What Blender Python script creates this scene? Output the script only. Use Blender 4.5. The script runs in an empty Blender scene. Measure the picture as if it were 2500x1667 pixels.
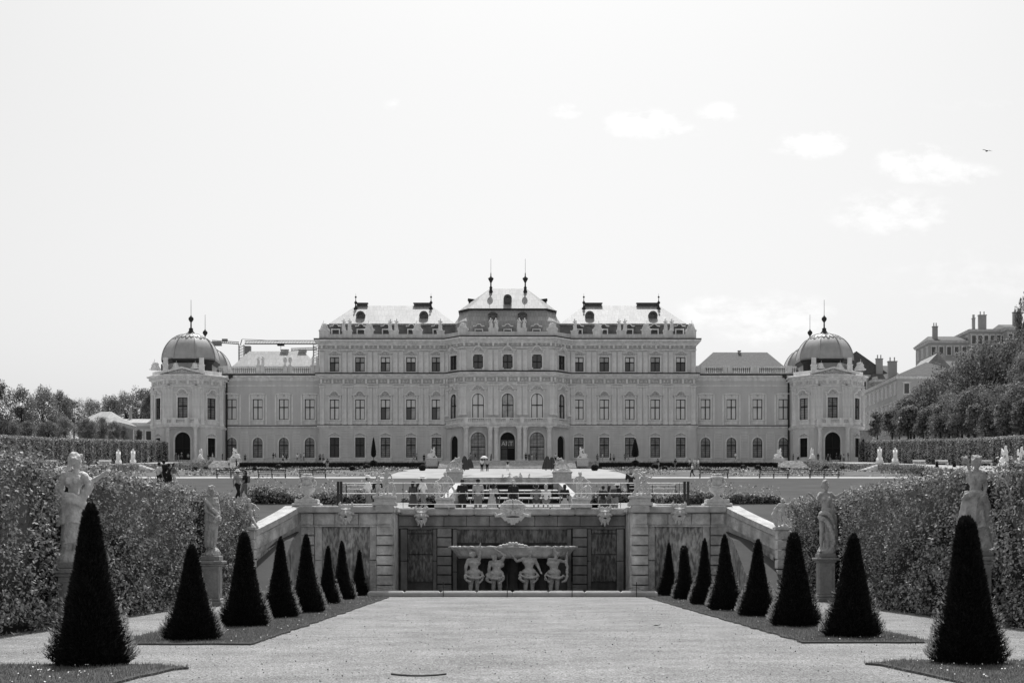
import bpy, math, random
import numpy as np
from mathutils import Vector, Matrix, noise
R=math.radians; PI=math.pi; random.seed(7); rng=np.random.default_rng(7)
sc=bpy.context.scene; col=sc.collection
F=3104.6; CX=-0.26; EYE=1.65
def P(x,y,Y): return (CX+(x-1163)*Y/F, Y, EYE+(1279-y)*Y/F)     # photograph point at distance Y
def PX(x,Y): return CX+(x-1163)*Y/F
def PZ(y,Y): return EYE+(1279-y)*Y/F
# ---------------------------------------------------------------- materials
def mat(name,v,rough=.85,var=.0,scale=3.,bump=0.,bscale=20.,metal=0.,spec=.3,trans=0.,island=0.,streak=0.,v2=None,detail=4.):
    m=bpy.data.materials.new(name); m.use_nodes=True; nt=m.node_tree; N=nt.nodes; L=nt.links
    b=N['Principled BSDF']; b.inputs['Roughness'].default_value=rough; b.inputs['Metallic'].default_value=metal
    b.inputs['Specular IOR Level'].default_value=spec
    b.inputs['Base Color'].default_value=(v,v,v,1)
    tc=N.new('ShaderNodeTexCoord')
    last=None
    if var>0 or streak>0 or island>0:
        val=N.new('ShaderNodeValue'); val.outputs[0].default_value=v; last=val.outputs[0]
        def mul(fac,lo,hi):
            nonlocal last
            mr=N.new('ShaderNodeMapRange'); mr.inputs['To Min'].default_value=lo; mr.inputs['To Max'].default_value=hi
            mr.inputs['From Min'].default_value=.25; mr.inputs['From Max'].default_value=.75
            L.new(fac,mr.inputs['Value'])
            mm=N.new('ShaderNodeMath'); mm.operation='MULTIPLY'; L.new(last,mm.inputs[0]); L.new(mr.outputs[0],mm.inputs[1]); last=mm.outputs[0]
        if var>0:
            n=N.new('ShaderNodeTexNoise'); n.inputs['Scale'].default_value=scale; n.inputs['Detail'].default_value=detail; n.inputs['Roughness'].default_value=.65
            L.new(tc.outputs['Object'],n.inputs['Vector']); mul(n.outputs['Fac'],1-var,1+var)
        if streak>0:
            mp=N.new('ShaderNodeMapping'); mp.inputs['Scale'].default_value=(1.,1.,.12); L.new(tc.outputs['Object'],mp.inputs['Vector'])
            n=N.new('ShaderNodeTexNoise'); n.inputs['Scale'].default_value=1.6; n.inputs['Detail'].default_value=6; L.new(mp.outputs[0],n.inputs['Vector']); mul(n.outputs['Fac'],1-streak,1+streak*.5)
        if island>0:
            g=N.new('ShaderNodeNewGeometry'); mul(g.outputs['Random Per Island'],1-island,1+island)
        cr=N.new('ShaderNodeCombineColor')
        for i in range(3): L.new(last,cr.inputs[i])
        L.new(cr.outputs[0],b.inputs['Base Color'])
    if bump>0:
        n=N.new('ShaderNodeTexNoise'); n.inputs['Scale'].default_value=bscale; n.inputs['Detail'].default_value=5; L.new(tc.outputs['Object'],n.inputs['Vector'])
        bu=N.new('ShaderNodeBump'); bu.inputs['Strength'].default_value=bump; bu.inputs['Distance'].default_value=.05
        L.new(n.outputs['Fac'],bu.inputs['Height']); L.new(bu.outputs[0],b.inputs['Normal'])
    if trans>0:
        t=N.new('ShaderNodeBsdfTranslucent'); t.inputs['Color'].default_value=(v*1.3,)*3+(1,)
        mx=N.new('ShaderNodeMixShader'); mx.inputs[0].default_value=trans
        L.new(b.outputs[0],mx.inputs[1]); L.new(t.outputs[0],mx.inputs[2]); L.new(mx.outputs[0],N['Material Output'].inputs['Surface'])
    return m
M={}
M['plaster']=mat('plaster',.70,.9,.10,.35,.15,8,streak=.10)
M['trim']=mat('trim_stone',.84,.88,.14,1.2,.3,6,streak=.22)
M['friezeback']=mat('frieze_ground',.42,.9,.2,1.)
M['winglight']=mat('wing_plaster',.64,.9,.07,.3,.1,8,streak=.08)
M['ornament']=mat('ornament_stone',.58,.9,.45,4.,.8,5)
M['roof']=mat('roof_metal',.36,.6,.16,.6,.12,3,metal=.0,spec=.35,streak=.15)
M['rooftile']=mat('roof_tile',.14,.8,.35,3.,.5,6)
M['slate']=mat('slate',.40,.55,.14,1.,.2,5,spec=.4)
M['dome']=mat('dome_metal',.42,.5,.10,.6,.1,3,metal=.0,spec=.4,streak=.12)
M['dark']=mat('dark_metal',.03,.5,.2,5)
M['slate2']=mat('dark_attic',.17,.6,.3,1.5,.3,6)
M['dark2']=mat('weathered_copper',.10,.7,.3,3.)
M['frame']=mat('window_frame',.02,.6)
M['blind']=mat('blind_pane',.80,.22,.08,.6,metal=.12,spec=.6)
M['glass']=mat('glass_pane',.05,.12,.3,.8,spec=.8)
M['halfglass']=mat('curtained_pane',.42,.15,.5,.8,metal=.1,spec=.7)
M['darkness']=mat('dark_interior',.012,.7)
M['grey']=mat('banner_grey',.16,.8)
M['white']=mat('white_paint',.75,.7)
M['marble']=mat('marble',.82,.75,.10,5.,.25,18)
M['statue']=mat('weathered_statue',.50,.85,.38,5.,.9,26,streak=.35)
M['putto']=mat('garden_sandstone',.62,.85,.25,7.,.7,25)
M['pedestal']=mat('pedestal_stone',.30,.9,.25,5,.5,14,streak=.2)
M['wallstone']=mat('retaining_stone',.60,.92,.42,2.2,.9,12,streak=.5)
M['wallcope']=mat('coping_stone',.50,.9,.3,2.5,.6,14,streak=.25)
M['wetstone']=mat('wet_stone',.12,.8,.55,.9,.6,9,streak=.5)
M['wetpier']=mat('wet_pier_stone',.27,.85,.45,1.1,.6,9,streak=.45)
M['kerb']=mat('kerb_stone',.42,.85,.2,2,.3,12)
M['water']=mat('water',.02,.08,spec=.9)
M['foam']=mat('falling_water',.75,.4,.3,4.)
M['gravelfar']=mat('terrace_gravel',.36,.95,.28,.45,spec=0.)
M['lawn']=mat('lawn',.095,.95,.22,.35,.3,4,detail=8,spec=0.)
M['parterre']=mat('parterre_grass',.15,.95,.5,.5,.3,4,detail=8,spec=0.)
M['earth']=mat('earth',.09,.95,.3,.5,spec=0.)
M['leaf']=mat('hedge_leaf',.23,.55,.45,.7,spec=.3,trans=.24,island=.92)
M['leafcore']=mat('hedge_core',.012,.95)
M['treeleaf']=mat('tree_leaf',.16,.6,.5,.18,spec=.2,trans=.32,island=.9)
M['treeleaf2']=mat('light_tree_leaf',.22,.6,.5,.18,spec=.2,trans=.35,island=.9)
M['yew']=mat('yew_needle',.016,.55,.0,spec=.25,trans=.10,island=.5)
M['yewtip']=mat('yew_sunlit_shoot',.26,.5,.0,spec=.4,trans=.5,island=.4)  # pale shoots, with the sunlit fringe put into their colour
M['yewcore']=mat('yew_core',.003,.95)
M['bark']=mat('bark',.05,.95,.3,6)
M['grass']=mat('grass_blade',.13,.7,.3,.8,trans=.35,island=.6)
M['daisy']=mat('daisy_flower',.75,.8)
M['rose']=mat('rose_flower',.42,.7,trans=.3,island=.5)
M['rail']=mat('rail_steel',.85,.35,metal=.0,spec=.7)
M['house']=mat('house_wall',.50,.9,.12,.5)
M['house2']=mat('far_house_wall',.42,.9,.12,.5)
M['brickroof']=mat('far_roof',.11,.85,.3,2)
for i,v in enumerate((.02,.07,.2,.42,.75)): M['cloth%d'%i]=mat('cloth_%s'%('black','dark','mid','light','white')[i],v,.85,.15,8)
M['skin']=mat('skin',.30,.6); M['skin2']=mat('darker_skin',.16,.6)
M['hair']=mat('dark_hair',.02,.6); M['hair2']=mat('fair_hair',.40,.6)
M['crane']=mat('crane_steel',.30,.6)
def patterned(base,kind):
    """adds masonry joints / metal seams as relief and slightly darker joints"""
    m=M[base].copy(); m.name=base+'_'+kind; nt=m.node_tree; N=nt.nodes; L=nt.links; b=N['Principled BSDF']
    tc=N.new('ShaderNodeTexCoord')
    return m,nt,N,L,b,tc
def seams(base,su,thick):
    m,nt,N,L,b,tc=patterned(base,'seamed')
    src=b.inputs['Base Color'].links[0].from_socket if b.inputs['Base Color'].links else None
    br=N.new('ShaderNodeTexBrick'); br.inputs['Scale'].default_value=1; br.inputs['Brick Width'].default_value=su; br.inputs['Row Height'].default_value=su*1.9
    br.inputs['Mortar Size'].default_value=thick; br.inputs['Color1'].default_value=(1,1,1,1); br.inputs['Color2'].default_value=(.8,.8,.8,1); br.inputs['Mortar'].default_value=(.55,.55,.55,1)
    mp=N.new('ShaderNodeMapping'); mp.inputs['Rotation'].default_value=(R(90),0,0); L.new(tc.outputs['Object'],mp.inputs['Vector']); L.new(mp.outputs[0],br.inputs['Vector'])
    mx=N.new('ShaderNodeMix'); mx.data_type='RGBA'; mx.blend_type='MULTIPLY'; mx.inputs[0].default_value=1
    L.new(src,mx.inputs[6]); L.new(br.outputs['Color'],mx.inputs[7]); L.new(mx.outputs[2],b.inputs['Base Color'])
    return m
M['roof']=seams('roof',.75,.03)
def gravel():
    m=bpy.data.materials.new('gravel'); m.use_nodes=True; nt=m.node_tree; N=nt.nodes; L=nt.links; b=N['Principled BSDF']; b.inputs['Roughness'].default_value=.95
    b.inputs['Specular IOR Level'].default_value=0
    tc=N.new('ShaderNodeTexCoord'); out=None
    for s,lo,hi,d in ((34.,.35,1.65,3),(12.,.70,1.3,3),(.4,.84,1.14,5),(1.7,.88,1.1,4)):
        n=N.new('ShaderNodeTexNoise'); n.inputs['Scale'].default_value=s; n.inputs['Detail'].default_value=d; n.inputs['Roughness'].default_value=.7; L.new(tc.outputs['Object'],n.inputs['Vector'])
        mr=N.new('ShaderNodeMapRange'); mr.inputs['From Min'].default_value=.36; mr.inputs['From Max'].default_value=.64; mr.inputs['To Min'].default_value=lo; mr.inputs['To Max'].default_value=hi; L.new(n.outputs['Fac'],mr.inputs['Value'])
        if out is None: out=mr.outputs[0]
        else:
            mm=N.new('ShaderNodeMath'); mm.operation='MULTIPLY'; L.new(out,mm.inputs[0]); L.new(mr.outputs[0],mm.inputs[1]); out=mm.outputs[0]
    mm=N.new('ShaderNodeMath'); mm.operation='MULTIPLY'; mm.inputs[1].default_value=.255; L.new(out,mm.inputs[0])
    cr=N.new('ShaderNodeCombineColor')
    for i in range(3): L.new(mm.outputs[0],cr.inputs[i])
    L.new(cr.outputs[0],b.inputs['Base Color'])
    n=N.new('ShaderNodeTexNoise'); n.inputs['Scale'].default_value=45; n.inputs['Detail'].default_value=4; L.new(tc.outputs['Object'],n.inputs['Vector'])
    bu=N.new('ShaderNodeBump'); bu.inputs['Strength'].default_value=.7; bu.inputs['Distance'].default_value=.03; L.new(n.outputs['Fac'],bu.inputs['Height']); L.new(bu.outputs[0],b.inputs['Normal'])
    return m
M['gravel']=gravel()
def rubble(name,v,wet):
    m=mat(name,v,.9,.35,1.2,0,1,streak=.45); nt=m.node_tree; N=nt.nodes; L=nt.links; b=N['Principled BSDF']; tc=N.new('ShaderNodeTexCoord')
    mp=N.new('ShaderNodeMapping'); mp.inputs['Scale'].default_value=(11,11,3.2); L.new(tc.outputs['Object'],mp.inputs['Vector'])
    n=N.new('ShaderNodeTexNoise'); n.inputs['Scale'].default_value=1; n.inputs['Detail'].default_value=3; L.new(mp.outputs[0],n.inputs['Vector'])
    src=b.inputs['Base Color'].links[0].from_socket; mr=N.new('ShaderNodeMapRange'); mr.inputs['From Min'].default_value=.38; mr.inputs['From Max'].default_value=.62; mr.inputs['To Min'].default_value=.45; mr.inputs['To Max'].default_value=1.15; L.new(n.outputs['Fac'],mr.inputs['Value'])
    mx=N.new('ShaderNodeMix'); mx.data_type='RGBA'; mx.blend_type='MULTIPLY'; mx.inputs[0].default_value=1; cc=N.new('ShaderNodeCombineColor'); [L.new(mr.outputs[0],cc.inputs[i]) for i in range(3)]; L.new(src,mx.inputs[6]); L.new(cc.outputs[0],mx.inputs[7]); L.new(mx.outputs[2],b.inputs['Base Color'])  # relief shading of the rock put into the base colour
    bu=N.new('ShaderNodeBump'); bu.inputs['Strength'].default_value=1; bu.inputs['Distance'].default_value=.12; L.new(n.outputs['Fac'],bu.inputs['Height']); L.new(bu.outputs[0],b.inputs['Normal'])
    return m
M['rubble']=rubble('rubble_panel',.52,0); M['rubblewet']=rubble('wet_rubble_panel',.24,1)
# ---------------------------------------------------------------- mesh builder
class MB:
    def __init__(s): s.v=[]; s.f=[]; s.mi=[]; s.m=0
    def add(s,vs,fs):
        o=len(s.v); s.v.extend([tuple(map(float,p)) for p in vs]); s.f.extend([tuple(i+o for i in f) for f in fs]); s.mi.extend([s.m]*len(fs)); return s
    def box(s,x0,x1,y0,y1,z0,z1,bev=0):
        if bev:
            b=bev; V=[]; 
            xs=(x0,x0+b,x1-b,x1)
            pts=[]
            for z,(ax,bx,ay,by) in ((z0,(x0+b,x1-b,y0+b,y1-b)),(z0+b,(x0,x1,y0,y1)),(z1-b,(x0,x1,y0,y1)),(z1,(x0+b,x1-b,y0+b,y1-b))):
                pts+= [(ax,ay,z),(bx,ay,z),(bx,by,z),(ax,by,z)]
            fs=[(3,2,1,0),(12,13,14,15)]
            for k in range(3):
                for i in range(4): fs.append((k*4+i,k*4+(i+1)%4,k*4+4+(i+1)%4,k*4+4+i))
            return s.add(pts,fs)
        return s.add([(x0,y0,z0),(x1,y0,z0),(x1,y1,z0),(x0,y1,z0),(x0,y0,z1),(x1,y0,z1),(x1,y1,z1),(x0,y1,z1)],[(3,2,1,0),(4,5,6,7),(0,1,5,4),(1,2,6,5),(2,3,7,6),(3,0,4,7)])
    def cyl(s,p0,p1,r0,r1=None,n=8,caps=True):
        r1=r0 if r1 is None else r1; a=Vector(p0); b=Vector(p1); d=(b-a).normalized()
        u=d.orthogonal().normalized(); w=d.cross(u); vs=[];
        for c,r in ((a,r0),(b,r1)):
            for i in range(n):
                t=2*PI*i/n; vs.append(c+(u*math.cos(t)+w*math.sin(t))*r)
        fs=[(i,(i+1)%n,n+(i+1)%n,n+i) for i in range(n)]
        if caps: fs+=[tuple(range(n))[::-1],tuple(range(n,2*n))]
        return s.add(vs,fs)
    def lathe(s,c,prof,n=20,rot=0,sx=1,sy=1,caps=True,mod=None):
        vs=[]
        for r,z in prof:
            for i in range(n):
                t=rot+2*PI*i/n; rr=r*(mod(t,z) if mod else 1); vs.append((c[0]+rr*math.cos(t)*sx,c[1]+rr*math.sin(t)*sy,c[2]+z))
        fs=[]
        for k in range(len(prof)-1):
            for i in range(n): fs.append((k*n+i,k*n+(i+1)%n,(k+1)*n+(i+1)%n,(k+1)*n+i))
        if caps: fs+=[tuple(range(n))[::-1],tuple(range((len(prof)-1)*n,len(prof)*n))]
        return s.add(vs,fs)
    def prism(s,poly,y0,y1):      # polygon in xz extruded along y
        n=len(poly); vs=[(x,y0,z) for x,z in poly]+[(x,y1,z) for x,z in poly]
        fs=[tuple(range(n)),tuple(range(n,2*n))[::-1]]+[(i,n+i,n+(i+1)%n,(i+1)%n) for i in range(n)]
        return s.add(vs,fs)
    def cap(s,p0,r0,p1,r1,n=10,flat=None):
        a=Vector(p0); b=Vector(p1); d=b-a
        if d.length<1e-5: d=Vector((0,0,1))*1e-4; b=a+d
        d.normalize(); u=d.orthogonal().normalized(); w=d.cross(u); vs=[]; rings=[]
        for k in range(4): t=-PI/2+PI/2*(k+.35)/3.35 if k<3 else 0; rings.append((a,r0,t))
        for k in range(4): t=0 if k==0 else PI/2*(k)/3.35; rings.append((b,r1,t))
        for c,r,t in rings:
            for i in range(n):
                q=2*PI*i/n; vs.append(c+d*(r*math.sin(t))+(u*math.cos(q)+w*math.sin(q))*(r*math.cos(t)))
        m=len(rings); fs=[(k*n+i,k*n+(i+1)%n,(k+1)*n+(i+1)%n,(k+1)*n+i) for k in range(m-1) for i in range(n)]
        fs+=[tuple(range(n))[::-1],tuple(range((m-1)*n,m*n))]
        return s.add(vs,fs)
    def ell(s,c,rx,ry,rz,n=12):
        pr=[(math.cos(t),math.sin(t)) for t in [(-PI/2+PI*(k+.3)/(8+.6)) for k in range(9)]]
        o=len(s.v); s.lathe((0,0,0),pr,n)
        for i in range(o,len(s.v)):
            x,y,z=s.v[i]; s.v[i]=(c[0]+x*rx,c[1]+y*ry,c[2]+z*rz)
        return s
    def sweep(s,path,prof,closed=False):   # path plan pts, outward = right-hand side; prof [(out,z)]
        n=len(path); offs=[]
        for i in range(n):
            ns=[]
            for a,b in ((i-1,i),(i,i+1)):
                if closed: a%=n; b%=n
                if a<0 or b>=n: continue
                dx=path[b][0]-path[a][0]; dy=path[b][1]-path[a][1]; l=math.hypot(dx,dy); ns.append((dy/l,-dx/l))
            nx=sum(q[0] for q in ns); ny=sum(q[1] for q in ns); l=math.hypot(nx,ny); nx/=l; ny/=l
            k=1/max(.3,nx*ns[0][0]+ny*ns[0][1]); offs.append((nx*k,ny*k))
        m=len(prof); vs=[(path[i][0]+offs[i][0]*o,path[i][1]+offs[i][1]*o,z) for i in range(n) for o,z in prof]
        fs=[]
        for i in range(n if closed else n-1):
            j=(i+1)%n
            for k in range(m-1): fs.append((i*m+k,j*m+k,j*m+k+1,i*m+k+1))
        if not closed: fs+=[tuple(range(m))[::-1],tuple((n-1)*m+k for k in range(m))]
        return s.add(vs,fs)
    def xf(s,mx,start=0):
        for i in range(start,len(s.v)): s.v[i]=tuple(mx@Vector(s.v[i]))
        return s
    def mesh(s,name,mats,smooth=False):
        me=bpy.data.meshes.new(name); me.from_pydata(s.v,[],s.f); 
        for m in (mats if isinstance(mats,(list,tuple)) else [mats]): me.materials.append(M[m] if isinstance(m,str) else m)
        if s.mi and max(s.mi)>0: me.polygons.foreach_set('material_index',s.mi)
        if smooth: me.shade_smooth()
        me.update(); return me
    def build(s,name,mats,parent=None,smooth=False,**k): return link(name,s.mesh(name,mats,smooth),parent,**k)
def link(name,data,parent=None,loc=None,rz=None,scale=None,mat0=None):
    o=bpy.data.objects.new(name,data); col.objects.link(o)
    if parent: o.parent=parent
    if loc is not None: o.location=loc
    if rz is not None: o.rotation_euler=(0,0,rz)
    if scale is not None: o.scale=scale if hasattr(scale,'__len__') else (scale,)*3
    if mat0: o.material_slots[0].link='OBJECT'; o.material_slots[0].material=M[mat0]
    return o
def tag(o,label=None,cat=None,group=None,kind=None):
    if label: o['label']=label
    if cat: o['category']=cat
    if group: o['group']=group
    if kind: o['kind']=kind
    return o
def empty(name,loc,label=None,cat=None,group=None,rz=0,scale=1):
    o=bpy.data.objects.new(name,None); col.objects.link(o); o.location=loc; o.rotation_euler=(0,0,rz); o.scale=(scale,)*3
    return tag(o,label,cat,group)
def remesh(mb,name,mats,vox,disp=0,dscale=8,it=2):
    me=mb.mesh('tmp',mats); o=bpy.data.objects.new('tmp',me); col.objects.link(o)
    md=o.modifiers.new('r','REMESH'); md.mode='VOXEL'; md.voxel_size=vox; md.use_smooth_shade=True
    if it: ms=o.modifiers.new('s','SMOOTH'); ms.iterations=it; ms.factor=.5
    dg=bpy.context.evaluated_depsgraph_get(); r=bpy.data.meshes.new_from_object(o.evaluated_get(dg)); r.name=name
    bpy.data.objects.remove(o); bpy.data.meshes.remove(me)
    if disp:
        r.calc_loop_triangles(); ns=[v.normal.copy() for v in r.vertices]
        for v,n in zip(r.vertices,ns): v.co+=n*disp*noise.noise(v.co*dscale)
    r.materials.clear()
    for m in (mats if isinstance(mats,(list,tuple)) else [mats]): r.materials.append(M[m])
    r.shade_smooth(); return r
# ---------------------------------------------------------------- leaves
def leafmesh(name,pts,nrm,size,aspect,jit,mats,up=0.,core=None,sizevar=.4,midx=None,tri=False):
    n=len(pts); pts=np.asarray(pts,float); nrm=np.asarray(nrm,float)
    d=nrm+rng.normal(0,jit,(n,3)); d[:,2]+=up; d/=np.linalg.norm(d,axis=1)[:,None]+1e-9
    a=rng.normal(0,1,(n,3)); u=np.cross(d,a); u/=np.linalg.norm(u,axis=1)[:,None]+1e-9
    if tri: ax=d; si=u                      # long axis along direction
    else: ax=u; si=np.cross(d,u)
    s=size*(1+rng.uniform(-sizevar,sizevar,n))[:,None]; 
    L=ax*s*.5; W=si*s*.5*aspect
    if tri: V=np.stack([pts-W,pts+W,pts+L*2],1); k=3
    else: V=np.stack([pts-L,pts+W,pts+L,pts-W],1); k=4
    V=V.reshape(-1,3); nf=n
    cv=np.zeros((0,3)); cf=[]
    me=bpy.data.meshes.new(name)
    if core: cv=np.array(core.v); cf=core.f
    tv=len(V)+len(cv); me.vertices.add(tv); me.vertices.foreach_set('co',np.concatenate([V,cv]).ravel())
    loops=list(range(len(V))) if False else None
    li=np.arange(len(V),dtype=np.int32); ls=[np.arange(nf,dtype=np.int32)*k]; tot=len(V)
    extra=[]; st=[]
    for f in cf: st.append(tot); extra.extend([i+len(V) for i in f]); tot+=len(f)
    me.loops.add(tot); me.loops.foreach_set('vertex_index',np.concatenate([li,np.array(extra,dtype=np.int32)]))
    me.polygons.add(nf+len(cf)); me.polygons.foreach_set('loop_start',np.concatenate([ls[0],np.array(st,dtype=np.int32)]))
    mi=np.zeros(nf+len(cf),dtype=np.int32)
    if midx is not None: mi[:nf]=midx
    if core: mi[nf:]=len(mats)-1
    for m in mats: me.materials.append(M[m])
    me.polygons.foreach_set('material_index',mi)
    me.update(calc_edges=True); me.validate(); return me
# ---------------------------------------------------------------- figures
BASE=dict(hipL=(-.09,0,.92),kneeL=(-.10,-.02,.50),ankL=(-.11,.03,.09),hipR=(.09,0,.92),kneeR=(.10,-.02,.50),ankR=(.11,.03,.09),
 pel=(0,0,.97),waist=(0,0,1.10),chest=(0,0,1.30),neck=(0,.01,1.47),head=(0,-.01,1.61),shL=(-.17,0,1.41),shR=(.17,0,1.41),
 elL=(-.23,.03,1.13),elR=(.23,.03,1.13),wrL=(-.24,-.06,.89),wrR=(.24,-.06,.89))
def pose(**k): p=dict(BASE); p.update(k); return {a:Vector(b) for a,b in p.items()}
def hand(mb,w,d,r=.03,n=8):
    d=Vector(d).normalized(); side=d.orthogonal().normalized(); nr=d.cross(side)
    mb.cap(w,.024,w+d*.075,.034,8)
    for i,l in enumerate((.062,.075,.07,.055)):
        s=w+d*.08+side*(i-1.5)*.02; mid=s+d*l*.6; mb.cap(s,.0105,mid,.0095,6); mb.cap(mid,.0095,mid+(d*.8-nr*.6)*l*.5,.008,6)
    s=w+d*.03+side*-.035; mb.cap(s,.013,s+(d*.7-side*.7)*.06,.010,6)
def limbs(mb,p,arms=True,legs=True,bulk=1.,hands=True,feet=True):
    if legs:
        for s in 'LR':
            mb.cap(p['hip'+s],.088*bulk,p['knee'+s],.056*bulk); mb.cap(p['knee'+s],.056*bulk,p['ank'+s],.036*bulk)
            q=p['knee'+s].lerp(p['ank'+s],.3)+Vector((0,.015,0)); mb.cap(q,.054*bulk,p['knee'+s].lerp(p['ank'+s],.55),.042*bulk)
            if feet:
                d=Vector((0,-1,0)); dk=p['knee'+s]-p['ank'+s]
                if 'toe'+s in p: t=p['toe'+s]
                else: t=p['ank'+s]+Vector((-.03 if s=='L' else .03,-.15,-.055))
                mb.cap(p['ank'+s]+Vector((0,.02,-.04)),.038,t,.03)
    if arms:
        for s in 'LR':
            mb.cap(p['sh'+s],.052*bulk,p['el'+s],.040*bulk); mb.cap(p['el'+s],.041*bulk,p['wr'+s],.026*bulk)
            if hands: hand(mb,p['wr'+s],p['wr'+s]-p['el'+s]+Vector((0,-.02,0)))
def torso(mb,p,bulk=1.,female=False):
    mb.cap(p['hipL'],.105*bulk,p['hipR'],.105*bulk); mb.cap(p['pel'],.115*bulk,p['waist'],.10*bulk); mb.cap(p['waist'],.10*bulk,p['chest'],.125*bulk)
    mb.cap(p['chest']+Vector((-.07,0,0)),.11*bulk,p['chest']+Vector((.07,0,0)),.11*bulk)
    mb.cap(p['shL']+Vector((.02,0,-.01)),.062*bulk,p['shR']+Vector((-.02,0,-.01)),.062*bulk)
    if female:
        for sx in (-1,1): mb.cap(p['chest']+Vector((sx*.07,-.09,.01)),.055,p['chest']+Vector((sx*.07,-.115,-.01)),.045)
def headm(mb,p,face=(0,-1,0),k=1.):
    h=p['head']; f=Vector(face).normalized(); s=f.cross(Vector((0,0,1))).normalized()
    mb.cap(p['neck']-Vector((0,0,.05)),.052,h-Vector((0,0,.05)),.048)
    mb.cap(h+Vector((0,0,-.02))+f*.01,.078*k,h+Vector((0,0,.04))-f*.015,.092*k); mb.cap(h+f*.035-Vector((0,0,.055)),.052*k,h+f*.055-Vector((0,0,.085)),.03*k)
    mb.cap(h+f*.085+Vector((0,0,.015)),.010,h+f*.108-Vector((0,0,.02)),.016); mb.cap(h+f*.083-Vector((0,0,.052))-s*.02,.009,h+f*.083-Vector((0,0,.052))+s*.02,.009)
    for q in (-1,1):
        mb.cap(h+s*q*.083*k,.02,h+s*q*.087*k-Vector((0,0,.03)),.014); mb.cap(h+f*.082+s*q*.034+Vector((0,0,.03)),.012,h+f*.082+s*q*.034+Vector((0,0,.028)),.012)
def hairm(mb,p,face=(0,-1,0),style='short',k=1.):
    h=p['head']; f=Vector(face).normalized()
    mb.cap(h+Vector((0,0,.05))-f*.025,.098*k,h+Vector((0,0,.0))-f*.035,.09*k)
    if style=='bun': mb.cap(h-f*.12+Vector((0,0,.02)),.05,h-f*.15+Vector((0,0,-.01)),.045); mb.cap(h-f*.06+Vector((0,0,.09)),.06,h+f*.02+Vector((0,0,.11)),.045)
    if style=='long': mb.cap(h-f*.07,.08,h-f*.09-Vector((0,0,.22)),.055)
    if style=='curly':
        r=random.Random(3)
        for i in range(26):
            a=r.uniform(-2.2,2.2); z=r.uniform(-.05,.12); q=Matrix.Rotation(a,3,'Z')@(-f); c=h+q*(.095-.25*max(0,z-.04))+Vector((0,0,z)); mb.cap(c,.028,c+Vector((0,0,.01)),.028,6)
def skirt(mb,ctr,top,bot,r0,r1,folds=11,amp=.10,sq=.8,seed=0,tilt=(0,0),n=72,hem=.02):
    r=random.Random(seed); ph=[r.uniform(0,6) for _ in range(4)]; prof=[]; K=16; vs=[]; fs=[]
    for k in range(K+1):
        t=k/K; z=bot+(top-bot)*t; rr=r1+(r0-r1)*(t**.8)
        for i in range(n):
            a=2*PI*i/n; w=amp*(1-.75*t)*(math.sin(folds*a+ph[0]+1.2*math.sin(3*t+ph[1]))*.6+math.sin((folds*.5//1)*a+ph[2]+2*t)*.5)
            q=rr*(1+w); zz=z+(hem*math.sin(3*a+ph[3]) if k==0 else 0)
            vs.append((ctr[0]+q*math.cos(a)+tilt[0]*(1-t),ctr[1]+q*sq*math.sin(a)+tilt[1]*(1-t),zz))
    for k in range(K):
        for i in range(n): fs.append((k*n+i,k*n+(i+1)%n,(k+1)*n+(i+1)%n,(k+1)*n+i))
    fs+=[tuple(range(n))[::-1],tuple(range(K*n,(K+1)*n))]
    return mb.add(vs,fs)
def swag(mb,pts,r,n=12,wob=0.,seed=0):   # cloth roll or garland along points
    rr=random.Random(seed)
    P0=[Vector(p) for p in pts]
    def cr(i,t):
        a,b,c,d=P0[max(i-1,0)],P0[i],P0[i+1],P0[min(i+2,len(P0)-1)]
        return .5*((2*b)+(-a+c)*t+(2*a-5*b+4*c-d)*t*t+(-a+3*b-3*c+d)*t**3)
    L=[cr(i,k/n) for i in range(len(P0)-1) for k in range(n)]+[P0[-1]]
    for a,b in zip(L[:-1],L[1:]): q=r*(1+rr.uniform(-wob,wob)); mb.cap(a+Vector((rr.uniform(-1,1),rr.uniform(-1,1),rr.uniform(-1,1)))*wob*r,q,b,q,7)
def putto(mb,ox,oz,s,arms,face=(0,-1,0),lean=0,legs=((-.10,.5),(.12,.5)),oy=0):
    p=pose(head=(lean*1.3,-.02,1.55),neck=(lean,.01,1.42),chest=(lean*.8,0,1.25),shL=(lean-.16,0,1.36),shR=(lean+.16,0,1.36),**arms)
    t=MB(); limbs(t,p,bulk=1.25); torso(t,p,1.15); headm(t,p,face,1.15); hairm(t,p,face,'curly',1.1)
    for i,v in enumerate(t.v): t.v[i]=(ox+v[0]*s,oy+v[1]*s,oz+v[2]*s*.92)
    mb.add(t.v,t.f)
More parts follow.
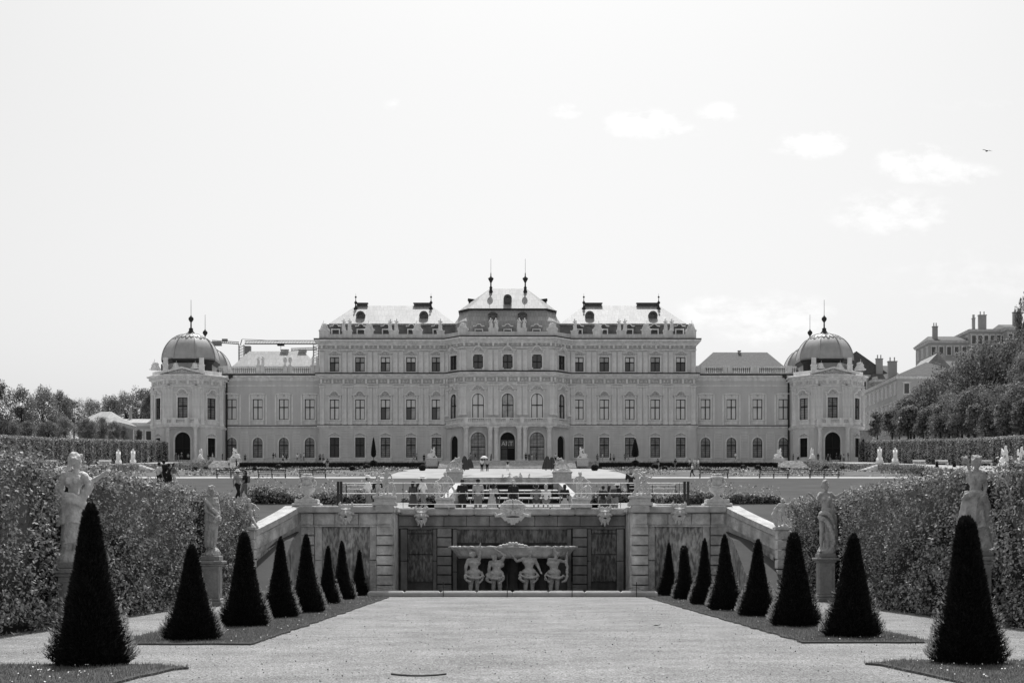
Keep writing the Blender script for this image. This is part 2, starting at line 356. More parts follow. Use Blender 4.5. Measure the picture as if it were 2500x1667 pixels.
# ---------------- people (all built from a small set of shared meshes)
def person_set(kind):
    # returns dict part->mesh ; pose variants
    pz={'stand':pose(),'armsup':pose(elL=(-.25,-.12,1.2),wrL=(-.08,-.26,1.42),elR=(.25,-.12,1.2),wrR=(.08,-.26,1.42)),
     'walk':pose(kneeL=(-.09,-.16,.52),ankL=(-.1,-.2,.10),kneeR=(.09,.05,.50),ankR=(.1,.28,.14),elL=(-.22,.12,1.15),wrL=(-.22,.10,.92),elR=(.22,-.1,1.15),wrR=(.21,-.22,.95)),
     'sit':pose(hipL=(-.1,0,.50),hipR=(.1,0,.50),pel=(0,0,.53),waist=(0,.02,.66),chest=(0,.0,.86),neck=(0,0,1.03),head=(0,-.02,1.17),shL=(-.17,0,.97),shR=(.17,0,.97),elL=(-.22,-.06,.72),elR=(.22,-.06,.72),wrL=(-.12,-.25,.62),wrR=(.12,-.25,.62),kneeL=(-.11,-.42,.50),kneeR=(.11,-.42,.50),ankL=(-.11,-.42,.09),ankR=(.11,-.42,.09)),
     'bent':pose(chest=(0,-.12,1.28),neck=(0,-.2,1.43),head=(0,-.26,1.56),shL=(-.17,-.16,1.38),shR=(.17,-.16,1.38),elL=(-.2,-.3,1.18),elR=(.2,-.3,1.18),wrL=(-.07,-.45,1.25),wrR=(.07,-.45,1.25))}[kind.split('_')[0]]
    female='f' in kind.split('_')[1]; out={}
    b=MB(); torso(b,pz,.92,female); limbs(b,pz); headm(b,pz); out['body']=remesh(b,'person_body','skin',.014,it=1)
    b=MB(); torso(b,pz,1.10,female)
    for s in 'LR': b.cap(pz['sh'+s],.07,pz['sh'+s].lerp(pz['el'+s],.8),.062)
    out['shirt']=remesh(b,'person_shirt','cloth4',.02,.012,14,1)
    b=MB()
    if kind.endswith('fs') and kind.split('_')[0]!='sit': skirt(b,(0,0),1.02,.45,.15,.27,9,.1,.85,2)
    else:
        b.cap(pz['hipL'],.125,pz['hipR'],.125); short=kind.endswith('s')
        for s in 'LR':
            b.cap(pz['hip'+s],.112,pz['knee'+s],.078)
            if not short: b.cap(pz['knee'+s],.076,pz['ank'+s],.06)
    out['trousers']=remesh(b,'person_trousers','cloth0',.02,.01,14,1)
    b=MB(); hairm(b,pz,(0,-1,0),'long' if female else 'short'); out['hair']=remesh(b,'person_hair','hair',.018,it=1)
    b=MB(); h=pz['head']; b.lathe((h.x,h.y+.02,h.z+.04),[(.19,0),(.17,.015),(.115,.02),(.11,.09),(.07,.12)],14,sy=1.1); out['hat']=remesh(b,'person_hat','white',.014,it=0)
    b=MB(); c=pz['chest']; b.box(c.x-.14,c.x+.14,c.y+.12,c.y+.26,c.z-.25,c.z+.14,.03); out['backpack']=b.mesh('person_backpack','cloth1')
    return out
PSET={}
PCOUNT=0
def person(x,y,Y,kind,label,shirt='cloth4',low='cloth0',hair='hair',hat=None,rz=0,h=1.7,skin='skin',pack=False,group='visitors strolling in the palace garden',zabs=None):
    if kind not in PSET: PSET[kind]=person_set(kind)
    S=PSET[kind]; z=PZ(y,Y) if zabs is None else zabs
    r=empty('person',(PX(x,Y),Y,z),label,'person',group,rz=rz,scale=h/1.72)
    link('body',S['body'],r,mat0=skin); link('shirt' if not kind.endswith('d') else 'dress',S['shirt'],r,mat0=shirt)
    link('skirt' if kind.endswith('fs') and not kind.startswith('sit') else ('shorts' if kind.endswith('s') else 'trousers'),S['trousers'],r,mat0=low)
    link('hair',S['hair'],r,mat0=hair)
    if hat: link('hat',S['hat'],r,mat0=hat)
    if pack: link('backpack',S['backpack'],r,mat0=pack)
    return r
def parasol(x,y,Y,label,mtop,h=2.0,r=.55):
    e=empty('parasol',P(x,y,Y),label,'umbrella'); b=MB(); b.cyl((0,0,0),(0,0,h),.015,n=6); b.build('pole','dark',e)
    b=MB(); prof=[(r,h-.28),(r*.8,h-.14),(r*.45,h-.04),(.03,h+.02)]; b.lathe((0,0,0),prof,16,mod=lambda t,z:1-.05*abs(math.cos(4*t))); 
    b.build('canopy',mtop,e); return e
TX=64.9; TY=277.1
# ---------------------------------------------------------------- palace
Z0=EYE+18.6; YM=275; KM=YM/F
palace=empty('palace',(0,YM,Z0),'wide pale baroque palace with central pavilion, side wings and domed corner towers','palace')
PI_=palace.location.copy()
def pb(mb,name,mats,smooth=False):   # build a palace part given in world coordinates
    me=mb.mesh(name,mats,smooth); me.transform(Matrix.Translation(-PI_)); return link(name,me,palace)
def zf(y,Y=YM): return PZ(y,Y)
def wall(mb,o,ang,length,z0,z1,holes,thick=.45,segs=10):
    """front plane through o (x,y) along direction ang, holes (u0,u1,za,zb,'r'|'a'|'n')"""
    c,s=math.cos(ang),math.sin(ang)
    def W(u,d,z): return (o[0]+c*u-s*d,o[1]+s*u+c*d,z)
    us=sorted({0,length}|{h[0] for h in holes}|{h[1] for h in holes}); zs=sorted({z0,z1}|{h[2] for h in holes}|{h[3] for h in holes})
    for i in range(len(us)-1):
        for j in range(len(zs)-1):
            uc=(us[i]+us[i+1])/2; zc=(zs[j]+zs[j+1])/2
            if any(h[0]<uc<h[1] and h[2]<zc<h[3] for h in holes): continue
            mb.add([W(us[i],0,zs[j]),W(us[i+1],0,zs[j]),W(us[i+1],0,zs[j+1]),W(us[i],0,zs[j+1])],[(0,1,2,3)])
    for u0,u1,za,zb,k in holes:
        t=thick
        if k=='a': ztop=zb-(u1-u0)/2
        else: ztop=zb
        mb.add([W(u0,0,za),W(u0,t,za),W(u0,t,ztop),W(u0,0,ztop)],[(0,1,2,3)]); mb.add([W(u1,0,za),W(u1,0,ztop),W(u1,t,ztop),W(u1,t,za)],[(0,1,2,3)])
        mb.add([W(u0,0,za),W(u1,0,za),W(u1,t,za),W(u0,t,za)],[(0,1,2,3)])
        if k!='a': mb.add([W(u0,0,zb),W(u0,t,zb),W(u1,t,zb),W(u1,0,zb)],[(0,1,2,3)])
        else:
            r=(u1-u0)/2; uc=(u0+u1)/2; A=[(uc-r*math.cos(PI*i/segs),ztop+r*math.sin(PI*i/segs)) for i in range(segs+1)]
            for (a,b),(c2,d2) in zip(A[:-1],A[1:]):
                mb.add([W(a,0,b),W(c2,0,d2),W(c2,0,zb),W(a,0,zb)],[(0,1,2,3)]); mb.add([W(a,0,b),W(a,t,b),W(c2,t,d2),W(c2,0,d2)],[(0,1,2,3)])
def arcpts(w,z,h,n=8): return [(-w*math.cos(PI*i/n),z+h*math.sin(PI*i/n)) for i in range(n+1)]
def mould(mb,poly,wid,d0,d1):  # raised moulding following an open polyline in xz with width wid
    n=len(poly); out=[]
    for i in range(n):
        a=poly[max(i-1,0)]; b=poly[min(i+1,n-1)]; dx,dz=b[0]-a[0],b[1]-a[1]; l=math.hypot(dx,dz) or 1; out.append((poly[i][0]-dz/l*wid,poly[i][1]+dx/l*wid))
    for i in range(n-1):
        q=[poly[i],poly[i+1],out[i+1],out[i]]; mb.prism(q,d1,d0)
WSETS={}
def winset(key,w,h,kind='r',hood='curve',rows=2,cols=2,surr=.26,sill=True,split=.62,orn=True,grid=False,two=False):
    """meshes in local coordinates: centre x=0, base z=0, wall plane y=0"""
    r=w/2; b=MB(); ztop=h-r if kind=='a' else h
    D=-.2
    for s in (-1,1):
        x0=s*r; x1=s*(r+surr); b.box(min(x0,x1),max(x0,x1),D,.02,-.05,ztop+(.0 if kind=='a' else surr))
    if kind=='a':
        A=arcpts(r,ztop,r,12); mould(b,A,surr,.02,D)
    else: b.box(-r,r,D,.02,h,h+surr)
    if sill:
        b.box(-r-surr-.15,r+surr+.15,-.30,.02,-.24,-.052); b.box(-r-surr+.02,r+surr-.02,-.10,.02,-1.0,-.245) if hood!='none' else None
        for s in (-1,1): b.box(s*(r+.1)-.1,s*(r+.1)+.1,-.2,.02,-.55,-.245)
    ht=h+surr
    H=r+surr
    if hood=='curve':
        pl=[(-H-.38,ht+.55),(-H*.72,ht+.60),(-H*.52,ht+1.02),(-H*.27,ht+1.27),(0,ht+1.34),(H*.27,ht+1.27),(H*.52,ht+1.02),(H*.72,ht+.60),(H+.38,ht+.55)]
        mould(b,pl,.16,.02,-.75); mould(b,[(x*.93,z-.1) for x,z in pl],.1,.02,-.4)
        for s in (-1,1): b.box(s*H-.14,s*H+.14,-.22,.02,ht+.05,ht+.5)
    if hood=='low':
        pl=[(-H-.25,ht+.45),(-H*.6,ht+.5),(-H*.35,ht+.82),(0,ht+.90),(H*.35,ht+.82),(H*.6,ht+.5),(H+.25,ht+.45)]
        mould(b,pl,.13,.02,-.55)
    if hood=='flat':
        b.box(-H-.1,H+.1,-.12,.02,ht+.02,ht+.6); b.prism([(-H-.45,ht+.7),(H+.45,ht+.7),(H+.2,ht+.86),(H*.3,ht+.98),(-H*.3,ht+.98),(-H-.2,ht+.86)],-.5,.02); b.box(-H-.3,H+.3,-.35,.02,ht+.6,ht+.7)
        for s in (-1,1): b.box(s*(H+.45)-.16,s*(H+.45)+.16,-.07,.02,-1.1,ht+.75)
    if hood=='small':
        mould(b,[(-H,ht+.12),(-H*.5,ht+.45),(0,ht+.7),(H*.5,ht+.45),(H,ht+.12)],.14,.02,-.2)
    if hood=='block':
        mould(b,[(-H*1.45,-.3),(-H*1.45,ht+.5),(H*1.45,ht+.5),(H*1.45,-.3)],.1,.02,-.1); b.prism([(-.14,ht-.15),(.14,ht-.15),(.2,ht+.35),(-.2,ht+.35)],-.28,.02)
    me_s=b.mesh('surround','trim')
    me_o=None
    if orn and hood in('curve','low','flat','small'):
        o=MB(); zc=ht+(.5 if hood=='curve' else .3); rr=random.Random(hash(key)%99)
        for i in range(13):
            t=(i-6)/6; x=t*H*.8; z=zc+.28*(1-t*t)*(1.2 if hood=='curve' else .5)-.12+.1*math.cos(i*2.1); q=.10+.05*((i*7)%3); o.ell((x,-.02,z),q,.12,q*.9,7)
        o.ell((0,-.05,zc+.2),.2,.2,.28,8); me_o=o.mesh('carving','ornament',True)
    b=MB(); y0,y1=.10,.20; t=.085
    if kind=='a':
        A=arcpts(r-.03,ztop,r-.03,12); mould(b,[(x*.94,ztop+(z-ztop)*.94) for x,z in A],.09,y1,y0)
    else: b.box(-r,r,y0,y1,h-.13,h-.01)
    b.box(-r+.005,-r+.13,y0,y1,.01,ztop); b.box(r-.13,r-.005,y0,y1,.01,ztop); b.box(-r+.1,r-.1,y0,y1,.01,.11)
    for i in range(1,cols):
        x=-r+w*i/cols; tt=t if i*2==cols else .03; b.box(x-tt,x+tt,y0-.02,y1+.02,.11,h-.1)
    b.box(-r+.1,r-.1,y0-.015,y1+.015,h*split-.09,h*split+.09)
    if grid:
        for i in range(1,9):
            if abs(h*i/9-h*split)<.15: continue
            if kind=='a' and h*i/9>h-.5: continue
            b.box(-r+.1,r-.1,y0+.03,y1-.03,h*i/9-.02,h*i/9+.02)
        for x in (-w*.36,-w*.25,-w*.13,w*.13,w*.25,w*.36): b.box(x-.018,x+.018,y0+.03,y1-.03,.11,h-.45 if kind=='a' else h-.1)
    me_f=b.mesh('frame','frame')
    b=MB()
    if kind=='a': b.prism([(-r,.01),(r,.01)]+[(x,z) for x,z in arcpts(r,ztop,r,12)[::-1]],.23,.25)
    elif two: b.box(-r,r,.23,.25,h*split,h-.01); b.m=1; b.box(-r,0,.23,.25,.01,h*split-.001); b.m=2 if two>1 else 1; b.box(.002,r,.23,.25,.01,h*split-.001); b.m=0
    else: b.box(-r,r,.23,.25,.01,h-.01)
    me_p=b.mesh('pane',['blind','glass','halfglass'])
    WSETS[key]=(me_s,me_o,me_f,me_p)
def window(key,x,y,z,rz=0,pane=None,name='window',scale=None):
    s,o,f,p=WSETS[key]
    w=link(name,s,palace,Vector((x,y,z))-PI_,rz,scale)
    if o: link('carving',o,w)
    link('frame',f,w); link('pane',p,w,mat0=pane); return w
k=KM
PXW=21*k
winset('third',1.95,zf(820)-zf(853),'r','low',split=.62,two=1)
winset('thirdmixed',1.95,zf(820)-zf(853),'r','low',split=.62,two=2)
winset('secondmixed',1.95,zf(917)-zf(963.5),'r','curve',split=.6,two=2)
winset('second',1.95,zf(917)-zf(963.5),'r','curve',split=.6)
winset('ground',1.95,zf(1004.5)-zf(1050),'r','small',split=.62,grid=True)
winset('wing2',2.0,zf(916)-zf(963.3),'r','flat',split=.6)
winset('wing1',2.0,zf(1004.6)-zf(1050.9),'a','block',split=.62,grid=True)
YP=271.7
winset('notch',2.0,PZ(814,YP)-PZ(847,YP),'r','curve',split=.5)
winset('hall',2.35,PZ(903,YP)-PZ(963,YP),'a','curve',split=.55,sill=False)
winset('cant',1.9,PZ(903,YP)-PZ(963,YP),'a','curve',split=.55,sill=False)
winset('portal',2.95,PZ(992,YP)-Z0,'a','none',split=.55,sill=False,grid=True,surr=.35)
winset('tower2',2.0,PZ(912,270)-PZ(961,270),'r','curve',split=.6,grid=True)
winset('tower1',1.8,PZ(1004,270)-PZ(1048,270),'r','small',split=.6,grid=True,sill=False)
winset('towerdoor',3.1,PZ(992,270)-Z0,'a','none',split=.5,sill=False,surr=.3)
winset('dormer',1.35,zf(757)-zf(771.5),'r','low',sill=False,surr=.22,orn=False,split=.5)
# --- main block
HX=38.3; ZT=zf(782); roofZ=zf(743,277)
xs=[768.6,827.1,885.6,944.1,1002.6]; XC=[ (x-1166)*k for x in xs]; XC=XC+[-x for x in XC[::-1]]
fl=[('third',zf(853)),('second',zf(963.5)),('ground',zf(1050))]
for side in (-1,1):
    b=MB(); hs=[]
    x0,x1=(-HX,-12.5) if side<0 else (12.5,HX)
    for x in XC:
        if x0<x<x1:
            for key,z in fl:
                h={'third':zf(820)-zf(853),'second':zf(917)-zf(963.5),'ground':zf(1004.5)-zf(1050)}[key]; hs.append((x-x0-.975,x-x0+.975,z,z+h,'r'))
    wall(b,(x0,YM),0,x1-x0,Z0-.4,ZT,hs)
    if side<0: b.add([(-HX,YM,Z0-.4),(-HX,YM,ZT),(-HX,YM+22,ZT),(-HX,YM+22,Z0-.4)],[(0,1,2,3)])
    else: b.add([(HX,YM,Z0-.4),(HX,YM+22,Z0-.4),(HX,YM+22,ZT),(HX,YM,ZT)],[(0,1,2,3)])
    pb(b,'wall','plaster')
    for i,x in enumerate(XC):
        if x0<x<x1:
            for key,z in fl:
                rr=random.Random(int(x*10)+len(key)); kk={'third':rr.choice(['third','thirdmixed']),'second':'second' if (side>0 or i<2) else 'secondmixed','ground':'ground'}[key]
                pane={'third':rr.choice(['blind','blind','halfglass']),'second':'blind','ground':'glass' if i<2 else 'halfglass'}[key]
                window(kk,x,YM,z,pane=pane)
# pavilion walls
AX=9.2; CA=R(45)
def pav(xl,Y): return PX(xl,Y)
hs=[]; cx3=[PX(x,YP) for x in (1098,1166,1233.5)]
zs_=dict(n=(PZ(847,YP),PZ(814,YP)),h=(PZ(963,YP),PZ(903,YP)),p=(Z0,PZ(992,YP)))
for x in cx3:
    hs+=[(x+AX-1.0,x+AX+1.0,*zs_['n'],'r'),(x+AX-1.175,x+AX+1.175,*zs_['h'],'a'),(x+AX-1.475,x+AX+1.475,zs_['p'][0],zs_['p'][1],'a')]
b=MB(); wall(b,(-AX,YP),0,2*AX,Z0-.4,PZ(779,YP),hs)
CL=3.3*math.sqrt(2); ch=[(CL/2-1.0,CL/2+1.0,*zs_['n'],'r'),(CL/2-.95,CL/2+.95,zs_['h'][0],zs_['h'][1],'a'),(CL/2-1.1,CL/2+1.1,Z0,zs_['p'][1]-.6,'a')]
wall(b,(-12.5,YM),-CA,CL,Z0-.4,PZ(779,YP),ch); wall(b,(AX,YP),CA,CL,Z0-.4,PZ(779,YP),ch)
pb(b,'wall','plaster')
for i,x in enumerate(cx3):
    window('notch',x,YP,zs_['n'][0],pane='glass'); window('hall',x,YP,zs_['h'][0],pane=['blind','halfglass','blind'][i])
    d=window('portal',x,YP,zs_['p'][0],pane=['halfglass','darkness','halfglass'][i],name='door')
for s in (-1,1):
    mx=s*(AX+12.5)/2; my=(YP+YM)/2
    window('notch',mx,my,zs_['n'][0],s*CA,'glass'); window('cant',mx,my,zs_['h'][0],s*CA,'halfglass'); 
    bb=MB(); bb.box(-1.2,1.2,.42,.47,-.1,8.2); me=bb.mesh('pane','darkness'); link('pane',me,palace,Vector((mx,my,Z0))-PI_,s*CA)
# notch corners: octagonal frame blocks inside the upper hall windows
for x in cx3:
    b=MB(); z0,z1=zs_['n']
    for sx in (-1,1):
        for zz,sz in ((z0,1),(z1,-1)): b.box(min(x+sx*1.0,x+sx*.78),max(x+sx*1.0,x+sx*.78),YP+.0,YP+.30,min(zz,zz+sz*.28),max(zz,zz+sz*.28))
    pb(b,'corner_block','trim')
# --- cornices swept round main block and pavilion
path=[(-HX,YM+22),(-HX,YM),(-12.5,YM),(-AX,YP),(AX,YP),(12.5,YM),(HX,YM),(HX,YM+22)]
def corn(path,z,prof,mats,name='cornice'):
    b=MB(); b.sweep(path,[(o,z+h) for o,h in prof]); return pb(b,name,mats)
corn(path,zf(782),[(-.1,-1.05),(.12,-1.0),(.16,-.75),(.45,-.6),(.5,-.35),(.95,-.22),(1.0,.02),(.98,.12),(-.2,.2)],'trim')
corn(path,zf(861),[(-.1,-.62),(.1,-.6),(.3,-.38),(.34,-.2),(.72,-.1),(.75,.12),(-.1,.2)],'trim')
corn(path,zf(978),[(-.1,-.5),(.12,-.48),(.15,-.2),(.42,-.1),(.45,.1),(.3,.14),(.12,.3),(-.1,.32)],'trim')
corn(path,zf(861),[(-.1,.205),(.80,.13),(.82,.36),(-.1,.40)],'dark','gutter')
corn(path,zf(782),[(-.2,.21),(1.02,.14),(1.03,.34),(-.2,.4)],'dark','gutter')
corn(path,zf(978),[(-.05,.33),(.40,.15),(.42,.26),(-.05,.36)],'dark','shade_line')  # dark strip standing in for the thin shadow at the string course
corn(path,zf(886),[(-.1,-.1),(.14,-.08),(.16,.12),(-.1,.14)],'trim')
corn(path,zf(803),[(-.1,-.08),(.12,-.06),(.14,.1),(-.1,.12)],'trim')
corn(path,Z0,[(-.1,-.4),(.22,-.4),(.22,.75),(.12,.85),(-.1,.86)],'trim','plinth')
corn(path,zf(977),[(-.05,.37),(.07,.37),(.07,.75),(-.05,.78)],'trim')
# frieze ornament rows (one part per storey)
def along(path,step,fn,i0=1,i1=None):
    i1=i1 or len(path)-2
    for i in range(i0,i1):
        a,c=path[i],path[i+1]; L=math.hypot(c[0]-a[0],c[1]-a[1]); n=max(1,int(round(L/step))); ang=math.atan2(c[1]-a[1],c[0]-a[0])
        for j in range(n):
            u=(j+.5)*L/n; fn(a[0]+math.cos(ang)*u,a[1]+math.sin(ang)*u,ang,j)
def frieze(z,h,step,path=path,i0=1,i1=None):
    b=MB()
    def f(x,y,a,j):
        s=len(b.v)
        if j%3==0: b.m=1; b.box(-.2,.2,-.22,.05,-h*.5,h*.5); b.m=0
        else: b.ell((0,-.02,0),.24,.13,h*.36,7); b.ell((-.2,-.02,-h*.25),.1,.1,.12,6); b.ell((.2,-.02,-h*.25),.1,.1,.12,6)
        b.xf(Matrix.Translation((x,y,z))@Matrix.Rotation(a,4,'Z'),s)
    along(path,step,f,i0,i1); pb(b,'frieze',['ornament','trim'])
corn(path,zf(875.5),[(-.05,-.5),(.025,-.5),(.025,.5),(-.05,.5)],'friezeback','frieze_band'); corn(path,zf(796),[(-.05,-.45),(.025,-.45),(.025,.45),(-.05,.45)],'friezeback','frieze_band')
frieze(zf(875.5),.85,.75); frieze(zf(796),.75,.95)
def dent(z,step,path,out,sz=.16,i0=1,i1=None):
    b=MB()
    def f(x,y,a,j):
        s=len(b.v); b.box(-sz/2,sz/2,-out,0,-.12,.12); b.xf(Matrix.Translation((x,y,z))@Matrix.Rotation(a,4,'Z'),s)
    along(path,step,f,i0,i1); pb(b,'dentils','trim')
dent(zf(782)-.5,.42,path,.75); dent(zf(861)-.28,.42,path,.5)
# rustication grooves on ground storey
def rust(o,ang,segments,z0,z1,n,name='rustication'):
    dz=(z1-z0)/n
    for u0,u1 in segments:
        b=MB()
        for i in range(n): b.box(u0+.02,u1-.02,-.10,.01,z0+i*dz+.05,z0+(i+1)*dz-.03)
        b.xf(Matrix.Translation((o[0],o[1],0))@Matrix.Rotation(ang,4,'Z')); pb(b,name,'plaster')
for side in (-1,1):
    x0,x1=(-HX,-12.5) if side<0 else (12.5,HX); X=[x for x in XC if x0<x<x1]; seg=[]; e=[x0]+[q for x in X for q in (x-1.3,x+1.3)]+[x1]
    for i in range(0,len(e),2): seg.append((e[i]-x0,e[i+1]-x0))
    rust((x0,YM),0,seg,zf(1050),zf(984),11)
# pilasters
def pilaster_mesh(w,z0,z1,caph,fl=True,taper=True):
    b=MB(); h=z1-z0
    b.box(-w/2-.08,w/2+.08,-.34,.0,0,.5); b.box(-w/2,w/2,-.26,0,.5,h-caph)
    b.box(-w/2-.05,w/2+.05,-.32,0,h-caph,h-caph+.1); b.box(-w/2-.16,w/2+.16,-.3,0,h-.16,h)
    for j in range(2):
        for i in range(5): b.ell((( i-2)*w*.26,-.24,h-caph+.28+j*(caph-.5)*.5),w*.16,.14,(caph-.4)*.32,6)
    if fl:
        for i in (-1,0,1): b.box(i*w*.3-.05,i*w*.3+.05,-.31,-.26,.65,h-caph-.15)
    return b.mesh('pilaster','trim')
PA=pilaster_mesh(.85,zf(975),zf(881.5),1.0); PBm=pilaster_mesh(.85,zf(858),zf(803),.55)
def put(me,name,x,y,z,rz=0): return link(name,me,palace,Vector((x,y,z))-PI_,rz)
pp=[]
mids=[-HX+.55]+[(XC[i]+XC[i+1])/2 for i in range(4)]+[-13.3]
for s in (-1,1):
    for i,m in enumerate(mids):
        xs2=[m] if i in(0,5) else [m-.58,m+.58]
        for x in xs2: put(PA,'pilaster',s*x,YM,zf(975)); put(PBm,'pilaster',s*x,YM,zf(858))
pm=[(PX(x,YP)) for x in (1065.5,1126,1139.5,1192.5,1206,1267.5)]
PA2=pilaster_mesh(.9,zf(957),zf(881.5),1.0)
for x in pm: put(PA2,'pilaster',x,YP,zf(957)); put(PBm,'pilaster',x,YP,zf(858))
for s in (-1,1):
    for u in (.35,CL-.35):
        x=(-12.5+u*.7071)*-s if s>0 else (-12.5+u*.7071); y=YM-u*.7071; put(PA2,'pilaster',x,y,zf(957),s*CA); put(PBm,'pilaster',x,y,zf(858),s*CA)
# portico columns and balcony
for x in (1070.5,1126,1139.8,1192.8,1206,1261.7):
    X=PX(x,YP-1.3); b=MB(); H=PZ(979,YP-1.3)-Z0
    b.box(X-.62,X+.62,YP-1.9,YP-.7,Z0-.1,Z0+.9,.04); b.lathe((X,YP-1.3,Z0),[(.56,.9),(.56,1.05),(.47,1.15),(.48,3),(.42,H-1.15),(.5,H-1.1),(.5,H-1.0),(.42,H-.95),(.6,H-.3)],16)
    b.box(X-.65,X+.65,YP-1.95,YP-.65,Z0+H-.3,Z0+H-.02); pb(b,'column','trim')
b=MB(); zb=PZ(974,YP-1); q=[(-12.9,YM-.2),(-12.7,YM-1.3),(-AX-.6,YP-2.2),(AX+.6,YP-2.2),(12.7,YM-1.3),(12.9,YM-.2)]
b.sweep([(-12.6,YM-.05),(-12.5,YM-1.0),(-AX-.5,YP-1.9),(AX+.5,YP-1.9),(12.5,YM-1.0),(12.6,YM-.05)],[(-2.5,-.5),(0,-.5),(.1,-.3),(.35,-.1),(.4,.12),(-2.5,.16)]); 
for i in range(len(b.v)): v=b.v[i]; b.v[i]=(v[0],min(v[1],YM+.2),v[2]+zb)
pb(b,'balcony','trim')
def balustrade(pathpts,z,h,posts=(),step=.36,mats='trim',name='balustrade',br=.075):
    b=MB()
    b.sweep(pathpts,[(-.2,z),(.2,z),(.2,z+.18),(-.2,z+.18),(-.2,z)]); b.sweep(pathpts,[(-.22,z+h-.2),(.22,z+h-.2),(.25,z+h),(-.25,z+h),(-.22,z+h-.2)])
    def f(x,y,a,j): b.lathe((x,y,z+.18),[(br*.7,0),(br*1.35,.12*h),(br*.9,.4*h),(br*.5,.55*h),(br*.9,h-.38)],6,caps=False)
    along(pathpts,step,f,0,len(pathpts)-1)
    for x,y in posts: b.box(x-.42,x+.42,y-.3,y+.3,z-.003,z+h+.08)
    return pb(b,name,mats)
ys=YP-1.85
balustrade([(-12.4,YM-1.0),(-AX-.4,ys),(AX+.4,ys),(12.4,YM-1.0)],zb+.16,PZ(959,ys)-zb-.16,[(x,ys) for x in [PX(q,ys) for q in (1070,1133,1166,1199,1262)]])
# --- attic: parapet, mansard wall, dormers, roofs
zp0=zf(779.5)
par=[(-HX+.2,YM+20),(-HX+.2,YM+.15),(-12.6,YM+.15),(-AX,YP+.15),(AX,YP+.15),(12.6,YM+.15),(HX-.2,YM+.15),(HX-.2,YM+20)]
b=MB(); b.sweep(par,[(-.35,zp0),(.05,zp0),(.05,zf(769)),(.1,zf(768.5)),(.1,zf(767)),(-.38,zf(767))]); pb(b,'parapet','trim')
ped=[(-HX+.9,YM,2.0),(-31.0-.0,YM,2.2),(-28.2+.0,YM,0)]
PEDX=[]   # pedestal centres along main facade (2352 scale)
for x,w in ((745,2.1),(797,1.9),(848,1.6),(904,1.9),(959,1.9),(1012,1.5)):
    PEDX+= [((x-1166)*k,YM,w),(-(x-1166)*k,YM,w)]
for x,w in ((1063,2.0),(1133,1.9),(1199,1.9),(1269,2.0)): PEDX.append((PX(x,YP),YP,w))
for x,y,w in PEDX:
    b=MB(); b.box(x-w/2,x+w/2,y-.12,y+.75,zp0,zf(759)-.12); b.box(x-w/2-.1,x+w/2+.1,y-.2,y+.8,zf(759)-.12,zf(759)); b.box(x-w/2+.3,x+w/2-.3,y-.17,y-.118,zp0+.4,zf(762)); pb(b,'parapet_pedestal','trim')
YA=YM+2.2
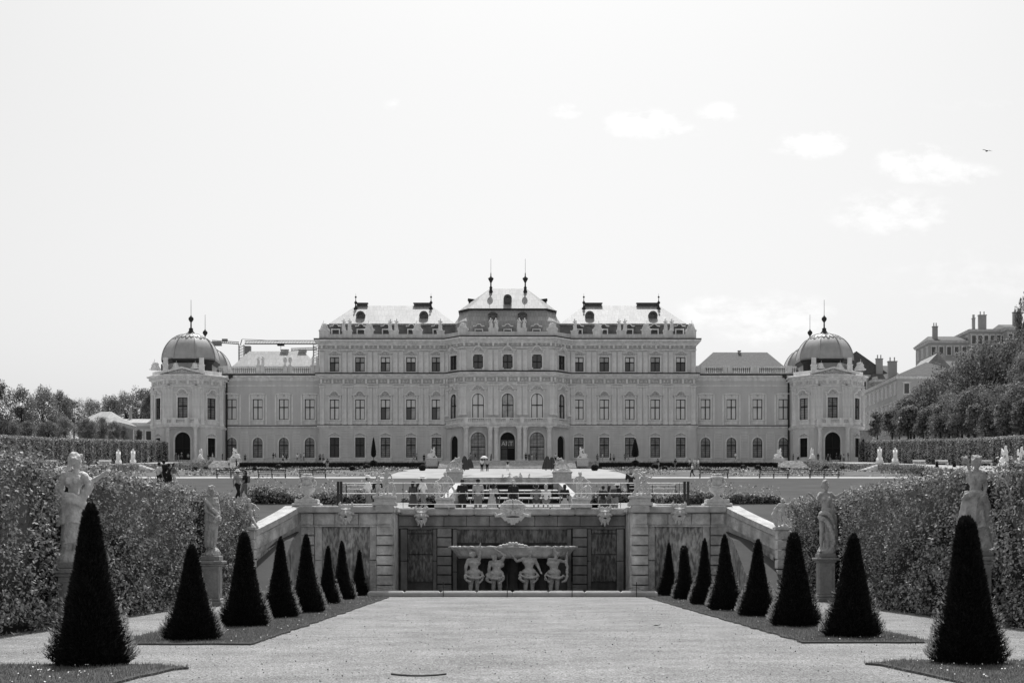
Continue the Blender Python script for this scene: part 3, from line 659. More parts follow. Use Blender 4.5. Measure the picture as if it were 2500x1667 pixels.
for side in (-1,1):
    X0,X1=(-HX+.8,-10.5) if side<0 else (10.5,HX-.8)
    b=MB(); b.add([(X0,YA,zp0),(X1,YA,zp0),(X1,YA+.3,PZ(744,YA)),(X0,YA+.3,PZ(744,YA))],[(0,1,2,3)])
    xo=X0 if side<0 else X1; b.add([(xo,YA,zp0),(xo,YA,PZ(744,YA)),(xo,YA+18,PZ(744,YA)),(xo,YA+18,zp0)],[(0,1,2,3)]); pb(b,'attic_wall','slate2')
    for x in XC:
        if X0<x<X1:
            b=MB(); zz=PZ(772,YM+1.7); b.box(x-1.0,x+1.0,YM+1.75,YM+3,zz-1,PZ(755,YM+1.7)-.4,0); pb(b,'dormer','dark2')
            window('dormer',x,YM+1.75,zz,pane='glass')
    ez=PZ(743.5,YA); ya=YA-.35; xa,xb=((753-1166)*k,(1044-1166)*k); ra,rb=((818-1166)*.0912,(991-1166)*.0912); yr=YM+8.; rz=PZ(702,yr)
    if side>0: xa,xb,ra,rb=-xb,-xa,-rb,-ra
    b=MB(); yb=YM+18
    b.add([(xa,ya,ez),(xb,ya,ez),(xb,yb,ez),(xa,yb,ez),(ra,yr,rz),(rb,yr,rz)],[(0,1,5,4),(1,2,5),(2,3,4,5),(3,0,4)]); b.box(xa,xb,ya+.02,yb,ez-.28,ez-.01); r_=pb(b,'roof','roof')
    # chimneys / ridge vents, finials and round dormers
    for (u0,u1) in (((820,844),(951,989)) if side<0 else ((1343,1382),(1463,1511))):
        b=MB(); xq=PX(u0,yr),PX(u1,yr); b.box(xq[0],xq[1],yr-.3,yr+.5,rz-.1,rz+.42); b.box(xq[0]-.15,xq[1]+.15,yr-.4,yr+.6,rz+.42,rz+.58)
        n=int((xq[1]-xq[0])/.8)
        for i in range(n): b.box(xq[0]+.3+i*.8,xq[0]+.65+i*.8,yr-.32,yr-.29,rz+.05,rz+.3)
        pb(b,'chimney','dark2')
    for u in ((817,990) if side<0 else (1341,1513)):
        X=PX(u,yr-1); b=MB(); b.lathe((X,yr-.9,rz-.8),[(.05,-.9),(.42,-.5),(.5,0),(.2,.4),(.12,.9),(.32,1.2),(.3,1.4),(.1,1.6),(.05,2.2),(.22,2.35),(.2,2.5),(.03,2.7),(.02,3.2)],10); pb(b,'finial','dark',True)
    for u in ((829,974) if side<0 else (1354,1499)):
        yy=YA+2.2; X=PX(u,yy); Zc=PZ(726,yy); b=MB(); 
        A=[(X+.95*math.cos(t),Zc+.95*math.sin(t)) for t in [PI*2*i/16 for i in range(16)]]
        B=[(X+.5*math.cos(t),Zc+.5*math.sin(t)) for t in [PI*2*i/16 for i in range(16)]]
        for i in range(16): j=(i+1)%16; b.prism([A[i],A[j],B[j],B[i]],yy-.9,yy+2)
        b.box(X-.65,X+.65,yy-.8,yy+2,Zc-1.2,Zc-.6); b.prism([(X-.7,Zc-1.5),(X+.7,Zc-1.5),(X+.35,Zc-2.2),(X-.35,Zc-2.2)],yy-1.1,yy-.5)
        o_=pb(b,'round_dormer','dark2'); b=MB(); b.prism(B,yy-.4,yy-.3); me=b.mesh('pane','glass'); me.transform(Matrix.Translation(-PI_)); link('pane',me,o_)
# corner reduction of hip is hidden; pavilion roof
yq=YP+2.0; b=MB(); A0=[(-AX-.9,yq+3.0),(-AX+1.3,yq),(AX-1.3,yq),(AX+.9,yq+3.0)]
zA=zp0; zB=PZ(737,yq); zC=PZ(708,yq+1.5)
lo=[(-10.9,yq+4.2),(-AX+.4,yq+.3),(AX-.4,yq+.3),(10.9,yq+4.2),(10.9,yq+15),(-10.9,yq+15)]
mi=[(-11.1,yq+4.2),(-AX+.3,yq+.1),(AX-.3,yq+.1),(11.1,yq+4.2),(11.1,yq+15),(-11.1,yq+15)]
hi=[(-9.6,yq+4.6),(-7.6,yq+1.9),(7.6,yq+1.9),(9.6,yq+4.6),(9.6,yq+14),(-9.6,yq+14)]
lo=[(x,y,zA) for x,y in lo]; m1=[(x,y,zB) for x,y in mi]; hi3=[(x,y,zC) for x,y in hi]; m2=[((a[0]*.4+c[0]*.6),(a[1]*.4+c[1]*.6),zB+.45*(zC-zB)) for a,c in zip(m1,hi3)]
V=lo+m1+m2+hi3; fs=[]
for r_ in range(3):
    for i in range(6): j=(i+1)%6; fs.append((r_*6+i,r_*6+j,(r_+1)*6+j,(r_+1)*6+i))
b.add(V,fs); pb(b,'attic_wall',seams('slate',.55,.03))
yr=yq+7.5; zr=PZ(663,yr); xr=(PX(1125,yr),PX(1209,yr)); E=[(x*1.045,y-(.35 if y<yq+6 else -.4),zC) for x,y,_ in hi3]
b=MB(); b.add(E+[(xr[0],yr,zr),(xr[1],yr,zr)],[(1,2,7,6),(0,1,6),(2,3,7),(3,4,7),(4,5,6,7),(5,0,6),(5,4,3,2,1,0)]); pb(b,'roof','roof')
b=MB(); b.sweep([e[:2] for e in E],[(-.3,zC-.35),(.02,zC-.3),(.12,zC-.02),(-.3,zC-.01)],True); pb(b,'gutter','dark')
for x in (1100,1166,1232):
    X=PX(x,yq); b=MB(); zz=PZ(772,yq-.5); b.box(X-1.05,X+1.05,yq-.35,yq+1,zz-1,PZ(753,yq)-.2); pb(b,'dormer','dark2'); window('dormer',X,yq-.35,zz,pane='glass')
for x in (1132,1200):
    X=PX(x,yq+.6); Z=PZ(728.5,yq+.6); b=MB(); b.box(X-.75,X+.75,yq-.1,yq+2,Z-.75,Z+.55); b.prism([(X-.95,Z+.55),(X+.95,Z+.55),(X+.3,Z+.95),(X-.3,Z+.95)],yq-.3,yq+2); o_=pb(b,'dormer','dark2')
    b=MB(); b.box(X-.4,X+.4,yq-.13,yq-.11,Z-.4,Z+.35); me=b.mesh('pane','glass'); me.transform(Matrix.Translation(-PI_)); link('pane',me,o_)
X=PX(1166,yq+3.2); yy=yq+3.4; Zc=PZ(687,yy); A=[(X+.85*math.cos(t),Zc+.85*math.sin(t)) for t in [PI*2*i/16 for i in range(16)]]; B=[(X+.42*math.cos(t),Zc+.42*math.sin(t)) for t in [PI*2*i/16 for i in range(16)]]
b=MB()
for i in range(16): j=(i+1)%16; b.prism([A[i],A[j],B[j],B[i]],yy-.9,yy+2)
b.box(X-.6,X+.6,yy-.8,yy+2,Zc-1.15,Zc-.6); o_=pb(b,'round_dormer','dark2'); b=MB(); b.prism(B,yy-.4,yy-.3); me=b.mesh('pane','glass'); me.transform(Matrix.Translation(-PI_)); link('pane',me,o_)
for x in (1127.5,1206.5):
    yy=yr-.8; X=PX(x,yy); Zb=PZ(663,yy); b=MB(); b.lathe((X,yy,Zb),[(.1,-2.4),(.55,-1.8),(.62,-1.0),(.35,-.4),(.25,0),(.35,.2),(.16,.5),(.14,1.2),(.3,1.5),(.55,2.0),(.6,2.15),(.3,2.35),(.12,2.6),(.1,3.1),(.035,3.4),(.03,6.2)],12); pb(b,'finial','dark',True)
for s in (-1,1):   # small lucarnes on hips
    yy=yr-1; b=MB(); X=s*7.2; b.box(X-.9,X+.9,yy+.6,yy+2.4,PZ(697,yy),PZ(687,yy)); b.prism([(X-1.1,PZ(687,yy)),(X+1.1,PZ(687,yy)),(X+s*1.0,PZ(684,yy))],yy+.5,yy+2.5); pb(b,'lucarne','dark')
# --- wings
YW=277; kw=YW/F
for s in (-1,1):
    xw=[532.5,592.2,652,711.5]; X=[PX(x,YW) for x in xw]; X=X if s<0 else [-x for x in X[::-1]]
    x0,x1=(-59.2,-HX) if s<0 else (HX,59.2); b=MB(); hs=[]
    for x in X: hs+=[(x-x0-1,x-x0+1,PZ(963.3,YW),PZ(916,YW),'r'),(x-x0-1,x-x0+1,PZ(1050.9,YW),PZ(1004.6,YW),'a')]
    wall(b,(x0,YW),0,x1-x0,Z0-.4,PZ(864,YW),hs); pb(b,'wall','winglight')
    for x in X: window('wing2',x,YW,PZ(963.3,YW),pane='blind'); window('wing1',x,YW,PZ(1050.9,YW),pane='halfglass')
    pw=[(x0,YW),(x1,YW)]
    for z,pr in ((PZ(864,YW),[(-.1,-1.0),(.1,-.95),(.2,-.6),(.28,-.35),(.6,-.2),(.62,.1),(-.3,.12)]),(PZ(885,YW),[(-.05,-.2),(.1,-.18),(.12,.08),(-.05,.1)]),(PZ(980,YW),[(-.1,-.3),(.1,-.28),(.3,-.1),(.32,.08),(-.1,.12)]),(Z0,[(-.1,-.4),(.2,-.4),(.2,.7),(-.1,.8)])): corn(pw,z,pr,'trim')
    corn(pw,PZ(861,YW),[(-.1,-.02),(.66,-.1),(.68,.14),(-.1,.18)],'dark','gutter'); corn(pw,PZ(978.5,YW),[(-.1,.03),(.34,-.02),(.36,.1),(-.1,.12)],'dark','shade_line')  # gutter, then a dark strip painted as the string course shadow
    seg=[]; e=[x0]+[q for x in X for q in (x-1.9,x+1.9)]+[x1]
    for i in range(0,len(e),2): seg.append((e[i]-x0,e[i+1]-x0))
    rust((x0,YW),0,seg,PZ(1052,YW),PZ(990,YW),10)
    posts=[PX(x,YW) for x in (521,592.5,597.5+6,655,668,721,733)] ; posts=[PX(q,YW) for q in (518,593,603,655,666.5,718,728)]
    if s>0: posts=[-q for q in posts]
    balustrade([(x0,YW+.1),(x1,YW+.1)],PZ(858.5,YW),PZ(841,YW)-PZ(858.5,YW),[(q,YW+.1) for q in posts],.42,br=.1)
    b=MB(); b.box(x0,x1,YW-.1,YW+.5,PZ(864,YW)+.12,PZ(859,YW)); pb(b,'parapet','trim')
    b=MB(); ya,yr2=YW+4,YW+9; ea,eb,ra,rb=[PX(q,ya) for q in (529,733)]+[PX(q,yr2) for q in (573,698)]
    if s>0: ea,eb,ra,rb=PX(1598,ya),PX(1806,ya),PX(1638,yr2),PX(1762,yr2)
    ze,zr_=PZ(845,ya),PZ(806.5 if s<0 else 809,yr2); b.add([(ea,ya,ze),(eb,ya,ze),(eb,ya+12,ze),(ea,ya+12,ze),(ra,yr2,zr_),(rb,yr2,zr_)],[(0,1,5,4),(1,2,5),(2,3,4,5),(3,0,4)])
    b.box(ea+.3,eb-.3,ya+.2,ya+12,PZ(866,YW),ze-.01)
    pb(b,'roof','roof' if s<0 else 'rooftile')
    for q0,q1 in (((646,662),(687,704)) if s<0 else ((1696,1700),)):
        b=MB(); u0,u1=PX(q0,yr2),PX(q1,yr2); b.box(u0,u1,yr2-.4,yr2+.4,zr_-.3,zr_+.2); b.box(u0-.15,u1+.15,yr2-.5,yr2+.5,zr_+.2,zr_+.35); pb(b,'chimney','slate')
    # drainpipe at the tower corner
    b=MB(); X_=s*57.5; b.cyl((X_,YW-.35,Z0),(X_,YW-.35,PZ(880,YW)),.17,n=8); b.cyl((X_,YW-.35,PZ(880,YW)),(s*56.6,YW-.8,PZ(866,YW)),.18,n=8); b.box(s*56.6-.4,s*56.6+.4,YW-1.1,YW-.4,PZ(868,YW),PZ(861,YW)); pb(b,'drainpipe','dark')
# --- towers
def tower(cx,cy,full=True):
    hw=7.1; ca=3.6; y0=cy-hw; fw=hw-ca
    oct_=[(cx-hw,cy+hw),(cx-hw,y0+ca),(cx-fw,y0),(cx+fw,y0),(cx+hw,y0+ca),(cx+hw,cy+hw)]
    zc=PZ(862,270.); b=MB(); cl=ca*math.sqrt(2)
    w2=(PZ(961,y0),PZ(912,y0)); w1=(PZ(1048,y0),PZ(1004,y0)); zd=(Z0,PZ(992,y0))
    if full:
        wall(b,(cx-fw,y0),0,2*fw,Z0-.4,zc,[(fw-1,fw+1,*w2,'r'),(fw-1.55,fw+1.55,*zd,'a')],.5)
        for o,a in (((cx-hw,y0+ca),-CA),((cx+fw,y0),CA)): wall(b,o,a,cl,Z0-.4,zc,[(cl/2-.95,cl/2+.95,*w2,'r'),(cl/2-.9,cl/2+.9,*w1,'r')])
        b.add([(cx-hw,y0+ca,Z0),(cx-hw,y0+ca,zc),(cx-hw,cy+hw,zc),(cx-hw,cy+hw,Z0)],[(0,1,2,3)]); b.add([(cx+hw,y0+ca,Z0),(cx+hw,cy+hw,Z0),(cx+hw,cy+hw,zc),(cx+hw,y0+ca,zc)],[(0,1,2,3)])
    else: b.sweep(oct_,[(0,Z0),(0,zc)],True)
    pb(b,'wall','plaster')
    pr=[(-.1,-1.0),(.12,-.95),(.2,-.6),(.5,-.45),(.55,-.2),(.95,-.1),(1.0,.12),(.9,.2),(-1.2,.26)]
    corn(oct_,zc,pr,'trim')
    if full:
        corn(oct_,PZ(978,y0),[(-.1,-.4),(.12,-.38),(.3,-.15),(.4,.05),(.38,.15),(-.1,.2)],'trim'); corn(oct_,Z0,[(-.1,-.4),(.22,-.4),(.22,.75),(-.1,.85)],'trim','plinth'); corn(oct_,PZ(886,y0),[(-.1,-.1),(.14,-.08),(.16,.12),(-.1,.14)],'trim')
        corn(oct_,PZ(966,y0),[(-.05,-.1),(.1,-.08),(.12,.08),(-.05,.1)],'trim')
        frieze(PZ(877,y0),.8,.7,oct_,0,5); dent(zc-.5,.4,oct_,.7,i0=0,i1=5)
        window('tower2',cx,y0,w2[0],pane='halfglass'); window('towerdoor',cx,y0,Z0,pane='darkness',name='door')
        for s in (-1,1):
            mx,my=cx+s*(hw+fw)/2,y0+ca/2; window('tower2',mx,my,w2[0],s*CA,'blind' if cx>0 else 'halfglass'); window('tower1',mx,my,w1[0],s*CA,'darkness')
        pt=pilaster_mesh(.8,PZ(975,y0),PZ(883,y0),1.0)
        for x in (-fw+.45,-2.35,2.35,fw-.45): put(pt,'pilaster',cx+x,y0,PZ(975,y0))
        for s in (-1,1):
            for u in (.3,cl-.3): put(pt,'pilaster',cx+s*(hw-u*.7071),y0+ca-u*.7071,PZ(975,y0),s*CA)
            rr=[]; o=(cx-hw,y0+ca) if s<0 else (cx+fw,y0)
            rust(o,s*CA,[(.05,cl/2-1.2),(cl/2+1.2,cl-.05)],Z0+.9,PZ(985,y0),11)
        # porch columns, balcony, balustrade
        for s in (-1,1):
            X=cx+s*2.75; H=PZ(979,y0-1)-Z0; b=MB(); b.box(X-.55,X+.55,y0-1.55,y0-.45,Z0-.1,Z0+.8,.03); b.lathe((X,y0-1,Z0),[(.48,.8),(.42,1.0),(.42,3),(.36,H-1),(.45,H-.9),(.38,H-.8),(.5,H-.3)],14); b.box(X-.55,X+.55,y0-1.55,y0-.45,Z0+H-.3,Z0+H-.02); pb(b,'column','trim')
        zb=PZ(975,y0-1); b=MB(); b.box(cx-fw-.1,cx+fw+.1,y0-1.9,y0+.02,zb-.45,zb-.12); b.box(cx-fw-.3,cx+fw+.3,y0-2.1,y0+.02,zb-.12,zb+.1); pb(b,'balcony','trim')
        balustrade([(cx-fw+.2,y0-.1),(cx-fw+.2,y0-1.8),(cx+fw-.2,y0-1.8),(cx+fw-.2,y0-.1)],zb+.1,PZ(960,y0-1.8)-zb-.1,[(cx-fw+.4,y0-1.8),(cx+fw-.4,y0-1.8),(cx-1.3,y0-1.8),(cx+1.3,y0-1.8)],.34)
        # pediment
        b=MB(); za=zc+.15; ap=PZ(843,y0); mould(b,[(cx-fw-1.0,za),(cx,ap-.35),(cx+fw+1.0,za)],.35,y0+.4,y0-1.15); b.prism([(cx-fw-.6,za),(cx+fw+.6,za),(cx,ap-.4)],y0-.3,y0+.4); pb(b,'pediment','trim')
        b=MB()
        for i in range(17):
            t=(i-8)/8; b.ell((cx+t*2.6,y0-.35,za+.3+.55*(1-abs(t))*(.5+.5*((i*5)%3)/2)),.26,.22,.26,7)
        b.ell((cx,y0-.4,za+.75),.45,.25,.5,8); pb(b,'carving','ornament',True)
    # drum, dome
    dz=zc+.2; zs=PZ(824,TY-5); f=.78
    dr=[(cx+(x-cx)*f*.86,cy+(y-cy)*f*.86) for x,y in [(cx-hw,cy+fw),(cx-hw,y0+ca),(cx-fw,y0),(cx+fw,y0),(cx+hw,y0+ca),(cx+hw,cy+fw),(cx+fw,cy+hw),(cx-fw,cy+hw)]]
    b=MB(); b.sweep(dr,[(0,dz),(0,zs-.1)],True); pb(b,'drum','slate')
    b=MB(); b.sweep(dr,[(-.2,zs-.75),(.25,zs-.7),(.6,zs-.35),(.66,zs),(-.3,zs+.1)],True); pb(b,'cornice','dark')
    rd=5.8; H=PZ(767,TY)-zs; prof=[]
    for i in range(15):
        t=PI/2*i/14; prof.append((rd*math.cos(t)**.92 if i<14 else .35,zs+.02+H*math.sin(t)))
    b=MB(); ang=PI/8; corners=[]
    def octr(t): 
        q=(t-PI/8+PI/4*8)%(PI/4); return math.cos(PI/8)/math.cos(q-PI/8)*.985+.03
    b.lathe((cx,cy,0),prof,48,PI/8,mod=lambda t,z:octr(t)); pb(b,'dome','dome',True)
    b=MB()
    for i in range(8):
        a=PI/8+i*PI/4
        pts=[(cx+(r*1.012+.04)*math.cos(a),cy+(r*1.012+.04)*math.sin(a),z+.03) for r,z in prof]
        for p,q in zip(pts[:-1],pts[1:]): b.cyl(p,q,.10,n=5)
        # scalloped apron near the top
        for j in range(3):
            for t in np.linspace(0,1,7):
                aa=a+PI/4*(j+t)/3; dip=.55*abs(math.sin(PI*t))*(1.2 if j==1 else .8); el=.86-dip*.14
                rr=rd*math.cos(math.asin(min(.99,el)))**.92*1.01*octr(aa); b.ell((cx+rr*math.cos(aa),cy+rr*math.sin(aa),zs+H*el),.17,.17,.13,5)
    pb(b,'dome_rib','dome')
    zt=zs+H-.2; b=MB(); b.lathe((cx,cy,zt),[(1.3,-.3),(.95,.2),(.55,.7),(.42,1.0),(.45,1.3),(.16,1.5),(.14,2.6),(.32,2.8),(.55,3.2),(.5,3.5),(.2,3.8),(.05,4.1),(.04,7.2)],12); pb(b,'finial','dark',True)
    # parapet with pedestals and scrolls
    if full:
        b=MB(); zz=PZ(848,y0); b.sweep(oct_[1:5],[(-.5,zc+.26),(-.1,zc+.26),(-.1,zz-.25),(-.05,zz-.1),(-.55,zz-.1)]); pb(b,'parapet','trim')
        for x,y in ((cx-fw-.1,y0+.6),(cx+fw+.1,y0+.6)):
            b=MB(); b.box(x-.5,x+.5,y-.3,y+.5,zc+.25,PZ(838,y0)); b.box(x-.6,x+.6,y-.4,y+.6,PZ(838,y0),PZ(836,y0)); b.box(x-.42,x+.42,y-.2,y+.4,PZ(836,y0),zs+.05); pb(b,'pier','trim')
        for s in (-1,1):
            b=MB(); x,y=cx+s*(hw+fw)*.43,y0+ca*.5+.9; st=len(b.v); b.box(-.75,.75,-.1,.3,0,1.9); b.box(-.45,.45,-.15,.0,.3,1.6); b.xf(Matrix.Translation((x,y,zz-.4))@Matrix.Rotation(s*CA,4,'Z'),st); pb(b,'dormer','dark')
for s in (-1,1): tower(s*TX,TY)
for s in (-1,1): tower(s*65.8,TY+17,False)
# banner in central door
X=PX(1166,YP+.15); b=MB(); b.box(X-1.3,X+1.3,YP+.12,YP+.16,PZ(1029,YP),PZ(1010,YP)); bn=b.mesh('banner','grey'); bn.transform(Matrix.Translation(-PI_)); bn=link('banner',bn,palace)
def text(s,size,loc,parent,mats='white',name='lettering'):
    cu=bpy.data.curves.new('t','FONT'); cu.body=s; cu.size=size; cu.align_x='CENTER'; cu.extrude=.01
    o=bpy.data.objects.new('t',cu); col.objects.link(o); me=bpy.data.meshes.new_from_object(o.evaluated_get(bpy.context.evaluated_depsgraph_get())); bpy.data.objects.remove(o)
    me.transform(Matrix.Translation(Vector(loc)-PI_)@Matrix.Rotation(R(90),4,'X')); me.name=name; me.materials.clear(); me.materials.append(M[mats]); return link(name,me,parent)
text('ART',1.25,(X-.1,YP+.10,PZ(1023,YP)),bn)
b=MB(); b.box(X-1.25,X-.1,YP+.2,YP+.26,Z0,PZ(1031,YP)); me=b.mesh('door_leaf','grey'); me.transform(Matrix.Translation(-PI_)); link('door_leaf',me,palace)
# ---------------------------------------------------------------- terrain
PR=[(60,2.0),(68,2.1),(71,2.85),(140,8.16),(165,10.4),(255,16.8)]
def interp(T,y):
    if y<=T[0][0]: return T[0][1]
    for (a,b),(c,d) in zip(T[:-1],T[1:]):
        if y<=c: return b+(d-b)*(y-a)/(c-a)
    return T[-1][1]
def hz(X,Y):      # main terrain height (absolute)
    if abs(X)>9.3:
        bank=[(50,-1.65),(52.5,-1.3),(57,.7),(62,1.75),(68,2.35),(71,2.85)]
        if Y<71: return EYE+interp(bank,Y)
    return EYE+interp(PR,Y)
def sheet(name,mats,xs,ys,fz,kind='structure',off=0,parent=None):
    b=MB(); nx,ny=len(xs),len(ys); b.v=[(x,y,fz(x,y)+off) for y in ys for x in xs]
    b.f=[(j*nx+i,j*nx+i+1,(j+1)*nx+i+1,(j+1)*nx+i) for j in range(ny-1) for i in range(nx-1)]; b.mi=[0]*len(b.f)
    o=b.build(name,mats,parent); 
    if kind: tag(o,kind=kind)
    return o
def poly(name,mats,pts,z,kind='structure'):
    b=MB(); b.add([(x,y,z) for x,y in pts],[tuple(range(len(pts)))]); return tag(b.build(name,mats),kind=kind)
# gravel court in front, level ground to the horizon
poly('gravel_court','gravel',[(-70,-30),(70,-30),(70,64),(-70,64)],0)
poly('ground','earth',[(-6000,-200),(6000,-200),(6000,9000),(-6000,9000)],-.03)
lin=lambda a,b,n:[a+(b-a)*i/(n-1) for i in range(n)]
# upper terrain
for x0,x1,y0 in ((-5.0,5.0,62.1),):
    sheet('terrace_path','gravelfar',lin(x0,x1,3),[y0,68,71,78],lambda X,Y:EYE+interp([(60,2.0),(68,2.0),(71,2.1),(78,2.2)],Y) if Y<78.5 else hz(X,Y))
for s in (-1,1):
    xs=[5.0,9.3]; sheet('terrace_path','gravelfar',sorted(s*x for x in xs),[59.9,64,68,71],hz)
    sheet('bank','lawn',sorted(s*x for x in (9.301,10.5,12,20,58)),[50,52.5,55,57,60,62,65,68,71],hz)
ysT=[71,80,90,100,110,120,130,140]
for s in (-1,1):
    sheet('lawn','lawn',sorted(s*x for x in (4.2,7,10,20,35,58)),ysT,hz)
sheet('lawn','lawn',[-4.2,4.2],[97,110,120,130,140],hz)
sheet('terrace_ground','gravelfar',lin(-58,58,9),[139.5,150,165,185,210,235,262],hz,off=-.02)
# plateau for the palace and the land behind
sheet('palace_terrace','gravelfar',[-58,58],[262,264,300],lambda X,Y:Z0)
b=MB(); b.add([(-58,262,EYE+15.8),(58,262,EYE+15.8),(58,262,Z0),(-58,262,Z0)],[(0,1,2,3)]); b.box(-58,58,261.75,262.02,Z0-.28,Z0+.003)
tag(b.build('terrace_wall','wallstone'),'long low stone wall holding up the palace forecourt behind the dark clipped hedge','wall')
sheet('plateau','earth',[-3000,-120,120,3000],[292,500,4000],lambda X,Y:Z0-.05)
PO=[(100,5.0),(140,8.9),(150,9.9),(178,12.0),(201,13.55),(262,18.45),(292,18.55)]
def ho(X,Y): return EYE+interp(PO,Y)
for s in (-1,1):
    def edge(Y): return s*(48.4+(min(max(Y,150),262)-178)*(9.6/84))
    ys=[110,120,130,140,150,165,178,190,201,220,240,262,293]
    b=MB(); 
    for Y in ys:
        for t in (0,6,12,20,40,90): b.v.append((edge(Y)+s*t,Y,ho(0,Y)+ (0 if t<30 else .5)))
    n=6; b.f=[(j*n+i,j*n+i+1,(j+1)*n+i+1,(j+1)*n+i) for j in range(len(ys)-1) for i in range(n-1)]; b.mi=[0]*len(b.f)
    tag(b.build('side_avenue','gravelfar'),kind='structure')
    xa=s*(70); sheet('side_ground','earth',sorted([xa,s*160]),[140,200,293],lambda X,Y:ho(0,Y)+.55)
    # clipped hedge carrying the avenue edge
    pts=[];nr=[];core=MB()
    for Y in np.linspace(113,261,74):
        e=edge(Y); zb=hz(e,Y); zt=ho(0,Y)+.25
        for _ in range(190): pts.append((e-s*(.35+rng.uniform(-.08,.08)),Y+rng.uniform(-1.1,1.1),zb+rng.uniform(0,1)**.8*(zt-zb))); nr.append((-s,-.5,.3))
        for _ in range(40): pts.append((e+rng.uniform(-.35,.35),Y+rng.uniform(-1.1,1.1),zt)); nr.append((0,0,1))
    for Y0_,Y1_ in zip(np.linspace(112,262,14)[:-1],np.linspace(112,262,14)[1:]):
        a0,a1=edge(Y0_),edge(Y1_); V=[(a0-s*.28,Y0_,hz(a0,Y0_)-.1),(a1-s*.28,Y1_,hz(a1,Y1_)-.1),(a1-s*.28,Y1_,ho(0,Y1_)+.15),(a0-s*.28,Y0_,ho(0,Y0_)+.15),(a0+s*.3,Y0_,hz(a0,Y0_)-.1),(a1+s*.3,Y1_,hz(a1,Y1_)-.1),(a1+s*.3,Y1_,ho(0,Y1_)+.15),(a0+s*.3,Y0_,ho(0,Y0_)+.15)]
        core.add(V,[(0,1,2,3),(7,6,5,4),(3,2,6,7),(0,3,7,4),(1,5,6,2)])
    me=leafmesh('low_hedge',pts,nr,.20,.6,.6,['leaf','leafcore'],core=core)
    tag(link('clipped_hedge',me),'low clipped hedge edging the raised %s avenue towards the %s domed tower'%(('left','left') if s<0 else ('right','right')),'hedge','low clipped hedges edging the avenues')
    # stairs up to the avenue
    Yq=176; e=edge(Yq); b=MB(); z0=hz(e,Yq)-.1; z1=ho(0,Yq); n=6
    for i in range(n):
        q=z0+(z1-z0+.1)*(i+1)/n; x0,x1=e-s*(2.8-i*.45),e-s*(2.8-(i+1)*.45) ; b.box(min(x0,e+s*.2),max(x0,e+s*.2),Yq-3.2,Yq+1.8,z0-.3,q+.003*i) if i==0 else b.box(min(x0,e+s*.2),max(x0,e+s*.2),Yq-3.2,Yq+1.8,q-(z1-z0)/n-.02,q)
    tag(b.build('stone_steps','marble'),'short flight of pale steps between two white sphinxes on the far %s'%('left' if s<0 else 'right'),'steps','short side steps')
# parterre sheets
def band(name,x0,x1,y0,y1,mats,o=.02):
    ys=[y0]+[q for q in (140,165,185,210,235,255) if y0<q<y1]+[y1]; return sheet(name,mats,[x0,(x0+x1)/2,x1],ys,hz,off=o)
for s in (-1,1):
    def bx(a,b_): return sorted((s*a,s*b_))
    band('parterre_lawn',*bx(13.5,46),147,183,'parterre'); band('parterre_lawn',*bx(15.5,50),194,236,'parterre')
    band('parterre_border',*bx(15.5,50),240,250,'lawn')
    for y in (200,233,243):   # low dark box edging
        b=MB(); 
        for (xa,xb) in ((16,30),(32,49)): 
            q0,q1=sorted((s*xa,s*xb)); b.box(q0,q1,y,y+.5,hz(20,y)-.2,hz(20,y)+.22,.06)
        tag(b.build('box_edging','leafcore'),'low dark box edging in the %s parterre, %s'%('left' if s<0 else 'right',{200:'nearest the benches',233:'midway to the terrace',243:'just below the tall dark terrace hedge'}[y]),'hedge','low box edgings of the parterre')
    # dark terrace hedge
    x0,x1=sorted((PX(552,258),PX(975,258))) if s<0 else sorted((PX(1376,258),PX(1785,258)))
    core=MB(); core.box(x0,x1,257.2,259.6,EYE+16.8,PZ(1062.5,258),.05); pts=[];nr=[]
    for _ in range(9000): pts.append((rng.uniform(x0,x1),257.15,rng.uniform(EYE+16.8,PZ(1062.5,258)))); nr.append((0,-1,.2))
    for _ in range(2500): pts.append((rng.uniform(x0,x1),rng.uniform(257.2,259.6),PZ(1062.5,258)+.02)); nr.append((0,0,1))
    tag(link('clipped_hedge',leafmesh('terrace_hedge',pts,nr,.16,.5,.5,['yew','yewcore'],core=core)),'long dark clipped hedge below the %s half of the palace front'%('left' if s<0 else 'right'),'hedge','dark hedges below the palace')
# central steps
b=MB(); n=12; y0,y1=254.5,262.0; z0=hz(0,254.5)-.05; xa,xb=PX(1008,258),PX(1322,258)
for i in range(7): b.box(xa,xb,y0+(y1-y0)*i/7,y1+.3,z0+(Z0-z0)*i/7-(.6 if i==0 else .0),z0+(Z0-z0)*(i+1)/7+(.004 if i==6 else 0),.09)
tag(b.build('stone_staircase','coping' if False else 'wallcope'),'wide shallow stone staircase rising to the central palace doors','staircase')
for s in (-1,1):   # side flights near towers
    b=MB(); xa,xb=sorted((PX(482,258),PX(548,258))) if s<0 else sorted((PX(1784,258),PX(1850,258)))
    for i in range(7): b.box(xa,xb,y0+(y1-y0)*i/7,y1+.3,z0+(Z0-z0)*i/7-(.6 if i==0 else .0),z0+(Z0-z0)*(i+1)/7+(.004 if i==6 else 0),.05)
    tag(b.build('stone_staircase','wallstone'),'stone staircase at the foot of the %s domed tower'%('left' if s<0 else 'right'),'staircase')
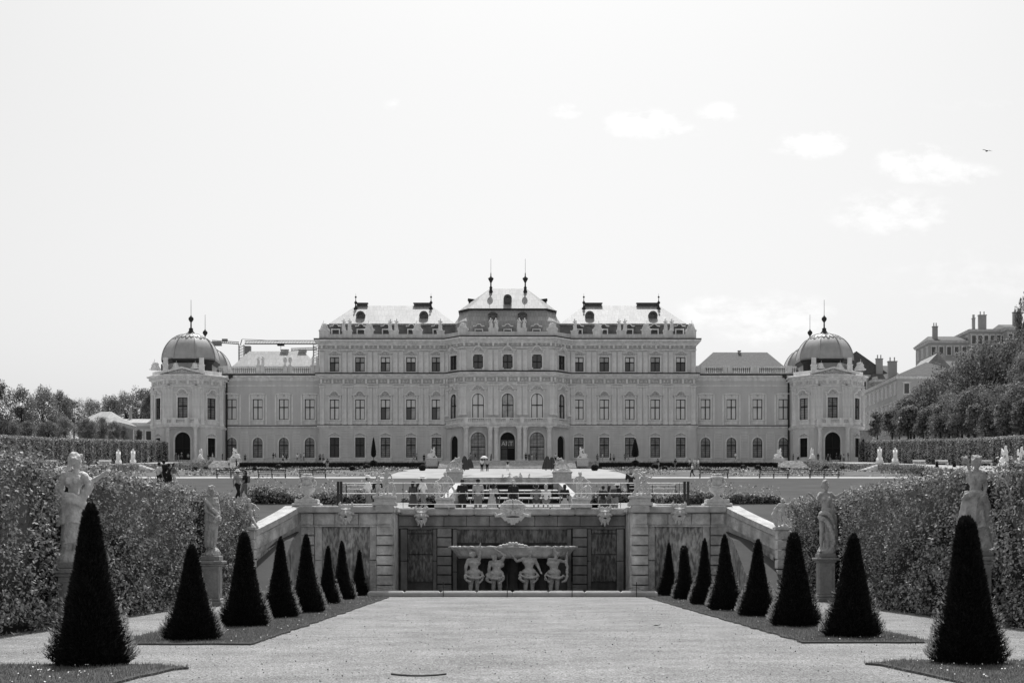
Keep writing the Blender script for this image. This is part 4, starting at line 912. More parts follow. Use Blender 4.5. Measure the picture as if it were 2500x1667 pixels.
# ---------------------------------------------------------------- retaining wall with grotto fountain
YF=59.0; YC=61.6; ztp=EYE+2.24; zcb=PZ(1174,YF)
rw=empty('retaining_wall',(0,YF,0),'grey stone retaining wall with rusticated piers, rubble panels and sloping ramp ends','wall')
RO=rw.location.copy()
def rb(mb,name,mats,smooth=False,parent=None):
    me=mb.mesh(name,mats,smooth); me.transform(Matrix.Translation(-RO)); return link(name,me,parent or rw)
def blocks(b,x0,x1,yf,yb,z0,z1,h,j=.025,split=None):
    n=max(1,round((z1-z0)/h)); h=(z1-z0)/n
    for i in range(n):
        cuts=[x0,x1] if not split else [x0]+[x0+(x1-x0)*c for c in split[i%len(split)]]+[x1]
        for a,c in zip(cuts[:-1],cuts[1:]): b.box(a+j*.5,c-j*.5,yf+random.uniform(-.008,.008),yb,z0+i*h+j*.5,z0+(i+1)*h-j*.5,.018)
for s in (-1,1):
    xin,xpi,xpo,xua=[PX(q,YF) for q in (904,865,849,723)]; xub=PX(690.6,YF)
    if s>0: xin,xpi,xpo,xua,xub=[-q for q in (xin,xpi,xpo,xua,xub)]
    A=lambda a,c: sorted((a,c))
    b=MB(); b.box(*A(xin-s*.02,s*9.25),YF+.12,YF+.95,0,zcb-.3); b.box(*A(xin,xin+s*.8),YF+.1,YC+.6,0,zcb-.07); rb(b,'wall','wallstone'); b=MB(); b.box(*A(xin-s*.1,xin+s*.9),YF+1.0,YC+.9,zcb-.06,ztp-.003,.03); rb(b,'coping','wallcope')
    b=MB(); blocks(b,*A(xin,xpi),YF-.28,YF+.3,0,zcb-.62,.42,.05); rb(b,'pier','wallstone')
    b=MB(); blocks(b,*A(xua,xub),YF-.12,YF+.3,0,zcb-.62,.42,.05); rb(b,'pier','wallstone')
    b=MB(); blocks(b,*A(xpi,xpo),YF-.02,YF+.2,0,zcb-.62,1.3); blocks(b,*A(xua,xua-s*.32),YF-.02,YF+.2,0,zcb-.62,1.3); blocks(b,*A(xpo-s*.0,xua-s*.32),YF-.02,YF+.2,PZ(1210,YF),zcb-.62,.35,split=[(.3,.66),(.5,)]); rb(b,'panel_frame','wallstone')
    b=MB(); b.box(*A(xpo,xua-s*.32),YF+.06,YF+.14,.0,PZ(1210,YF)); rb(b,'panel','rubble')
    for a,c,y in ((xin+s*.06,xpi-s*.06,YF-.34),(xpi-s*.06,xua+s*.03,YF-.08),(xua+s*.03,xub-s*.03,YF-.18)):
        b=MB(); blocks(b,*A(a,c),y,YF+.3,zcb-.6,zcb-.08,.52,split=[(.33,.7)] if abs(a-c)>1.5 else None); b.box(*A(a,c),y-.06,YF+.3,zcb-.66,zcb-.6); rb(b,'frieze','wallstone')
        b=MB(); q0,q1=A(a,c); q0-=.08;q1+=.08
        nb=max(1,round((q1-q0)/1.4))
        for i in range(nb): b.box(q0+(q1-q0)*i/nb+.006,q0+(q1-q0)*(i+1)/nb-.006,y-.2,YF+1.0,zcb-.07,ztp,.05)
        rb(b,'coping','wallcope')
    # ramp wall descending towards the viewer
    p0=(s*9.33,YF,ztp); x1,y1,z1=PX(572,54.6),54.6,PZ(1222,54.6)
    if s>0: x1=PX(1797,54.6)
    N=9; path=[]
    for i in range(N+1):
        t=i/N; path.append(Vector((p0[0]+(x1-p0[0])*t**1.15,YF+(y1-YF)*t,ztp+(z1-ztp)*t)))
    def strip(w0,w1,d0,d1,name,mats):
        b=MB(); V=[]
        for i,p in enumerate(path):
            q=path[min(i+1,N)]-path[max(i-1,0)]; nn=Vector((q.y,-q.x,0)).normalized()*(-s)   # towards the court
            nn=Vector((-s*abs(nn.x),-abs(nn.y),0))
            for w,d in ((w0,d0),(w1,d0),(w1,d1),(w0,d1)): V.append((p.x-nn.x*w,p.y-nn.y*w,max(0,p.z-d) if d<50 else 0))
        fs=[(4*i+k,4*i+4+k,4*i+4+(k+1)%4,4*i+(k+1)%4) for i in range(N) for k in range(4)]+[(0,1,2,3),(4*N+3,4*N+2,4*N+1,4*N)]
        b.add(V,fs); return rb(b,name,mats)
    strip(-.12,.62,0,.24,'ramp_coping','wallcope'); strip(.0,.5,.24,.30,'ramp_moulding','wallstone'); strip(-.03,.5,.30,.82,'ramp_frieze','wallstone'); strip(.08,.5,.82,60,'ramp_wall','wallstone')
    b=MB(); b.box(*A(s*9.1,s*9.75),YF-.05,YF+.95,0,ztp-.26); rb(b,'end_pier','wallstone')
    # panels on the ramp wall
    b=MB(); V=[]
    for i in range(2,N): 
        p=path[i]; V.append((p.x-s*.06,p.y-.02,max(.05,p.z-1.05))); V.append((p.x-s*.06,p.y-.02,.0))
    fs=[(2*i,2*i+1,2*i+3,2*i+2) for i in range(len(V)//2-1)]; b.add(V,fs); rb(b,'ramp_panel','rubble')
# recessed centre
xi=PX(904,YF); xi2=-xi; cz=zcb
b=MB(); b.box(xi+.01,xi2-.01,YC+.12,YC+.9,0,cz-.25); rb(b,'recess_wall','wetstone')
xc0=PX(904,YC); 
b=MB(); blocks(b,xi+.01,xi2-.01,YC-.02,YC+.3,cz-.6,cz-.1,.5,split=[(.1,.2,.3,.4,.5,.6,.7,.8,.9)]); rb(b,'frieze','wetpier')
b=MB(); n=9
for i in range(n): b.box(xi+.02+(xi2-xi-.04)*i/n+.006,xi+.02+(xi2-xi-.04)*(i+1)/n-.006,YC-.22,YC+1,cz-.09,ztp,.05)
rb(b,'coping','wallcope')
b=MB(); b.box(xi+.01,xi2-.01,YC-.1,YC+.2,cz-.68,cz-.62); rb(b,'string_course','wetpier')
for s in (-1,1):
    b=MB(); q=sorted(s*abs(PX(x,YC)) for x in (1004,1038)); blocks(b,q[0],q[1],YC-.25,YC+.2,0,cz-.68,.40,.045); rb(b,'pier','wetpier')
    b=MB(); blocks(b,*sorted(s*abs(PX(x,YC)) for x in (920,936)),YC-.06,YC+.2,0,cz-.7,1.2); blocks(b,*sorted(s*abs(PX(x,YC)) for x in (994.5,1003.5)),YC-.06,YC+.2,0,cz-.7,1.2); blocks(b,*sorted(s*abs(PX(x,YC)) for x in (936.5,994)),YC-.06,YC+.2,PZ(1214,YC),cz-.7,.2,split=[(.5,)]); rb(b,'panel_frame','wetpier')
    b=MB(); q=sorted(s*abs(PX(x,YC)) for x in (936.5,994))
    for i,(za,zb_) in enumerate(((.55,1.75),(1.8,2.7),(2.75,PZ(1214,YC)-.05))): b.box(q[0],q[1],YC+.0,YC+.18,za,zb_)
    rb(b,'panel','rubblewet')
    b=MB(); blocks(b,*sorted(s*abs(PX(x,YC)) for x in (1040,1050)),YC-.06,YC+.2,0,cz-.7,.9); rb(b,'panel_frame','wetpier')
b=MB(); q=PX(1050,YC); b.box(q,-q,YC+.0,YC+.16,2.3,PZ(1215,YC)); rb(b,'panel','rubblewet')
b=MB(); blocks(b,q,-q,YC-.06,YC+.2,PZ(1214,YC),cz-.7,.25,split=[(.25,.5,.75)]); rb(b,'panel_frame','wetpier')
# basin kerb and water
kx=6.05; b=MB(); n=8
for i in range(n): b.box(-kx+2*kx*i/n+.006,-kx+2*kx*(i+1)/n-.006,56.3,56.9,-.05,.24,.075)
tag(b.build('basin_kerb','kerb'),'long low stone kerb of the fountain pool in front of the grotto wall','kerb')
poly('pool_water','water',[(-kx,56.88),(kx,56.88),(kx,YC),(-kx,YC)],.07)
# chain fence along the kerb
ch=empty('chain_barrier',(0,56.1,0),'thin dark posts and drooping wire in front of the fountain kerb','barrier'); xs_=[PX(q,56.1) for q in (1018,1165,1314,1462)]
for x in xs_: b=MB(); b.cyl((x,0,0),(x,0,.62 if x!=xs_[1] else .95),.018,n=6); b.build('post','dark',ch)
b=MB()
pq=[-5.8]+xs_+[5.9]
for a,c in zip(pq[:-1],pq[1:]):
    L=[(a+(c-a)*t,0,.42-.16*(1-(2*t-1)**2)) for t in np.linspace(0,1,9)]
    for p,q2 in zip(L[:-1],L[1:]): b.cyl(p,q2,.007,n=4,caps=False)
b.build('wire','dark',ch)
# ---- masks
def mask(x,y,Y,s,label,par=rw):
    b=MB(); sy=.55
    b.cap((0,0,.05),.22,(0,-.02,-.12),.19); b.cap((-.1,-.12,.08),.07,(.1,-.12,.08),.07); b.cap((0,-.2,.06),.05,(0,-.27,-.04),.065)
    for q in (-1,1):
        b.cap((q*.14,-.14,-.02),.085,(q*.17,-.10,-.08),.06); b.cap((q*.03,-.19,.13),.04,(q*.19,-.15,.17),.03); b.cap((q*.16,0,.2),.09,(q*.26,-.02,.36),.055); b.cap((q*.26,-.02,.36),.055,(q*.24,-.02,.44),.035)
        b.cap((q*.22,-.03,.02),.06,(q*.30,0,-.02),.05); b.cap((q*.2,-.04,-.16),.08,(q*.16,-.05,-.28),.06); b.cap((q*.09,-.1,-.27),.05,(q*.15,-.08,-.42),.035); b.cap((q*.02,-.19,-.09),.035,(q*.12,-.16,-.10),.03)
    for i in range(7): a=i/6; b.cap((-.14+.28*a,-.03,.24),.05,(-.17+.34*a,-.04,.33+.04*math.sin(a*9)),.035)
    b.cap((0,-.12,-.24),.085,(0,-.10,-.34),.06); b.cap((-.04,-.13,-.38),.03,(0,-.1,-.52),.025); b.cap((.04,-.13,-.38),.03,(0,-.1,-.5),.02)
    me=remesh(b,'mask','putto',.014,.012,16); o=link('mask',me,par,Vector((PX(x,Y),Y,PZ(y,Y)))-RO,scale=s)
    b=MB(); b.ell((0,-.19,-.155),.075,.035,.03,10); b.build('mouth','darkness',o,True); tag(o,label); return o
mask(795,1178,YF-.2,1.05,'horned grotesque mask, outer left'); mask(968,1184,YC-.3,1.0,'horned grotesque mask, inner left'); mask(1389,1182,YC-.3,1.0,'horned grotesque mask, inner right'); mask(1559.5,1177,YF-.2,1.05,'horned grotesque mask, outer right')
b=MB()   # big shell mask
for i in range(11):
    a=(i-5)/5; t=a*1.15; b.cap((.12*math.sin(t),-.02,.12),.05,(.60*math.sin(t),-.10,.12+.50*math.cos(t)),.075)
    b.cap((a*.45,-.10,-.14),.075,(a*.36,-.08,-.52+.22*abs(a)+.05*(i%2)),.035)
b.cap((-.35,-.12,.02),.10,(.35,-.12,.02),.10)
for q in (-1,1):
    b.cap((q*.18,-.22,.06),.09,(q*.30,-.18,.08),.08); b.cap((q*.4,-.12,-.02),.10,(q*.78,-.05,-.10),.06); b.cap((q*.78,-.05,-.10),.06,(q*.80,-.05,.03),.05); b.cap((q*.06,-.24,.17),.05,(q*.32,-.2,.22),.045)
b.cap((0,-.26,.08),.07,(0,-.3,.0),.09); b.cap((-.5,-.14,-.06),.045,(.5,-.14,-.06),.045)
o=link('mask',remesh(b,'shell_mask','putto',.016,.012,14),rw,Vector((PX(1178,YC-.45),YC-.45,PZ(1180,YC-.45)))-RO,scale=.98); tag(o,'large bearded shell-crowned mask over the fountain'); b=MB(); b.ell((0,-.15,-.13),.36,.05,.035,12); b.build('mouth','darkness',o,True)
# ---- fountain bowl with four bearers
fx,fy=PX(1178,60.3),60.3
ft=empty('fountain',(fx,fy,0),'wall fountain with a wide shallow stone bowl carried by four garlanded figures','fountain')
zr_=PZ(1255,fy); zl=PZ(1281,fy); b=MB(); K=90; hwid=(PX(1323,fy)-PX(1033,fy))/2; V=[];rings=[(.80,zl+.02,.75),(.86,zl,.8),(.905,zl+.15,.86),(.94,zl+.3,.9),(.965,zr_-.12,.93),(1.02,zr_-.08,.98),(1.03,zr_,1.0),(.97,zr_+.02,.95),(.9,zr_-.1,.88)]
for r_,z,ry in rings:
    for i in range(K):
        t=PI+PI*i/(K-1); V.append((hwid*r_*math.copysign(abs(math.cos(t))**.55,math.cos(t)),1.0*ry*math.sin(t)*(1+.05*abs(math.sin(i*.42))+.02*math.sin(i*2.3+z*9)),z+.02*math.sin(i*1.3)*(1 if z>zl+.1 else 0)))
fs=[(k_*K+i,k_*K+i+1,(k_+1)*K+i+1,(k_+1)*K+i) for k_ in range(len(rings)-1) for i in range(K-1)]+[tuple(range(K))[::-1]]; b.add(V,fs); b.box(-hwid*.86,hwid*.86,-.02,1.0,zl-.02,zl+.03); bowl=b.build('bowl','wallcope',ft,True)
b=MB(); b.box(-hwid*.97,hwid*.97,-.1,1.05,zr_-.1,zr_-.06); b.build('bowl_water','water',ft)
b=MB()
for i in range(9): a=(i-4)/4; b.ell((a*.55,-.95,zr_+.03+.12*(1-abs(a))*(.6+.4*(i%2))),.09,.09,.05+.05*(1-abs(a)),7)
b.build('cresting','putto',ft,True)
b=MB()
for i in range(11):
    t=(i+.6)/11.6; xx=-hwid+2*hwid*t; b.box(xx-.12,xx+.12,-1.02+.5*(2*t-1)**4,-.92+.5*(2*t-1)**4,zr_-.035+.01*(i%2),zr_+.012+.01*(i%3))
b.build('wet_lip','foam',ft)
poses=[pose(shR=(.15,0,1.43),elR=(.20,-.05,1.68),wrR=(.19,-.06,1.93),elL=(-.26,-.02,1.16),wrL=(-.27,-.05,.90),head=(-.06,-.04,1.60)),
 pose(shR=(.16,-.02,1.40),elR=(.30,-.10,1.62),wrR=(.02,-.12,1.86),shL=(-.2,0,1.36),elL=(-.25,-.02,1.05),wrL=(-.22,-.10,.82),head=(-.06,-.10,1.56),neck=(0,-.04,1.44),chest=(.03,0,1.27)),
 pose(shL=(-.18,0,1.42),elL=(-.38,-.02,1.33),wrL=(-.52,-.10,1.52),elR=(.28,0,1.14),wrR=(.34,-.10,.95),head=(.04,-.04,1.62)),
 pose(shL=(-.16,-.02,1.42),elL=(.0,-.16,1.44),wrL=(-.02,-.10,1.82),shR=(.18,0,1.38),elR=(.40,-.02,1.32),wrR=(.42,-.04,1.60),head=(.08,-.02,1.60),chest=(-.03,0,1.28))]
for i,(xx,p) in enumerate(zip((1089,1141,1215,1272),poses)):
    b=MB(); torso(b,p,1.3,i in(0,)); limbs(b,p,bulk=1.3); headm(b,p,(0,-1,.1 if i else .2)); hairm(b,p,style='curly' if i!=1 else 'long')
    skirt(b,(0,0),1.0,.66,.15,.19,6,.2,.85,i+3,n=60,hem=.05)
    for q in range(9): t=(q-4)/4; b.cap((.26*t,-.15-.05*(1-t*t),.80-.10*(1-t*t)),.045,(.26*t+.02,-.17,.77-.10*(1-t*t)),.035,6)
    gx=.36 if i==3 else -.27
    swag(b,[(gx,-.08,1.38 if i==3 else .92),(gx*1.12,-.12,1.1 if i==3 else .72),(gx*.95,-.14,.62),(gx*.55,-.16,.56)],.034,8,.6,i); swag(b,[(-gx*.8,-.1,.92),(-gx*.95,-.12,.7),(-gx*.5,-.15,.52)],.030,8,.6,i+5)
    for q in range(9): r2=random.Random(q+i*9); b.cap((r2.uniform(-.35,.35),r2.uniform(-.05,.15),.05),r2.uniform(.07,.13),(r2.uniform(-.3,.3),.1,.16),.08)
    link('bearer_figure',remesh(b,'bearer_figure','statue',.016,.012,15),ft,Vector((PX(xx,59.6)-fx,-.92,-.06)),rz=R((14,-18,6,22)[i]),scale=(1.42,1.25,1.13*(1,.97,1.02,1)[i]))
for i in range(3): 
    xx=[1110,1178,1243][i]; b=MB(); b.lathe((PX(xx,61)-fx,.75,0),[(.28,0),(.2,.5),(.26,1.0),(.3,1.4),(.2,zl)],10); b.build('pier','wetstone',ft)
# ---- urns
def urn(x,label):
    Y=YF+.35; b=MB(); X=PX(x,Y); zb=ztp; e=empty('urn',(X,Y,zb),label,'urn','carved stone urns on the retaining wall')
    b.box(-.62,.62,-.45,.45,0,.12,.03); b.box(-.5,.5,-.38,.38,.12,.30,.03); b.build('plinth','putto',e)
    b=MB(); b.lathe((0,0,.30),[(.30,0),(.26,.05),(.13,.12),(.12,.20),(.17,.24),(.30,.34),(.35,.44),(.34,.48),(.26,.54),(.25,.60),(.25,.86),(.29,.90),(.33,.93),(.32,.97),(.2,1.03),(.10,1.10)],22,sy=.9)
    for i in range(12): a=i*PI/6; b.ell((.16*math.cos(a),.14*math.sin(a),1.36+.02*(i%2)),.07,.06,.05,6)
    b.build('bowl','putto',e,True)
    b=MB()
    for q in (-1,1): swag(b,[(q*.24,0,1.12),(q*.36,-.02,1.08),(q*.37,-.02,.96),(q*.27,0,.88)],.035,5,.2,1); b.ell((q*.29,-.05,1.10),.06,.08,.09,7)
    swag(b,[(-.25,-.16,.92),(-.1,-.26,.84),(.1,-.26,.84),(.25,-.16,.92)],.035,5,.3,2); b.box(-.13,.13,-.26,-.2,.92,1.14,.01)
    b.build('handle','putto',e,True)
urn(706,'stone urn with scroll handles on the left corner of the retaining wall'); urn(1646.5,'stone urn with scroll handles on the right corner of the retaining wall')
# ---- putti groups on the wall
def statue_obj(name,mb,mats,loc,label,cat='statue',group=None,vox=.02,disp=.01,ped=None,rz=0,scale=1,part='figure'):
    e=empty(name,loc,label,cat,group,rz=rz,scale=scale); link(part,remesh(mb,part,mats,vox,disp,14),e)
    if ped: ped.build('pedestal',mats,e)
    return e
def pedbox(w,h,d=.5):
    b=MB(); b.box(-w/2,w/2,-d/2,d/2,0,h-.12,.02); b.box(-w/2-.06,w/2+.06,-d/2-.06,d/2+.06,h-.12,h,.02); b.box(-w/2-.08,w/2+.08,-d/2-.08,d/2+.08,-.002,.14,.02); return b
up=lambda **k:k
G='putto groups on the retaining wall'
defs=[
 (884,YF-.1,.42,.85,[(.04,0,.42,.75,up(elL=(-.30,-.1,1.30),wrL=(-.42,-.2,1.50),elR=(.30,.0,1.2),wrR=(.38,-.1,1.0)),(-.6,-.6,0)),(-.28,-.05,.34,.58,up(elL=(-.2,-.12,1.2),wrL=(-.1,-.3,1.45),elR=(.26,-.2,1.15),wrR=(.3,-.3,1.3)),(.7,-.6,0))],'two sandstone putti making music, on the left pier of the retaining wall'),
 (1022,YC-.1,.44,.75,[(.05,0,.42,.75,up(elL=(-.34,-.1,1.20),wrL=(-.50,-.2,1.10),elR=(.30,.0,1.2),wrR=(.40,-.1,.98)),(.3,-1,0)),(-.34,.02,.32,.56,up(elL=(-.26,-.1,1.15),wrL=(-.2,-.2,.95),elR=(.30,-.1,1.2),wrR=(.42,-.2,1.28)),(.5,-.8,0))],'two sandstone putti with clasped arms, left of the fountain mask on the wall top'),
 (1335,YC-.1,.44,.75,[(-.08,0,.42,.76,up(elR=(.34,-.1,1.22),wrR=(.55,-.2,1.05),elL=(-.30,.05,1.2),wrL=(-.34,-.1,1.0)),(.8,-.5,0)),(.27,-.02,.38,.48,up(elL=(-.26,-.1,1.15),wrL=(-.2,-.2,.95),elR=(.30,-.1,1.2),wrR=(.40,-.2,1.2)),(.3,-1,0))],'sandstone putto leaning over a smaller companion, right of the fountain mask on the wall top'),
 (1470,YF-.1,.42,.85,[(-.12,0,.42,.73,up(elL=(-.30,-.1,1.20),wrL=(-.48,-.2,1.30),elR=(.30,.0,1.2),wrR=(.2,-.3,1.2)),(-.3,-1,0)),(.20,.02,.40,.66,up(elL=(-.26,-.1,1.15),wrL=(-.1,-.3,1.1),elR=(.34,-.1,1.25),wrR=(.50,-.15,1.42)),(.2,-1,0))],'two sandstone putti in swirling cloth, on the right pier of the retaining wall')]
for gi,(x,Y,ph,w,fg,lab) in enumerate(defs):
    b=MB()
    for ox,oy,oz,s_,arms,face in fg: putto(b,ox,oz,s_,arms,face,.04*(-1)**gi,oy=oy)
    swag(b,[(-.35,-.1,.46),(-.2,-.15,.62),(.05,-.17,.80),(.28,-.05,.95),(.42,.02,.70),(.40,.0,.45)],.045,6,.35,gi); b.cap((.34,.05,.44),.08,(.40,.03,.62),.06)
    for v in range(4): r2=random.Random(gi*7+v); b.cap((r2.uniform(-.3,.3),0,.42),.05,(r2.uniform(-.35,.35),-.08,r2.uniform(.42,.5)),.04)
    statue_obj('putto_group',b,'putto',(PX(x,Y),Y,ztp),lab,'statue',G,.016,.01,pedbox(w,ph,.55),scale=1.03)
# ramp-end putti
for s,x,lab in ((-1,572,'small standing putto at the foot of the left ramp coping, half hidden by the hedge'),(1,1797,'small putto with one raised arm at the foot of the right ramp coping')):
    Y=54.2; b=MB(); putto(b,0,.12,.74,up(elR=(.32,-.05,1.3),wrR=(.48,-.1,1.12 if s<0 else 1.5),elL=(-.3,0,1.2),wrL=(-.4,-.12,1.25)),(s*-.5,-.8,0)); b.cap((0,0,0),.2,(.1,0,.1),.16); b.cap((.1,-.05,.5),.07,(.36,-.15,.12),.05); swag(b,[(-.2,.05,.9),(-.3,.1,.6),(-.2,.1,.2)],.09,6,.3,4)
    statue_obj('putto',b,'putto',(PX(x,Y),Y,PZ(1217,Y)),lab,'statue',None,.015,.01,pedbox(.5,.12,.5)); 
    bb=MB(); blocks(bb,PX(x,Y)-.27,PX(x,Y)+.27,Y-.3,Y+.3,0,PZ(1217,Y)-.002,.42,.05); rb(bb,'end_pier','wallstone')
# ---------------------------------------------------------------- big garden statues
def pedestal(h,w=.50):
    b=MB(); d=w
    b.box(-w*.78,w*.78,-d*.78,d*.78,0,.16,.02); b.box(-w*.66,w*.66,-d*.66,d*.66,.16,.26,.03); b.box(-w*.55,w*.55,-d*.55,d*.55,.26,h-.28,.02)
    b.box(-w*.36,w*.36,-w*.585,-w*.548,.42,h-.42); 
    for s in (-1,1): b.box(min(s*w*.548,s*w*.585),max(s*w*.548,s*w*.585),-w*.36,w*.36,.42,h-.42)
    b.box(-w*.64,w*.64,-d*.64,d*.64,h-.28,h-.2,.02); b.box(-w*.8,w*.8,-d*.8,d*.8,h-.2,h-.10,.02); b.box(-w*.6,w*.6,-d*.6,d*.6,h-.10,h+.06,.02); return b
def bigstatue(x,yf,ytop,Y,b,H,label,pedh,mats='statue',rz=0,pw=.52,disp=.012):
    z=PZ(yf,Y); s_=(PZ(ytop,Y)-z)/H; e=empty('garden_statue',(PX(x,Y),Y,0),label,'statue','large statues set in the hedges')
    o=link('figure',remesh(b,'statue_figure',mats,.0105,disp,16,1),e,(0,0,z),rz,(s_*.88,s_*.95,s_)); p=pedestal(z-.06,pw); p.build('pedestal','pedestal',e); return e
# left near: turned to the right, bare shoulders, arm stretched out, tucked-up tunic and boots
p=pose(chest=(.0,-.02,1.30),neck=(.03,-.01,1.47),head=(.06,-.03,1.62),shL=(-.15,-.06,1.41),shR=(.14,.06,1.41),elL=(-.24,-.02,1.16),wrL=(-.10,-.12,1.02),elR=(.34,-.02,1.30),wrR=(.58,-.10,1.42),hipL=(-.10,-.02,.93),hipR=(.08,.02,.93),kneeL=(-.14,-.05,.50),ankL=(-.20,.04,.09),kneeR=(.08,-.08,.50),ankR=(.04,-.02,.09),toeL=(-.14,-.1,.03),toeR=(.14,-.1,.03))
b=MB(); torso(b,p,.98,True); limbs(b,p,bulk=1.08); headm(b,p,(.85,-.5,0)); hairm(b,p,(.85,-.5,0),'curly'); b.cap((-.06,.02,1.66),.07,(-.02,.0,1.73),.055); swag(b,[(-.02,.02,1.58),(-.14,.02,1.50),(-.22,.03,1.40)],.04,6,.3,1)
skirt(b,(-.02,0),1.08,.62,.15,.27,6,.10,.85,5,(-.03,0)); skirt(b,(-.02,0),.70,.30,.19,.18,6,.06,.9,8,(-.05,0))
swag(b,[(-.24,0,.92),(-.12,-.16,1.05),(.08,-.16,1.03),(.2,-.02,.93)],.055,8,.15,2); swag(b,[(-.26,0,.84),(-.1,-.2,.98),(.12,-.16,.96),(.21,0,.86)],.045,8,.15,3)
swag(b,[(-.2,.08,1.4),(-.30,.08,1.2),(-.3,.05,.95)],.07,8,.25,4); swag(b,[(.2,-.03,1.38),(.30,-.06,1.22),(.22,-.08,1.10),(.16,-.06,1.0)],.07,7,.2,6); b.cap((-.1,.05,0),.24,(0,.05,.02),.22); b.cap((-.12,.04,.62),.13,(-.10,.05,.08),.12); b.cap((-.2,.12,.3),.05,(-.18,.14,.75),.06); b.cap((.18,-.1,.60),.025,(.10,-.05,.30),.03)
for q in ('L','R'): b.cap(p['knee'+q].lerp(p['ank'+q],.35),.075,p['ank'+q]+Vector((0,0,.02)),.055)
bigstatue(170,1290,1040,32.0,b,1.76,'large weathered statue of a woman stretching out one arm before the left hedge',0,'putto')
# left far: draped woman in profile
p=pose(head=(.0,-.04,1.62),shL=(-.13,-.05,1.41),shR=(.12,.06,1.41),elL=(-.14,-.16,1.14),wrL=(.08,-.22,1.0),elR=(.2,-.02,1.13),wrR=(.24,-.12,.98),kneeR=(.12,-.1,.52),ankR=(.02,.02,.09),kneeL=(-.05,-.03,.5),ankL=(-.08,.0,.09))
b=MB(); torso(b,p,1.1,True); limbs(b,p,bulk=1.15); headm(b,p,(.8,-.6,0)); hairm(b,p,(.8,-.6,0),'bun'); hairm(b,p,(.8,-.6,0),'curly')
skirt(b,(.0,0),1.45,.86,.13,.23,9,.15,.85,6,(.0,0)); skirt(b,(.0,0),1.0,.22,.2,.13,8,.14,.9,7,(-.08,0)); swag(b,[(-.15,-.1,1.38),(.02,-.2,1.2),(.2,-.1,1.0),(.24,-.08,.86)],.05,8,.25,3); b.cap((.2,-.15,.95),.075,(.1,-.2,.86),.06); b.cap((-.05,.05,0),.2,(.05,.05,.03),.19)
bigstatue(487,1276,1115,45.9,b,1.76,'draped statue of a woman on a tall panelled pedestal before the left hedge',0,'statue')
# right near
p=pose(head=(.02,-.02,1.60),shL=(-.16,0,1.42),shR=(.15,0,1.40),elL=(-.12,-.18,1.22),wrL=(-.19,-.16,1.46),elR=(.22,.02,1.16),wrR=(.14,-.1,1.04),kneeR=(.22,0,.52),ankR=(.30,.05,.09),kneeL=(-.10,-.1,.5))
b=MB(); torso(b,p,1.12); limbs(b,p,bulk=1.15); headm(b,p); hairm(b,p,style='curly'); skirt(b,(-.04,0),1.08,.42,.18,.31,8,.20,.85,11,(-.06,0)); skirt(b,(.08,.02),1.0,.06,.17,.19,7,.16,.8,12,(.22,0)); swag(b,[(-.26,-.05,.92),(-.16,-.16,1.02),(.02,-.17,1.0),(.20,-.08,.86),(.25,-.04,.6)],.055,8,.25,3)
b.cap((-.19,-.16,1.46),.03,(-.24,-.14,1.66),.03); 
for i in range(9): r2=random.Random(i); b.cap((-.26+r2.uniform(-.07,.07),-.14+r2.uniform(-.05,.05),1.63+r2.uniform(-.06,.08)),.035,(-.26,-.14,1.64),.03,6)
b.cap((.1,.05,0),.24,(.2,.05,.03),.22)
bigstatue(2241,1262,1042,33.4,b,1.76,'large robed statue behind the nearest right cone, set in the right hedge',0,'statue')
# right far
p=pose(head=(.0,-.05,1.62),neck=(.0,-.02,1.48),shL=(-.15,0,1.42),shR=(.15,0,1.42),elL=(-.26,-.08,1.26),wrL=(-.40,-.16,1.36),elR=(.28,-.02,1.34),wrR=(.44,-.06,1.44),kneeL=(-.12,-.06,.5),ankL=(-.12,-.02,.09),toeL=(-.2,-.14,.03),kneeR=(.12,-.02,.52),ankR=(.16,.1,.10),toeR=(.08,-.08,.04))
b=MB(); torso(b,p,1.0,True); limbs(b,p,bulk=1.08); headm(b,p,(.4,-.9,.1)); hairm(b,p,(.4,-.9,0),'bun'); skirt(b,(.06,.02),1.08,.08,.16,.22,8,.16,.8,21,(.10,.05)); swag(b,[(-.2,-.12,.85),(-.06,-.18,.80),(.10,-.18,.6),(.24,-.1,.25)],.05,8,.2,5); swag(b,[(-.18,-.1,.92),(.0,-.17,.95),(.15,-.14,.8),(.28,-.06,.4)],.045,8,.2,6); swag(b,[(.1,.02,1.3),(.25,.06,.9),(.30,.08,.3)],.07,8,.2,7); b.cap((0,.05,0),.22,(.1,.05,.03),.2)
bigstatue(1896,1270,1102,50.4,b,1.76,'dancing draped statue with raised arms on a tall pedestal in the right hedge',0,'statue')
